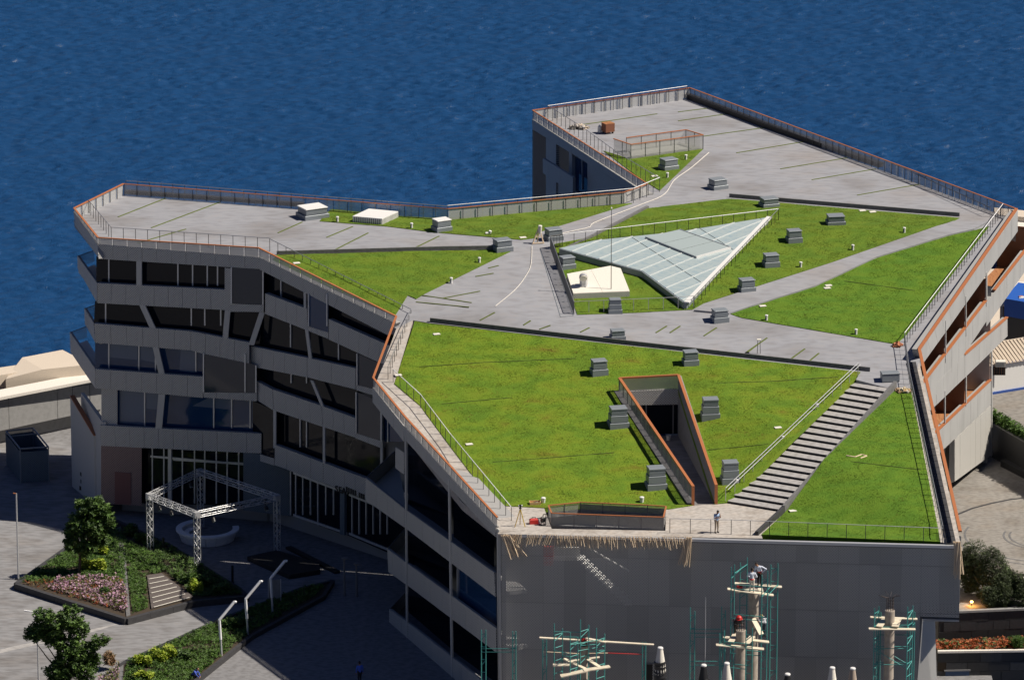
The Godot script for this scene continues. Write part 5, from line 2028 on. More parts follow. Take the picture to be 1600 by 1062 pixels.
func left_posts():
	var t := thing("light_pole", "slim tall light pole standing alone on the sunlit square at the far left", "pole", P(28, 905, 0))
	var st := kit()
	tube(st, Vector3.ZERO, Vector3(0, 7.1, 0), .075, .055, 10)
	put("pole", st, M.alu, t)
	st = kit()
	box(st, Vector3(0, .03, 0), Vector3(.5, .06, .4))
	put("base_plate", st, M.black, t)
	st = kit()
	bar(st, Vector3(0, 7.08, 0), Vector3(-.25, 7.12, 0), .1, .05)
	put("lamp_head", st, M.copper, t)
	t = thing("light_pole", "slim light pole with short arm in front of the lower left tree", "pole", P(60, 1080, 0))
	st = kit()
	tube(st, Vector3.ZERO, Vector3(0, 6.2, 0), .075, .055, 10)
	put("pole", st, M.alu, t)
	st = kit()
	bar(st, Vector3(.05, 6.2, 0), Vector3(-.95, 6.35, 0), .12, .06)
	put("lamp_head", st, M.white_pole, t)
	for k in [[255, 866, "black bollard left of the ring bench beside the left truss leg"], [363, 910, "black bollard right of the planting bed near the bent lamps"]]:
		t = thing("bollard", k[2], "bollard", P(k[0], k[1], 0), 0.0, "black bollards")
		st = kit()
		lathe(st, Vector3.ZERO, [Vector2(.1, 0), Vector2(.1, 1.38), Vector2(.08, 1.42), Vector2(0, 1.42)], 10)
		put("post", st, M.black, t)
		st = kit()
		lathe(st, Vector3.ZERO, [Vector2(.16, 0), Vector2(.16, .03), Vector2(.1, .05)], 10)
		put("base", st, M.black, t)
	for k in [[538, 931, 3.1, "taller dark floor lamp post in the shaded square before the shopfront"], [557, 932, 2.7, "shorter dark floor lamp post in the shaded square before the shopfront"]]:
		t = thing("lamp_post", k[3], "lamp post", P(k[0], k[1], 0))
		st = kit()
		tube(st, Vector3.ZERO, Vector3(0, k[2], 0), .1, .07, 8)
		put("post", st, M.frame_grey, t)
		st = kit()
		chamfer_box(st, Vector3(.05, k[2], 0), Vector3(.5, .16, .3), .04, .3)
		put("head", st, M.frame_grey, t)
	t = thing("stone_plinth", "low black stone plinth on the shaded square right of the truss", "plinth")
	st = kit()
	slab(st, flatset([[386, 869], [432, 859], [498, 879], [500, 890], [452, 898]], .38), .38)
	put("block", st, M.black_stone, t)
	t = thing("stone_plinth", "long low dark kerb line on the shaded square behind the plinth", "kerb")
	st = kit()
	bar(st, P(450, 855, .1), P(527, 894, .1), .5, .2)
	put("block", st, M.black_stone, t)
	# dark paving ring of the drive
	t = thing("entrance_mat", "dark door mat on the paving by the pinkish wall door", "mat", P(201, 793, .0))
	st = kit()
	box(st, Vector3(0, .03, 0), Vector3(1.2, .05, .5))
	put("mat", st, M.black, t)
	sign_letters()

func sign_letters():
	var a := c_kink + Vector3.DOWN
	var b := c_hook + Vector3.DOWN
	var out := out_of(a, b)
	var dir := (b - a)
	dir.y = 0
	dir = dir.normalized()
	var t := thing("shop_sign", "dark raised letters on the grey band above the shopfront", "sign")
	var m := TextMesh.new()
	var f := SystemFont.new()
	f.font_names = PackedStringArray(["Droid Sans"])
	f.font_weight = 700
	m.font = f
	m.text = "SEA"
	m.font_size = 64
	m.pixel_size = .011
	m.depth = .06
	var o := MeshInstance3D.new()
	o.name = "letters"
	o.mesh = m
	o.material_override = M.black
	t.add_child(o)
	o.position = V(533, 765, a, b) + out * .1
	o.basis = Basis(dir, Vector3.UP, dir.cross(Vector3.UP))
	for k in [[541, 757, 558, 764, 11], [561, 766, 571, 770, 8]]:
		var n := 5 if k[0] == 541 else 3
		for i in n:
			var p := V(lerpf(k[0], k[2], (i + .1) / n), lerpf(k[1], k[3], (i + .1) / n) + 2.5, a, b)
			var q := V(lerpf(k[0], k[2], (i + .8) / n), lerpf(k[1], k[3], (i + .8) / n) + 2.5, a, b)
			var st := kit()
			sheet(st, [p, q, q + Vector3.DOWN * .42, p + Vector3.DOWN * .42], out, .1, p)
			put("worn_letter", st, M.black, t)

func right_court():
	var e := COURT
	ground_sheet("court_paving", [P(1440, 955, e), P(1640, 950, e), P(1800, 940, e), P(1800, 560, e), P(1560, 560, e), P(1480, 745, e), P(1440, 800, e)], M.paving_court, 4.2)
	# round lines in the paving
	var t := Node3D.new()
	t.name = "court_lines"
	t.set_meta("kind", "structure")
	add_child(t)
	var c := P(1640, 838, e)
	for r in [3.1, 3.55, 6.6, 7.4]:
		for k in 40:
			var a0 := PI * .55 + k * .045
			var st := kit()
			var p := c + Vector3(cos(a0) * r, .006, sin(a0) * r)
			var q := c + Vector3(cos(a0 + .042) * r, .006, sin(a0 + .042) * r)
			bar(st, p, q, .16, .012)
			put("sett", st, M.kerb_grey, t)
	var dr := kit()
	var dp := [[1493, 805], [1520, 794], [1550, 786], [1580, 780], [1640, 774]]
	for i in 4:
		bar(dr, P(dp[i][0], dp[i][1], e + .01), P(dp[i + 1][0], dp[i + 1][1], e + .01), .22, .03)
	put("drain_channel", dr, M.kerb, t)
	# black terrace walls with the red planting between them
	var w := thing("terrace_wall", "upper black tiled retaining wall below the bushes at the right edge", "wall")
	var a := P(1468, 957, e)
	var b := P(1700, 947, e)
	for i in 9:
		for j in 3:
			var st := kit()
			var p := a.lerp(b, (i + .006 + (.3 if j % 2 else 0.0)) / 9.0)
			var q := a.lerp(b, (i + .994 + (.3 if j % 2 else 0.0)) / 9.0)
			var y := e - .1 - j * .72
			sheet(st, [Vector3(p.x, y, p.z), Vector3(q.x, y, q.z), Vector3(q.x, y - .7, q.z), Vector3(p.x, y - .7, p.z)], Vector3.BACK, .05 + .01 * ((i + j) % 3), p)
			put("tile", st, [M.black_stone, M.black_stone, M.black_tile][(i * 3 + j * 2) % 3], w)
	var st1 := kit()
	bar(st1, a + Vector3(0, .03, 0), b + Vector3(0, .03, 0), .35, .16)
	put("coping", st1, M.concrete, w)
	st1 = kit()
	hexa(st1, [a + Vector3(0, 0, -.3), b + Vector3(0, 0, -.3), b, a], [a + Vector3(0, -4, -.3), b + Vector3(0, -4, -.3), b + Vector3(0, -4, 0), a + Vector3(0, -4, 0)])
	put("core", st1, M.black_stone, w)
	var y2 := e - 2.15
	var a2 := P(1466, 1019, y2)
	var b2 := P(1700, 1016, y2)
	w = thing("terrace_wall", "lower black tiled wall with pale coping at the bottom right corner", "wall")
	st1 = kit()
	bar(st1, a2 + Vector3(0, .06, 0), b2 + Vector3(0, .06, 0), .3, .16)
	put("coping", st1, M.white_stone, w)
	for i in 7:
		for j in 4:
			var st := kit()
			var p := a2.lerp(b2, (i + .006 + (.4 if j % 2 else 0.0)) / 7.0)
			var q := a2.lerp(b2, (i + .994 + (.4 if j % 2 else 0.0)) / 7.0)
			var y := y2 - .08 - j * .72
			sheet(st, [Vector3(p.x, y, p.z), Vector3(q.x, y, q.z), Vector3(q.x, y - .7, q.z), Vector3(p.x, y - .7, p.z)], Vector3.BACK, .05 + .01 * ((i + j) % 3), p)
			put("tile", st, [M.black_stone, M.black_tile, M.black_stone][(i * 2 + j) % 3], w)
	st1 = kit()
	slab(st1, [a + Vector3(0, -2.2, 0), b + Vector3(0, -2.2, 0), b2 + Vector3(0, -.02, 0), a2 + Vector3(0, -.02, 0)], 2.5)
	put("bed", st1, M.soil, w)
	# window in the lower wall
	st1 = kit()
	var wp := V(1478, 1047, a2, b2)
	var wq := V(1515, 1046, a2, b2)
	sheet(st1, [wp, wq, wq + Vector3.DOWN * 2, wp + Vector3.DOWN * 2], Vector3.BACK, .09, wp)
	put("window", st1, M.glass_blue, w)
	st1 = kit()
	bar(st1, wp + Vector3(-.1, 0, .1), wq + Vector3(.1, 0, .1), .12, .1)
	put("lintel", st1, M.frame_grey, w)
	# lamp glowing in the bushes
	var g := thing("garden_lamp", "small glowing lamp among the dark bushes at the right edge", "lamp", V(1519, 940, a + Vector3(0, 0, -1.2), b + Vector3(0, 0, -1.2)))
	st1 = kit()
	lathe(st1, Vector3.ZERO, [Vector2(0, -.1), Vector2(.1, -.06), Vector2(.12, 0), Vector2(.1, .06), Vector2(0, .1)], 12)
	var em := mat(1, .8, .5)
	em.emission_enabled = true
	em.emission = Color(1.0, .72, .38)
	em.emission_energy_multiplier = 9.0
	put("bulb", st1, em, g)
	st1 = kit()
	tube(st1, Vector3(0, -.9, -.05), Vector3(0, -.1, -.02), .04, .04, 6)
	put("stem", st1, M.black, g)
	var l := OmniLight3D.new()
	l.name = "lamp_glow"
	l.light_color = Color(1.0, .7, .36)
	l.light_energy = 1.2
	l.light_size = .1
	l.omni_range = 60.0
	l.shadow_enabled = true
	l.position = Vector3(0, 0, 0)
	g.add_child(l)
	# black walls and benches by the hedge
	w = thing("black_wall", "long black wall under the hedge behind the right court", "wall")
	var h0 := P(1549, 713, e)
	var h1 := P(1680, 790, e)
	st1 = kit()
	hexa(st1, [h0 + Vector3(0, 2.9, -1), h1 + Vector3(0, 2.9, -1), h1 + Vector3(0, 2.9, 0), h0 + Vector3(0, 2.9, 0)], [h0 + Vector3(0, -1, -1), h1 + Vector3(0, -1, -1), h1 + Vector3(0, -1, 0), h0 + Vector3(0, -1, 0)])
	put("wall", st1, M.black_stone, w)
	st1 = kit()
	bar(st1, h0 + Vector3(0, 2.93, .0), h1 + Vector3(0, 2.93, 0), .25, .1)
	put("coping", st1, M.kerb_grey, w)
	for k in [[1556, 712, 1640, 752, .95, .6, "long black stone bench against the wall of the right court"], [1568, 728, 1650, 770, .5, .5, "low black stone kerb in front of the bench in the right court"]]:
		var s := thing("stone_bench", k[6], "bench")
		st1 = kit()
		var p := P(k[0], k[1], e)
		var q := P(k[2], k[3], e)
		bar(st1, p + Vector3.UP * k[4] / 2, q + Vector3.UP * k[4] / 2, k[5], k[4])
		put("block", st1, M.black_stone, s)
		st1 = kit()
		bar(st1, p + Vector3.UP * (k[4] + .03), q + Vector3.UP * (k[4] + .03), k[5] + .06, .06)
		put("top_slab", st1, M.black_tile, s)
	var wb := thing("white_block", "small white block at the foot of the sunlit facade corner", "block", P(1551, 710, e))
	st1 = kit()
	chamfer_box(st1, Vector3(0, .25, 0), Vector3(.5, .5, .4), .03)
	put("block", st1, M.white, wb)
	site_cabins(e)
	kerb_island(e)

func kerb_island(e: float):
	var w := thing("pale_kerb", "pale paving kerb at the right edge beside the bushes", "kerb")
	var st := kit()
	slab(st, [P(1582, 902, e + .25), P(1640, 900, e + .25), P(1640, 925, e + .25), P(1600, 913, e + .25)], .3)
	put("slab", st, M.white_stone, w)

func site_cabins(e: float):
	# cabin with ribbed roof, cooler and barred window
	var t := thing("site_cabin", "white site cabin with striped ribbed roof and blue trim at the right edge", "cabin")
	var a := P(1538, 618, e)
	var b := P(1660, 598, e)
	var hi := 2.55
	var st := kit()
	var back := Vector3(-.8, 0, -5.0)
	hexa(st, [a + back + Vector3.UP * hi, b + back + Vector3.UP * hi, b + Vector3.UP * hi, a + Vector3.UP * hi], [a + back, b + back, b, a])
	put("wall", st, M.white, t)
	st = kit()
	bar(st, a + Vector3(0, hi, .05), b + Vector3(0, hi, .05), .12, .14)
	put("trim", st, M.blue_trim, t)
	st = kit()
	bar(st, a + Vector3(0, .1, .05), b + Vector3(0, .1, .05), .12, .2)
	put("trim", st, M.blue_trim, t)
	var n := 22
	for i in n:
		st = kit()
		var p := a.lerp(b, float(i) / n) + Vector3(0, hi + .1, .25)
		var q := a.lerp(b, (i + .6) / n) + Vector3(0, hi + .1, .25)
		var up := back * 1.03 + Vector3(0, .35, 0)
		hexa(st, [p + up, q + up, q, p], [p + up + Vector3.DOWN * .08, q + up + Vector3.DOWN * .08, q + Vector3.DOWN * .08, p + Vector3.DOWN * .08])
		put("roof_rib", st, M.roof_sheet, t)
	st = kit()
	hexa(st, [a + back * 1.03 + Vector3(0, hi + .38, 0), b + back * 1.03 + Vector3(0, hi + .38, 0), b + Vector3(0, hi + .05, .2), a + Vector3(0, hi + .05, .2)], [a + back * 1.03 + Vector3(0, hi + .02, 0), b + back * 1.03 + Vector3(0, hi + .02, 0), b + Vector3(0, hi, .2), a + Vector3(0, hi, .2)])
	put("roof", st, M.cream_stone, t)
	var wp := V(1553, 572, a, b)
	st = kit()
	box(st, wp + Vector3(.5, -.3, .04), Vector3(1.05, .95, .06), .0)
	var wn := put("window", st, M.glass, t)
	for k in 5:
		st = kit()
		box(st, wp + Vector3(.1 + k * .2, -.3, .1), Vector3(.03, .95, .03))
		put("bar", st, M.wood_wall, wn)
	st = kit()
	chamfer_box(st, wp + Vector3(.55, .35, .35), Vector3(.85, .5, .6), .04)
	var ac := put("cooler", st, M.cream_board, t)
	for k in 4:
		st = kit()
		box(st, wp + Vector3(.55, .2 + k * .1, .66), Vector3(.7, .03, .03))
		put("grille_bar", st, M.vent, ac)
	# low brown hut behind it
	t = thing("stone_hut", "low brown hut with white flat roof behind the ribbed cabin", "hut")
	var c := P(1572, 548, e)
	st = kit()
	box(st, c + Vector3(3.5, 1.6, -5), Vector3(7, 3.2, 3))
	put("wall", st, paint(.25, .17, .11), t)
	st = kit()
	slab(st, [c + Vector3(-.4, 3.5, -10), c + Vector3(8, 3.5, -10), c + Vector3(8, 3.3, -3.2), c + Vector3(-.4, 3.3, -3.2)], .2)
	put("roof", st, M.white_stone, t)
	# tarpaulin
	t = thing("blue_tarpaulin", "bright blue tarpaulin with white scraps on it behind the right facade", "tarpaulin")
	var q := [V(1568, 482, c, c + Vector3(10, 0, 0)), V(1640, 500, c, c + Vector3(10, 0, 0))]
	var y := 8.6
	var tp := [P(1592, 441, y), P(1660, 452, y), P(1650, 480, y), P(1570, 466, y)]
	st = kit()
	hexa(st, tp, tp.map(func(p): return p + Vector3(0, -1.5, .3)))
	put("sheet", st, M.tarp, t)
	st = kit()
	hexa(st, tp.map(func(p): return p + Vector3(0, -1.5, .1)), tp.map(func(p): return Vector3(p.x, e, p.z)))
	put("container", st, paint(.07, .065, .06), t)
	var r := RandomNumberGenerator.new()
	r.seed = 4
	for i in 34:
		st = kit()
		var p: Vector3 = tp[0].lerp(tp[1], r.randf()).lerp(tp[3].lerp(tp[2], r.randf()), r.randf_range(.1, .9))
		chamfer_box(st, p + Vector3(0, .05, 0), Vector3(r.randf_range(.15, .45), .1, r.randf_range(.15, .4)), .02, r.randf() * 3)
		put("scrap", st, [M.white, M.white, paint(.4, .15, .1)][i % 3], t)
	# white quay wall and cream ground beyond
	t = thing("quay_wall", "white quay wall in front of the sea behind the right corner", "wall")
	st = kit()
	var k0 := P(1556, 352, 1.0)
	var k1 := P(1800, 376, 1.0)
	slab(st, [k0 + Vector3(0, 1.1, -2.6), k1 + Vector3(0, 1.1, -2.6), k1 + Vector3(0, 1.1, 0), k0 + Vector3(0, 1.1, 0)], 6)
	put("wall", st, M.cream_stone, t)
	st = kit()
	slab(st, [k0 + Vector3(0, .6, -.2), k1 + Vector3(0, .6, -.2), k1 + Vector3(0, .6, 14), k0 + Vector3(0, .6, 14)], 5)
	put("apron", st, M.white_stone, t)
	ground_sheet("yard_ground", [P(1530, 420, 1.0), P(1900, 420, 1.0), P(1900, 610, e - .02), P(1530, 622, e - .02)], M.cream_stone, 6.0)

func front_yard():
	ground_sheet("podium", [Vector3(-.5, 6, 9), Vector3(31.5, 6, 9), Vector3(31.5, 6, 60), Vector3(-.5, 6, 60)], M.paving_low, 6.0)

# ---------------------------------------------------------------- building site in front of the wall
func Z(px: float, py: float, z: float) -> Vector3:
	return V(px, py, Vector3(0, 0, z), Vector3(10, 0, z))

const YARD := 6.0

func column(px: float, py: float, z: float, r: float, label: String, bars := true, splay := false) -> Node3D:
	var top := Z(px, py, z)
	var t := thing("concrete_column", label, "column", Vector3(top.x, YARD, z))
	var h := top.y - YARD
	var st := kit()
	tube(st, Vector3.ZERO, Vector3(0, h - .02, 0), r, r, 20)
	put("shaft", st, M.column, t)
	st = kit()
	for k in 5:
		lathe(st, Vector3(0, h - 1.2 - k * 1.4, 0), [Vector2(r, -.012), Vector2(r + .006, -.01), Vector2(r + .006, .01), Vector2(r, .012)], 20)
	put("form_seams", st, M.column, t)
	if bars:
		for k in 9:
			var a := TAU * k / 9
			st = kit()
			var p := Vector3(cos(a), 0, sin(a)) * (r * .72)
			var hi := .95 + .12 * sin(k * 2.3)
			tube(st, p + Vector3.UP * (h - .1), p + Vector3.UP * (h + hi), .018, .018, 5)
			if splay:
				tube(st, p + Vector3.UP * (h + hi), p * (3.4 if k % 2 else 2.6) + Vector3.UP * (h + hi + .18), .018, .018, 5)
			put("rebar", st, M.rebar, t)
		for k in 4:
			st = kit()
			lathe(st, Vector3(0, h + .15 + .22 * k, 0), [Vector2(r * .74, 0), Vector2(r * .78, .015), Vector2(r * .74, .03)], 14)
			put("hoop", st, M.rebar, t)
	return t

func scaffold(label: String, frames: Array, ties: Array):
	# frames: [x0, y-top, x1, z] two posts each; ties: [frame, frame, height below the top]
	var t := thing("scaffold", label, "scaffold")
	var ends := []
	for f in frames:
		var p := Z(f[0], f[1], f[3])
		var q := Z(f[2], f[1] + (f[4] if f.size() > 4 else 0.0), f[3] + (f[5] if f.size() > 5 else 0.0))
		ends.append([p, q])
		for e in [p, q]:
			var st := kit()
			tube(st, Vector3(e.x, YARD, e.z), e, .042, .042, 6)
			put("post", st, M.scaffold, t)
		var y := minf(p.y, q.y) - .3
		var k := 0
		while y > YARD + .3:
			var st := kit()
			tube(st, Vector3(p.x, y, p.z), Vector3(q.x, y, q.z), .032, .032, 5)
			put("rung", st, M.scaffold, t)
			if k % 2 == 0 and y - .9 > YARD:
				st = kit()
				tube(st, Vector3(p.x, y - .45, p.z), Vector3(q.x, y - .05, q.z), .032, .032, 5)
				put("brace", st, M.scaffold, t)
			y -= .95
			k += 1
	for i in ties:
		for s in 2:
			var a: Vector3 = ends[i[0]][s]
			var b: Vector3 = ends[i[1]][s]
			var y = minf(a.y, b.y) - i[2]
			var st := kit()
			tube(st, Vector3(a.x, y, a.z), Vector3(b.x, y, b.z), .032, .032, 5)
			put("tie", st, M.scaffold, t)
			if i.size() > 3:
				st = kit()
				tube(st, Vector3(a.x, y, a.z), Vector3(b.x, y - 1.5, b.z), .028, .028, 5)
				put("cross_tie", st, M.scaffold, t)

func plank(x0: float, y0: float, x1: float, y1: float, z0: float, z1: float, w: float, label: String):
	var st := kit()
	bar(st, Z(x0, y0, z0), Z(x1, y1, z1), w, .07)
	var t := thing("plank", label, "plank", Vector3.ZERO, 0.0, "pale scaffold planks")
	put("board", st, M.plank, t)

func make_site():
	column(912, 1008, 14.0, .31, "concrete column with dark rebar below the long plank at the lower left site")
	column(1158, 984, 16.0, .35, "nearer and shorter concrete column of the tall scaffold, bound with dark rebar")
	column(1178, 921, 13.0, .36, "tall concrete column carrying the workers' platform", false)
	column(1391, 953, 13.0, .35, "concrete column with splayed rebar crown in the right hand scaffold", true, true)
	scaffold("green tube scaffold around the column below the long plank", [[866, 974, 879, 14.8, 8, -.6], [907, 968, 920, 14.9, 8, -.6], [932, 981, 945, 14.6, 9, -.6], [891, 988, 903, 15.6, 8, -.5]], [[0, 1, .6], [1, 2, 1.2], [3, 2, .9], [0, 3, 1.6]])
	scaffold("small green scaffold frames at the left foot of the punched wall", [[752, 984, 759, 12.5], [801, 986, 806, 12.5]], [[0, 1, 1.3], [0, 1, 1.55]])
	scaffold("green scaffold towers holding the ends of the long plank", [[848, 999, 854, 13.6], [1004, 1003, 1009, 13.6]], [])
	scaffold("low green scaffold of two frames left of the tall tower", [[1079, 949, 1086, 13.5, 6], [1128, 947, 1134, 13.5, 6]], [[0, 1, 1.6], [0, 1, 1.9], [0, 1, 4.0]])
	scaffold("tall green tube scaffold tower around the workers' column", [[1143, 886, 1148, 14.0, -4], [1157, 879, 1168, 12.0, -8], [1191, 898, 1200, 14.6, -6], [1205, 882, 1216, 12.2, -2], [1125, 990, 1132, 16.8, -5], [1166, 985, 1176, 17.4, -4]], [[0, 1, .5], [0, 2, 1.2], [1, 3, 2.2], [2, 3, 1.6], [0, 2, 3.4], [4, 5, .8], [4, 5, 2.4], [0, 2, 6.0]])
	scaffold("square green scaffold around the column with the splayed rebar", [[1367, 950, 1374, 13.6, -3, -.8], [1419, 948, 1427, 13.6, -2, -.8], [1371, 956, 1377, 12.2], [1423, 956, 1430, 12.2]], [[0, 1, 1.4], [2, 3, 1.7], [0, 2, .8], [1, 3, .8], [0, 1, 3.0, 1], [0, 1, 4.2]])
	plank(843, 996, 1022, 1007, 13.9, 13.9, .26, "very long pale plank spanning between two scaffold towers")
	plank(915, 997, 947, 1003, 14.2, 14.2, .3, "short pale plank doubled on the middle of the long plank")
	plank(864, 1039, 890, 1038, 15.2, 15.2, .5, "short wide plank at the left of the lower left platform")
	plank(876, 1056, 918, 1047, 15.9, 15.6, .55, "front plank of the platform around the lower left column")
	plank(912, 1047, 953, 1041, 15.6, 15.2, .5, "right plank of the platform around the lower left column")
	plank(881, 1029, 922, 1048, 14.3, 15.5, .3, "slanting plank left of the lower left column")
	plank(919, 1030, 937, 1042, 14.3, 15.2, .3, "slanting plank right of the lower left column")
	plank(892, 1033, 937, 1027, 13.4, 13.4, .4, "rear plank behind the lower left column")
	plank(1148, 911, 1222, 917, 12.2, 12.2, .42, "rear plank of the workers' high platform")
	plank(1137, 920, 1209, 930, 13.6, 13.6, .45, "front plank of the workers' high platform where the white trousered man stands")
	plank(1150, 924, 1178, 921, 13.0, 13.0, .5, "middle board of the workers' high platform beside the red bucket")
	plank(1188, 919, 1191, 931, 12.6, 13.4, .35, "short cross board at the right end of the high platform")
	plank(1119, 1007, 1194, 1014, 16.9, 16.9, .45, "front plank of the lower platform at the short column")
	plank(1130, 995, 1202, 1003, 15.2, 15.2, .45, "rear plank of the lower platform behind the short column")
	plank(1142, 1003, 1150, 990, 16.9, 15.0, .4, "left cross board of the lower platform")
	plank(1166, 1006, 1176, 994, 16.9, 15.0, .4, "right cross board of the lower platform")
	plank(1177, 966, 1190, 991, 13.4, 14.2, .4, "board leaning steeply against the tall column")
	plank(1360, 964, 1434, 967, 12.3, 12.3, .36, "rear plank of the square platform at the right column")
	plank(1358, 982, 1431, 983, 13.8, 13.8, .4, "front plank of the square platform at the right column")
	plank(1374, 979, 1384, 966, 13.8, 12.4, .45, "left cross board of the square platform at the right column")
	plank(1399, 979, 1404, 966, 13.8, 12.4, .5, "right cross board of the square platform at the right column")
	var t := thing("thin_mast", "thin grey pole standing before the wall left of the tall scaffold", "pole", Vector3(Z(1103, 933, 14).x, YARD, 14))
	var st := kit()
	tube(st, Vector3.ZERO, Vector3(0, Z(1103, 933, 14).y - YARD, 0), .03, .02, 6)
	put("pole", st, M.alu, t)
	st = kit()
	tube(st, Vector3.ZERO, Vector3(0, .3, 0), .12, .12, 8)
	put("base", st, M.frame_grey, t)
	t = thing("site_rail", "red and white barrier rail stretched before the punched wall", "rail")
	for k in [[849, 1018, 905, 1021, M.bamboo], [905, 1021, 950, 1020, M.bamboo], [950, 1020, 1004, 1022, M.red]]:
		st = kit()
		tube(st, Z(k[0], k[1], 13.6), Z(k[2], k[3], 13.6), .03, .03, 6)
		put("tube", st, k[4], t)
	# red bundles over the rebar
	for k in [[912, 1001, 14.0, "red cap wrapped over the rebar of the lower left column"], [1155, 965, 16.0, "red cap on the rebar of the short column in the tall scaffold"]]:
		var p := Z(k[0], k[1], k[2])
		t = thing("red_bundle", k[3], "bundle", p)
		st = kit()
		lathe(st, Vector3(0, -.12, 0), [Vector2(.27, 0), Vector2(.24, .06), Vector2(.2, .18), Vector2(.12, .27), Vector2(0, .3)], 9)
		put("cap", st, M.red, t)
		st = kit()
		lathe(st, Vector3(.03, -.4, 0), [Vector2(.12, 0), Vector2(.18, .12), Vector2(.2, .28)], 9)
		put("wrapping", st, M.black, t)
	t = thing("red_bucket", "round dark red bucket on the workers' platform left of the white trousers", "bucket", Z(1156, 922, 13.4))
	st = kit()
	lathe(st, Vector3.ZERO, [Vector2(0, 0), Vector2(.17, .02), Vector2(.22, .2), Vector2(.22, .32), Vector2(.19, .33), Vector2(.16, .08)], 12)
	put("pail", st, paint(.3, .012, .012), t)
	parasols()
	bamboo_fringe()

func parasols():
	for k in [[1032, 1012, 22.0, 1, "closed cream parasol tied in black wrap before a dark doorway"], [1100, 1039, 23.0, 2, "closed parasol fully wrapped in black below the thin pole"], [1136, 1036, 22.0, 0, "closed cream parasol at the foot of the tall scaffold"], [1231, 1053, 23.0, 2, "closed black wrapped parasol with pale tip right of the tall scaffold"], [1301, 1043, 22.0, 0, "closed cream parasol, left one of the pair near the right scaffold"], [1333, 1044, 22.5, 3, "closed brownish parasol, right one of the pair near the right scaffold"]]:
		var top := Z(k[0], k[1], k[2])
		var h: float = top.y - YARD
		var t := thing("parasol", k[4], "parasol", Vector3(top.x, YARD, k[2]), 0.0, "closed parasols before the wall")
		var st := kit()
		tube(st, Vector3.ZERO, Vector3(0, h, 0), .035, .035, 8)
		put("pole", st, M.wood, t)
		st = kit()
		lathe(st, Vector3.ZERO, [Vector2(.35, 0), Vector2(.35, .08), Vector2(.1, .14), Vector2(.06, .3)], 12)
		put("base", st, M.frame_grey, t)
		# folded cloth with pleats
		var cloth: Material = [M.cream_board, M.cream_board, M.black, paint(.33, .27, .22)][k[3]]
		st = kit()
		var n := 22
		var prof := [Vector2(.17, h), Vector2(.19, h - .1), Vector2(.27, h - .6), Vector2(.36, h - 1.1), Vector2(.42, h - 1.6), Vector2(.3, h - 2.3), Vector2(.2, h - 2.6)]
		st.set_smooth_group(1)
		for j in prof.size() - 1:
			for i in n:
				var q := []
				for c in [[i + 1, j], [i, j], [i, j + 1], [i + 1, j + 1]]:
					var a = TAU * c[0] / n
					var w: Vector2 = prof[c[1]]
					var r := w.x * (1.0 if int(c[0]) % 2 else .78)
					q.append(Vector3(cos(a) * r, w.y, sin(a) * r))
				quad(st, q[0], q[3], q[2], q[1])
		st.set_smooth_group(-1)
		put("cloth", st, cloth, t)
		st = kit()
		lathe(st, Vector3(0, h, 0), [Vector2(.2, -.06), Vector2(.2, .02), Vector2(.16, .06), Vector2(0, .08)], 14)
		put("cap", st, M.white, t)
		if k[3] == 1 or k[3] == 2:
			st = kit()
			var r := RandomNumberGenerator.new()
			r.seed = int(k[0])
			for i in 7:
				var y := h - 1.0 - .26 * i
				tube(st, Vector3(r.randf_range(-.05, .05), y, r.randf_range(-.05, .05)), Vector3(r.randf_range(-.05, .05), y - .3, r.randf_range(-.05, .05)), r.randf_range(.34, .44), r.randf_range(.38, .48), 11)
			put("wrap", st, M.black, t)
	var d := thing("dark_doorway", "black rectangular opening at the foot of the punched wall behind a parasol", "opening", Z(1020, 1037, .5))
	var st2 := kit()
	var n2 := f_left
	box(st2, Vector3(0, -3, 0), Vector3(.9, 6, .06))
	put("opening", st2, M.black, d)
	st2 = kit()
	box(st2, Vector3(-.5, -3, .03), Vector3(.08, 6.1, .1))
	box(st2, Vector3(0, .04, .03), Vector3(1.1, .08, .1))
	put("frame", st2, M.frame_grey, d)

func bamboo_fringe():
	var r := RandomNumberGenerator.new()
	r.seed = 21
	var mk := func(t: Node3D, x0: float, x1: float, n: int, len0: float, lean: float, spread: float):
		for i in n:
			var x := lerpf(x0, x1, (i + r.randf_range(-.3, .3)) / n)
			var y := 836.0 + 12.0 * (x - 783.0) / 720.0
			var a := V(x, y + r.randf_range(-1, 1), f_left + Vector3(0, 0, .25), f_right + Vector3(0, 0, .25)) + Vector3(0, -.15, r.randf() * .2)
			var l := len0 * r.randf_range(.8, 1.15)
			var d := Vector3(lean + r.randf_range(-spread, spread), -1, r.randf_range(.0, .12)).normalized()
			var st := kit()
			tube(st, a - d * .25, a + d * l, .034, .028, 6)
			put("stick", st, M.bamboo, t)
	var t := thing("bamboo_fringe", "fringe of short bamboo sticks hanging over the top of the punched wall", "bamboo")
	for k in [[800, 816, 7, .5, -.3], [823, 848, 9, .55, -.22], [852, 864, 5, .55, -.3], [866, 966, 38, .66, .14], [971, 1072, 38, .66, .2]]:
		mk.call(t, k[0], k[1], k[2], k[3], k[4], .14)
	t = thing("bamboo_bundle", "fan of long bamboo sticks at the upper left corner of the wall", "bamboo")
	mk.call(t, 784, 800, 20, 1.6, .55, .35)
	t = thing("bamboo_bundle", "tuft of long bamboo sticks ending the fringe below the terrace", "bamboo")
	mk.call(t, 1071, 1081, 15, 1.75, -.2, .14)
	t = thing("bamboo_bundle", "bundle of long bamboo sticks at the upper right corner of the wall", "bamboo")
	mk.call(t, 1491, 1502, 20, 2.2, .06, .16)

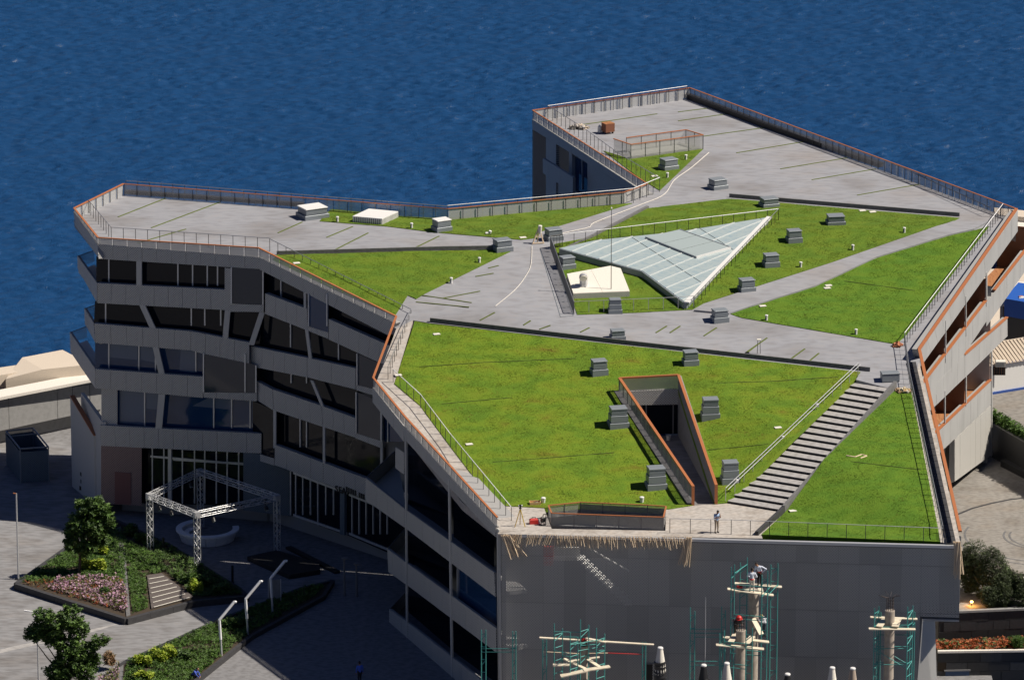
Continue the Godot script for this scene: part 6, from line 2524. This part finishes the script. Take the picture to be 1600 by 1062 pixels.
# ---------------------------------------------------------------- plants
func leaf_mesh(n: int, len_: float, wide: float, seed_: int) -> ArrayMesh:   # a small spray of folded leaves
	var r := RandomNumberGenerator.new()
	r.seed = seed_
	var st := kit()
	for i in n:
		var a := TAU * i / n + r.randf() * .8
		var d := Vector3(cos(a), r.randf_range(-.35, .8), sin(a)).normalized()
		var s := d.cross(Vector3.UP).normalized() * wide / 2
		var l := len_ * r.randf_range(.75, 1.2)
		var m := d * l * .5 + Vector3.UP * wide * .12
		var e := d * l - Vector3.UP * l * .12
		tri(st, Vector3.ZERO, m + s, e)
		tri(st, Vector3.ZERO, e, m - s)
	return done(st)

func leaves(called: String, parent: Node, m: Material, spray: ArrayMesh, places: Array, tint: Array, seed_: int, scale := 1.0) -> MultiMeshInstance3D:
	var r := RandomNumberGenerator.new()
	r.seed = seed_
	var mm := MultiMesh.new()
	mm.transform_format = MultiMesh.TRANSFORM_3D
	mm.use_colors = true
	mm.mesh = spray
	mm.instance_count = places.size()
	for i in places.size():
		var b := Basis.from_euler(Vector3(r.randf_range(-.7, .7), r.randf() * TAU, r.randf_range(-.7, .7))).scaled(Vector3.ONE * scale * r.randf_range(.7, 1.3))
		mm.set_instance_transform(i, Transform3D(b, places[i]))
		var c: Color = tint[r.randi() % tint.size()]
		var k := r.randf_range(.75, 1.25)
		mm.set_instance_color(i, Color(c.r * k, c.g * k, c.b * k))
	var o := MultiMeshInstance3D.new()
	o.multimesh = mm
	o.material_override = m
	o.set_meta("kind", "stuff")
	if parent == self:
		o.name = numbered(called)
		add_child(o)
	else:
		o.name = called
		parent.add_child(o, true)
	return o

func leaf_material() -> StandardMaterial3D:
	var m := mat(1, 1, 1, .6)
	m.vertex_color_use_as_albedo = true
	m.backlight_enabled = true
	m.backlight = Color(.35, .4, .15)
	return m

func tree(label: String, at: Vector3, clumps: Array, fork: Vector3, r0: float, tint: Array, per: int, seed_: int):
	# clumps: [x, y, z, radius] from the foot of the trunk
	var t := thing("tree", label, "tree", at)
	var r := RandomNumberGenerator.new()
	r.seed = seed_
	var st := kit()
	tube(st, Vector3(0, -.2, 0), fork * .5 + Vector3(.05, 0, 0), r0, r0 * .8, 9, false)
	tube(st, fork * .5 + Vector3(.05, 0, 0), fork, r0 * .8, r0 * .65, 9, false)
	put("trunk", st, M.bark, t)
	var where := []
	for c in clumps:
		var m := Vector3(c[0], c[1], c[2])
		st = kit()
		var mid := fork.lerp(m, .5) + Vector3(r.randf_range(-.15, .15), .1, r.randf_range(-.15, .15))
		tube(st, fork, mid, r0 * .42, r0 * .28, 6, false)
		tube(st, mid, m, r0 * .28, r0 * .12, 6, false)
		for k in 3:
			var e = m + Vector3(r.randf_range(-1, 1), r.randf_range(-.6, 1), r.randf_range(-1, 1)) * c[3] * .8
			tube(st, mid.lerp(m, .6), e, r0 * .14, r0 * .05, 5, false)
		put("limb", st, M.bark, t)
		# twigs of leaves gathered in small bunches
		var n := int(per * c[3] * c[3])
		for i in n:
			var d := Vector3(r.randfn(), r.randfn(), r.randfn()).normalized()
			var bunch = m + d * c[3] * pow(r.randf_range(.12, 1.0), .45) * Vector3(1, .85, 1).length() / 1.65
			for k in 7:
				where.append(bunch + Vector3(r.randfn(), r.randfn(), r.randfn()) * .1)
	leaves("crown", t, M.leaf, M.spray, where, tint, seed_ + 1)

func shrub(called: String, label: String, at: Vector3, rx: float, ry: float, rz: float, n: int, tint: Array, seed_: int, spray: ArrayMesh = null, scale := .6):
	var t := thing(called, label, "shrub", at)
	var r := RandomNumberGenerator.new()
	r.seed = seed_
	var st := kit()
	for k in 6:
		var a := TAU * k / 6 + r.randf()
		tube(st, Vector3.ZERO, Vector3(cos(a) * rx * .6, ry * r.randf_range(.5, .85), sin(a) * rz * .6), .03, .012, 5, false)
	put("stem", st, M.bark, t)
	var lumps := []
	for k in 7:
		lumps.append(Vector3(r.randfn() * .42, r.randf_range(.35, .75), r.randfn() * .42))
	var where := []
	for i in n:
		var c: Vector3 = lumps[i % 7]
		var d := Vector3(r.randfn(), r.randfn(), r.randfn()).normalized() * pow(r.randf_range(.2, 1), .4) * .5
		var p := c + d
		where.append(Vector3(p.x * rx, maxf(.03, p.y * ry), p.z * rz))
	leaves("foliage", t, M.leaf, spray if spray else M.spray, where, tint, seed_ + 1, scale)

func cover(called: String, label: String, category: String, poly: Array, y: float, dens: float, tint: Array, seed_: int, spray: ArrayMesh, scale := 1.0, tall := .15):
	var r := RandomNumberGenerator.new()
	r.seed = seed_
	var pts := flatset(poly, y)
	var f := flat_of(pts)
	var lo := f[0]
	var hi := f[0]
	for p in f:
		lo = lo.min(p)
		hi = hi.max(p)
	var n := int((hi.x - lo.x) * (hi.y - lo.y) * dens)
	var patch := FastNoiseLite.new()
	patch.seed = seed_
	patch.frequency = .35
	var where := []
	for i in n:
		var p := Vector2(r.randf_range(lo.x, hi.x), r.randf_range(lo.y, hi.y))
		if Geometry2D.is_point_in_polygon(p, f) and patch.get_noise_2d(p.x, p.y) > -.45 + r.randf() * .2:
			where.append(Vector3(p.x, y + r.randf() * tall * (1.0 + patch.get_noise_2d(p.x * 2, p.y * 2)), p.y))
	tag(leaves(called, self, M.leaf, spray, where, tint, seed_ + 3, scale), label, category)

func c3(r: float, g: float, b: float) -> Color:
	return Color(r, g, b)

func make_green():
	M.leaf = leaf_material()
	M.spray = leaf_mesh(6, .2, .1, 1)
	M.tuft = leaf_mesh(7, .16, .035, 2)
	M.petal = leaf_mesh(6, .075, .06, 3)
	M.fine_spray = leaf_mesh(7, .13, .045, 4)
	var dark := [c3(.03, .065, .012), c3(.05, .1, .018), c3(.07, .14, .022), c3(.11, .19, .035)]
	var bright := [c3(.06, .13, .015), c3(.09, .18, .02), c3(.05, .1, .015)]
	var lime := [c3(.3, .38, .02), c3(.22, .32, .02), c3(.36, .42, .05)]
	var olive := [c3(.03, .045, .016), c3(.045, .065, .022), c3(.06, .085, .03)]
	# trees on the left
	tree("young leafy tree standing in the flower bed of the square", P(122, 897, .4), [[.1, 4.0, 0, 1.0], [1.0, 4.9, .1, .95], [2.0, 5.1, -.2, .85], [1.4, 3.8, .3, .95], [-.3, 2.7, .3, .75], [.5, 2.2, .4, .7], [1.6, 2.9, -.4, .8], [2.4, 4.2, 0, .6], [.5, 5.6, -.2, .65], [1.5, 5.9, 0, .6], [-.6, 3.4, 0, .5]], Vector3(.15, 1.5, 0), .15, dark, 88, 31)
	tree("young leafy tree cut by the lower left edge of the view", P(104, 1096, .0), [[-2.0, 5.4, 0, .85], [-1.6, 6.6, .2, .75], [-.6, 6.1, .3, .95], [.5, 6.5, 0, .95], [.9, 5.6, -.2, .85], [-.7, 5.0, .3, .8], [.2, 4.3, .2, .9], [1.0, 3.6, 0, 1.0], [0, 2.9, .3, 1.0], [-.8, 2.2, .2, .85], [1.3, 2.4, 0, .9], [2.2, 4.5, 0, .5], [2.8, 4.8, 0, .4], [1.8, 3.2, -.2, .7], [-2.6, 5.2, 0, .45]], Vector3(0, 1.6, 0), .16, dark, 88, 41)
	# beds of the square
	cover("ground_cover", "dense green ground cover on the left half of the flower bed", "ground cover", [[30, 909], [110, 856], [176, 822], [186, 830], [194, 880], [196, 912], [90, 910]], .36, 75, bright, 51, M.fine_spray, 1.1, .2)
	cover("pink_flowers", "low pink flowering plants along the front of the flower bed", "flowers", [[70, 918], [92, 903], [180, 900], [197, 922], [199, 957], [120, 933]], .38, 120, [c3(.4, .22, .34), c3(.5, .32, .42), c3(.08, .1, .03), c3(.12, .12, .04), c3(.45, .3, .36)], 52, M.petal, 1.2, .3)
	cover("rusty_plants", "rust red and olive low plants among the pink flowers", "flowers", [[34, 912], [100, 905], [190, 905], [199, 930], [196, 958], [130, 938], [80, 925]], .37, 26, [c3(.3, .07, .02), c3(.14, .1, .03), c3(.16, .15, .04)], 53, M.fine_spray, 1.0, .25)
	cover("ground_cover", "bright green ground cover between stone strip and timber deck", "ground cover", [[186, 826], [200, 846], [240, 864], [262, 890], [250, 894], [227, 898], [230, 950], [207, 958], [200, 900]], .38, 90, bright, 54, M.fine_spray, 1.0, .16)
	cover("ground_cover", "shaded green ground cover along the right edge of the flower bed", "ground cover", [[190, 824], [262, 852], [368, 918], [380, 928], [306, 932], [256, 892], [240, 864]], .38, 70, dark, 55, M.fine_spray, 1.1, .25)
	cover("ground_cover", "green ground cover of the lower planting bed", "ground cover", [[200, 1033], [345, 970], [470, 921], [505, 915], [495, 929], [390, 988], [300, 1062], [200, 1100], [192, 1066]], .27, 75, bright, 56, M.fine_spray, 1.1, .25)
	cover("pink_flowers", "pale pink flowers beside the lower left tree", "flowers", [[150, 1064], [186, 1038], [184, 1085], [130, 1085]], .3, 90, [c3(.4, .26, .36), c3(.1, .13, .04), c3(.2, .18, .06)], 57, M.petal, 1.2, .3)
	for k in [[147, 892, 1.05, .95, .6, 900, lime, "bright lime shrub right behind the tree trunk in the flower bed"], [160, 868, .4, 1.3, .4, 300, lime, "tall narrow lime shrub behind the tree crown in the flower bed"], [205, 836, .75, .8, .7, 600, dark, "round dark shrub in the shaded upper part of the flower bed"], [222, 848, .7, .7, .6, 550, dark, "dark shrub below the round one, nearest the left truss leg"], [283, 906, .5, .55, .5, 400, dark, "small shrub at the back edge of the timber deck"], [298, 912, .55, .7, .5, 450, bright, "small green shrub between deck and front truss leg"], [306, 925, .55, .9, .5, 500, lime, "yellow green shrub right of the timber deck"], [321, 915, .8, .8, .6, 700, dark, "large dark shrub under the front truss leg"], [345, 927, .8, .75, .6, 650, dark, "dark shrub at the right end of the flower bed"], [165, 928, .45, .5, .4, 300, dark, "dark green clump among the pink flowers"],
			[222, 1040, .75, .75, .6, 650, lime, "left lime shrub of the two in the lower bed"], [252, 1033, .95, .95, .7, 800, lime, "right lime shrub of the two in the lower bed"], [228, 1062, .6, .6, .5, 400, lime, "lime shrub cut by the lower edge of the view"], [285, 1028, .8, .6, .6, 500, dark, "dark shrub right of the lime pair in the lower bed"], [362, 980, 1.1, .7, .6, 700, dark, "dark green shrub between the nearest and middle bent lamps"]]:
		shrub("shrub", k[7], P(k[0], k[1], .3), k[2], k[3], k[4], k[5], k[6], 60 + int(k[0]), M.spray, .7)
	shrub("dry_grass", "reddish dry grass tuft beside the crown of the lower left tree", P(172, 1040, .3), .6, .9, .5, 260, [c3(.25, .14, .08), c3(.2, .16, .06), c3(.3, .2, .12)], 77, M.tuft, 1.6)
	# bushes, hedge and red terrace on the right
	for k in [[1512, 925, 1.2, 3.2, 1.0, 2600, "dark bush right beside the overhanging corner of the punched wall"], [1545, 935, 2.2, 3.6, 1.3, 5000, "largest dark olive bush at the right edge behind the retaining wall"], [1583, 944, 1.7, 2.1, 1.1, 3200, "lower round bush right of the largest one at the right edge"], [1557, 948, 1.3, 1.6, .8, 2000, "small dark bush in front of the largest one"], [1606, 945, 1.5, 1.8, 1, 2000, "bush cut by the right edge of the view"]]:
		shrub("bush", k[6], P(k[0], k[1], COURT), k[2], k[3], k[4], k[5], olive, 90 + int(k[0]), M.fine_spray, .9)
	shrub("bush", "fresh green shrub with feathery tips among the dark bushes", P(1578, 930, COURT), .9, 2.2, .7, 1100, bright, 88, M.fine_spray, .9)
	cover("red_flowers", "rust red flowers with green tufts on the terrace between the black walls", "flowers", [[1460, 1003], [1700, 996], [1700, 1014], [1466, 1017]], COURT - 2.15, 130, [c3(.42, .1, .03), c3(.3, .07, .02), c3(.38, .12, .04), c3(.06, .1, .02)], 58, M.petal, 1.5, .25)
	shrub("shrub", "round dark shrub on the red flowered terrace", P(1587, 1012, COURT - 2.15), .7, .9, .5, 900, bright, 99, M.fine_spray, .8)
	var hp := [P(1549, 700, COURT + 2.9), P(1680, 765, COURT + 2.9)]
	var h0 := P(1549, 713, COURT)
	var h1 := P(1680, 790, COURT)
	var t := thing("hedge", "clipped green hedge on top of the black wall at the right edge", "hedge", h0 + Vector3(0, 2.9, -.7))
	var where := []
	var r := RandomNumberGenerator.new()
	r.seed = 17
	for i in 2600:
		var e := (h1 - h0) * r.randf()
		where.append(Vector3(e.x, e.y, e.z) + Vector3(r.randf_range(-.3, .3), r.randf() * .9, r.randf_range(-.6, .5)))
	leaves("foliage", t, M.leaf, M.spray, where, bright, 18, .8)
	var st := kit()
	for i in 12:
		var e := (h1 - h0) * (i / 12.0)
		tube(st, e, e + Vector3(0, .5, 0), .03, .02, 5, false)
	put("stem", st, M.bark, t)

# ---------------------------------------------------------------- people
func figure(label: String, at: Vector3, turn: float, j: Dictionary, skin: Color, shirt: Color, legs: Color, shoes: Color, hair: Color, sleeves := true) -> Node3D:
	# j: joints in metres from the point between the feet, facing +z
	var t := thing("person", label, "person", at, turn)
	var bones := []    # a, b, ra, rb, colour
	var add := func(a, b, ra, rb, c): bones.append([a, b, ra, rb, c])
	add.call(j.hip + Vector3(-.07, .02, 0), j.hip + Vector3(.07, .02, 0), .125, .125, legs)
	add.call(j.hip + Vector3(0, .06, 0), j.chest, .135, .155, shirt)
	add.call(j.chest + Vector3(-.1, .06, 0), j.chest + Vector3(.1, .06, 0), .115, .115, shirt)
	add.call(j.chest + Vector3(0, .12, 0), j.neck, .06, .055, skin)
	for s in 2:
		var k: String = "lr"[s]
		add.call(j["sh" + k], j["el" + k], .062, .05, shirt)
		add.call(j["el" + k], j["wr" + k], .046, .034, shirt if sleeves else skin)
		var hand: Vector3 = (j["wr" + k] - j["el" + k]).normalized()
		add.call(j["wr" + k], j["wr" + k] + hand * .09, .032, .036, skin)
		for f in 4:
			var side := hand.cross(Vector3(.3, .2, 1)).normalized() * (.018 * (f - 1.5))
			add.call(j["wr" + k] + hand * .09 + side, j["wr" + k] + hand * (.165 - .012 * absf(f - 1.5)) + side * 1.1, .011, .009, skin)
		var th := hand.cross(Vector3(.3, .2, 1)).normalized() * .045
		add.call(j["wr" + k] + hand * .04, j["wr" + k] + hand * .09 + th, .014, .01, skin)
		add.call(j.hip + Vector3(-.085 if s == 0 else .085, 0, 0), j["kn" + k], .095, .066, legs)
		add.call(j["kn" + k], j["an" + k], .062, .045, legs)
		add.call(j["an" + k] + Vector3(0, -.04, -.02), j["an" + k] + Vector3(0, -.05, .15), .046, .036, shoes)
	var body := surface(bones, .026, .035)
	put("body", body, M.flesh, t)
	# head
	var h: Vector3 = j.head
	var f: Vector3 = j.face
	f = f.normalized()
	var side := Vector3.UP.cross(f).normalized()
	var up := f.cross(side).normalized()
	var hb := [[h + up * .035, h + up * .02 + f * .012, .088, .084, skin], [h - up * .06 + f * .03, h - up * .085 + f * .045, .055, .04, skin], [h + f * .09 - up * .01, h + f * .108 - up * .03, .011, .013, skin], [h - side * .088 - up * .01, h - side * .09 + up * .02, .014, .016, skin], [h + side * .088 - up * .01, h + side * .09 + up * .02, .014, .016, skin], [h - up * .08 - f * .02, j.neck, .055, .058, skin]]
	var head := put("head", surface(hb, .011, .012), M.flesh, t)
	var st := kit()
	for s in [-1, 1]:
		lathe(st, h + f * .092 + side * .033 * s + up * .015, [Vector2(0, -.008), Vector2(.012, 0), Vector2(0, .008)], 6)
	put("eye", st, M.black, head)
	st = kit()
	bar(st, h + f * .1 - up * .052 - side * .022, h + f * .1 - up * .052 + side * .022, .008, .01)
	put("mouth", st, paint(.2, .06, .05), head)
	var cap := [[h + up * .06 - f * .02, h + up * .045 - f * .05, .09, .085, hair], [h - f * .05 + up * .02, h - f * .06 - up * .03, .078, .06, hair]]
	put("hair", surface(cap, .011, .012), M.flesh, head)
	return t

func surface(bones: Array, cell: float, blend: float) -> ArrayMesh:   # surface nets round smoothly joined tapered capsules
	var lo := Vector3.ONE * 1e9
	var hi := -lo
	for b in bones:
		var r: float = maxf(b[2], b[3]) + cell * 2
		lo = lo.min(b[0] - Vector3.ONE * r).min(b[1] - Vector3.ONE * r)
		hi = hi.max(b[0] + Vector3.ONE * r).max(b[1] + Vector3.ONE * r)
	var nx := int((hi.x - lo.x) / cell) + 2
	var ny := int((hi.y - lo.y) / cell) + 2
	var nz := int((hi.z - lo.z) / cell) + 2
	var val := PackedFloat32Array()
	val.resize(nx * ny * nz)
	val.fill(1.0)
	for b in bones:
		var r: float = maxf(b[2], b[3]) + cell * 2.5
		var p0: Vector3 = ((b[0].min(b[1]) - Vector3.ONE * r) - lo) / cell
		var p1: Vector3 = ((b[0].max(b[1]) + Vector3.ONE * r) - lo) / cell
		var ab: Vector3 = b[1] - b[0]
		var inv := 1.0 / maxf(ab.length_squared(), 1e-8)
		for z in range(maxi(0, int(p0.z)), mini(nz, int(p1.z) + 1)):
			for y in range(maxi(0, int(p0.y)), mini(ny, int(p1.y) + 1)):
				for x in range(maxi(0, int(p0.x)), mini(nx, int(p1.x) + 1)):
					var p := lo + Vector3(x, y, z) * cell
					var u: float = clampf((p - b[0]).dot(ab) * inv, 0, 1)
					var d: float = (p - b[0] - ab * u).length() - lerpf(b[2], b[3], u)
					var i := (z * ny + y) * nx + x
					var o := val[i]
					var hh := clampf(.5 + .5 * (o - d) / blend, 0, 1)
					val[i] = lerpf(o, d, hh) - blend * hh * (1 - hh) if o < .9 else d
	var id := {}
	var vs := PackedVector3Array()
	var cs := PackedColorArray()
	var quads := []
	for z in nz - 1:
		for y in ny - 1:
			for x in nx - 1:
				var i := (z * ny + y) * nx + x
				var s := 0
				var sum := Vector3.ZERO
				var cnt := 0
				var c := [val[i], val[i + 1], val[i + nx], val[i + nx + 1], val[i + nx * ny], val[i + nx * ny + 1], val[i + nx * ny + nx], val[i + nx * ny + nx + 1]]
				for k in 8:
					if c[k] < 0: s += 1
				if s == 0 or s == 8:
					continue
				for e in [[0, 1], [2, 3], [4, 5], [6, 7], [0, 2], [1, 3], [4, 6], [5, 7], [0, 4], [1, 5], [2, 6], [3, 7]]:
					var a: float = c[e[0]]
					var b: float = c[e[1]]
					if (a < 0) != (b < 0):
						var u := a / (a - b)
						var pa := Vector3(e[0] & 1, (e[0] >> 1) & 1, e[0] >> 2)
						var pb := Vector3(e[1] & 1, (e[1] >> 1) & 1, e[1] >> 2)
						sum += pa.lerp(pb, u)
						cnt += 1
				var v := lo + (Vector3(x, y, z) + sum / cnt) * cell
				id[i] = vs.size()
				vs.append(v)
				var best := 1e9
				var col := Color.WHITE
				for b in bones:
					var ab: Vector3 = b[1] - b[0]
					var u: float = clampf((v - b[0]).dot(ab) / maxf(ab.length_squared(), 1e-8), 0, 1)
					var d: float = (v - b[0] - ab * u).length() - lerpf(b[2], b[3], u)
					if d < best:
						best = d
						col = b[4]
				cs.append(col)
	var ix := PackedInt32Array()
	for z in range(1, nz - 1):
		for y in range(1, ny - 1):
			for x in range(1, nx - 1):
				var i := (z * ny + y) * nx + x
				var a := val[i] < 0
				for k in 3:
					var st: int = [1, nx, nx * ny][k]
					if a == (val[i + st] < 0):
						continue
					var d1: int = [nx, nx * ny, 1][k]
					var d2: int = [nx * ny, 1, nx][k]
					var q := [i, i - d1, i - d1 - d2, i - d2]
					if not (id.has(q[0]) and id.has(q[1]) and id.has(q[2]) and id.has(q[3])):
						continue
					var w := [id[q[0]], id[q[1]], id[q[2]], id[q[3]]]
					if a:
						ix.append_array(PackedInt32Array([w[0], w[1], w[2], w[0], w[2], w[3]]))
					else:
						ix.append_array(PackedInt32Array([w[0], w[2], w[1], w[0], w[3], w[2]]))
	var st2 := SurfaceTool.new()
	st2.begin(Mesh.PRIMITIVE_TRIANGLES)
	st2.set_smooth_group(0)
	for i in ix:
		st2.set_color(cs[i])
		st2.add_vertex(vs[i])
	st2.index()
	st2.generate_normals()
	return st2.commit()

func pose(over: Dictionary) -> Dictionary:
	var j := {"hip": Vector3(0, .93, 0), "chest": Vector3(0, 1.28, .01), "neck": Vector3(0, 1.5, .02), "head": Vector3(0, 1.63, .05), "face": Vector3(0, -.1, 1),
		"shl": Vector3(-.19, 1.4, 0), "shr": Vector3(.19, 1.4, 0), "ell": Vector3(-.25, 1.12, .0), "elr": Vector3(.25, 1.12, .0), "wrl": Vector3(-.26, .87, .08), "wrr": Vector3(.26, .87, .08),
		"knl": Vector3(-.1, .5, .02), "knr": Vector3(.1, .5, .02), "anl": Vector3(-.11, .09, -.02), "anr": Vector3(.11, .09, -.02)}
	j.merge(over, true)
	return j

func make_people():
	M.flesh = mat(1, 1, 1, .8)
	M.flesh.vertex_color_use_as_albedo = true
	var skin := Color(.32, .18, .11)
	var black := Color(.012, .011, .011)
	figure("man in pale blue shirt looking down at his hands on the roof terrace", P(1120, 832, TERRACE), .5, pose({"chest": Vector3(0, 1.28, .03), "neck": Vector3(0, 1.49, .08), "head": Vector3(0, 1.6, .15), "face": Vector3(0, -.6, 1), "ell": Vector3(-.24, 1.16, .08), "elr": Vector3(.25, 1.15, .1), "wrl": Vector3(-.08, 1.22, .3), "wrr": Vector3(.12, 1.4, .25)}), skin, Color(.3, .42, .62), Color(.3, .25, .19), black, black, false)
	var w1 := figure("worker in white shirt, pale trousers and red waist cloth seen from behind", Z(1175, 927, 13.6), PI - .2, pose({"ell": Vector3(-.3, 1.14, .08), "elr": Vector3(.3, 1.14, .08), "wrl": Vector3(-.16, 1.05, .26), "wrr": Vector3(.16, 1.05, .26), "anl": Vector3(-.14, .09, 0), "anr": Vector3(.15, .09, 0)}), skin, Color(.6, .65, .74), Color(.66, .6, .52), Color(.25, .2, .16), black)
	w1.scale = Vector3.ONE * 1.08
	var w2 := figure("worker in white shirt and black trousers with hand on hip on the high platform", Z(1187, 916, 12.4), -.5, pose({"hip": Vector3(0, .95, -.06), "chest": Vector3(-.04, 1.28, .08), "neck": Vector3(-.1, 1.47, .17), "head": Vector3(-.13, 1.57, .24), "face": Vector3(-.3, -.7, 1), "shl": Vector3(-.22, 1.38, .1), "shr": Vector3(.16, 1.4, .06), "ell": Vector3(-.28, 1.1, .14), "elr": Vector3(.42, 1.24, -.08), "wrl": Vector3(-.24, .9, .26), "wrr": Vector3(.2, 1.0, .02)}), skin, Color(.6, .65, .76), black, black, black)
	w2.scale = Vector3.ONE * 1.08
	for k in [[w1, .98], [w2, 1.0]]:
		var st := kit()
		lathe(st, Vector3(0, k[1] - .04, 0 if k[0] == w1 else -.05), [Vector2(.15, 0), Vector2(.172, .03), Vector2(.172, .08), Vector2(.15, .11)], 14)
		put("waist_cloth", st, M.red, k[0])
	var w3 := figure("worker in pale shirt half hidden behind the leaning board", Z(1195, 994, 13.2), -1.2, pose({"chest": Vector3(0, 1.26, .1), "neck": Vector3(0, 1.43, .2), "head": Vector3(0, 1.53, .27), "face": Vector3(0, -.5, 1), "ell": Vector3(-.24, 1.16, .22), "elr": Vector3(.24, 1.16, .22), "wrl": Vector3(-.15, 1.2, .46), "wrr": Vector3(.15, 1.2, .46)}), skin, Color(.6, .62, .66), Color(.05, .06, .09), black, Color(.4, .3, .1))
	var w4 := figure("worker dressed in black crouching behind the red capped column", Z(1150, 996, 14.9), .7, pose({"chest": Vector3(0, 1.24, .12), "neck": Vector3(0, 1.4, .24), "head": Vector3(0, 1.5, .32), "face": Vector3(.2, -.6, 1), "wrl": Vector3(-.2, 1.05, .35), "wrr": Vector3(.2, 1.05, .35), "ell": Vector3(-.28, 1.1, .12), "elr": Vector3(.28, 1.1, .12)}), skin, Color(.014, .014, .016), black, black, black)
	figure("person in bright blue shirt crossing the shaded square at the lower edge", P(562, 1068, 0), PI + .3, pose({"knl": Vector3(-.1, .5, .14), "anl": Vector3(-.1, .1, .1), "anr": Vector3(.1, .1, -.22)}), skin, Color(.06, .14, .6), Color(.02, .02, .03), black, black)
	figure("person in red top standing inside the shopfront doorway", P(577, 851, 0), 2.6, pose({}), skin, Color(.7, .015, .015), Color(.02, .03, .03), black, black)
	figure("person in blue crouching beside the lower planting bed", P(303, 1064, 0), 1.2, pose({"hip": Vector3(0, .45, -.1), "chest": Vector3(0, .72, .12), "neck": Vector3(0, .9, .22), "head": Vector3(0, 1.0, .3), "shl": Vector3(-.19, .84, .1), "shr": Vector3(.19, .84, .1), "ell": Vector3(-.24, .6, .3), "elr": Vector3(.24, .6, .3), "wrl": Vector3(-.12, .42, .42), "wrr": Vector3(.12, .42, .42), "knl": Vector3(-.14, .5, .28), "knr": Vector3(.14, .5, .28), "anl": Vector3(-.12, .09, 0), "anr": Vector3(.12, .09, 0)}), skin, Color(.05, .09, .4), Color(.02, .02, .03), black, black)
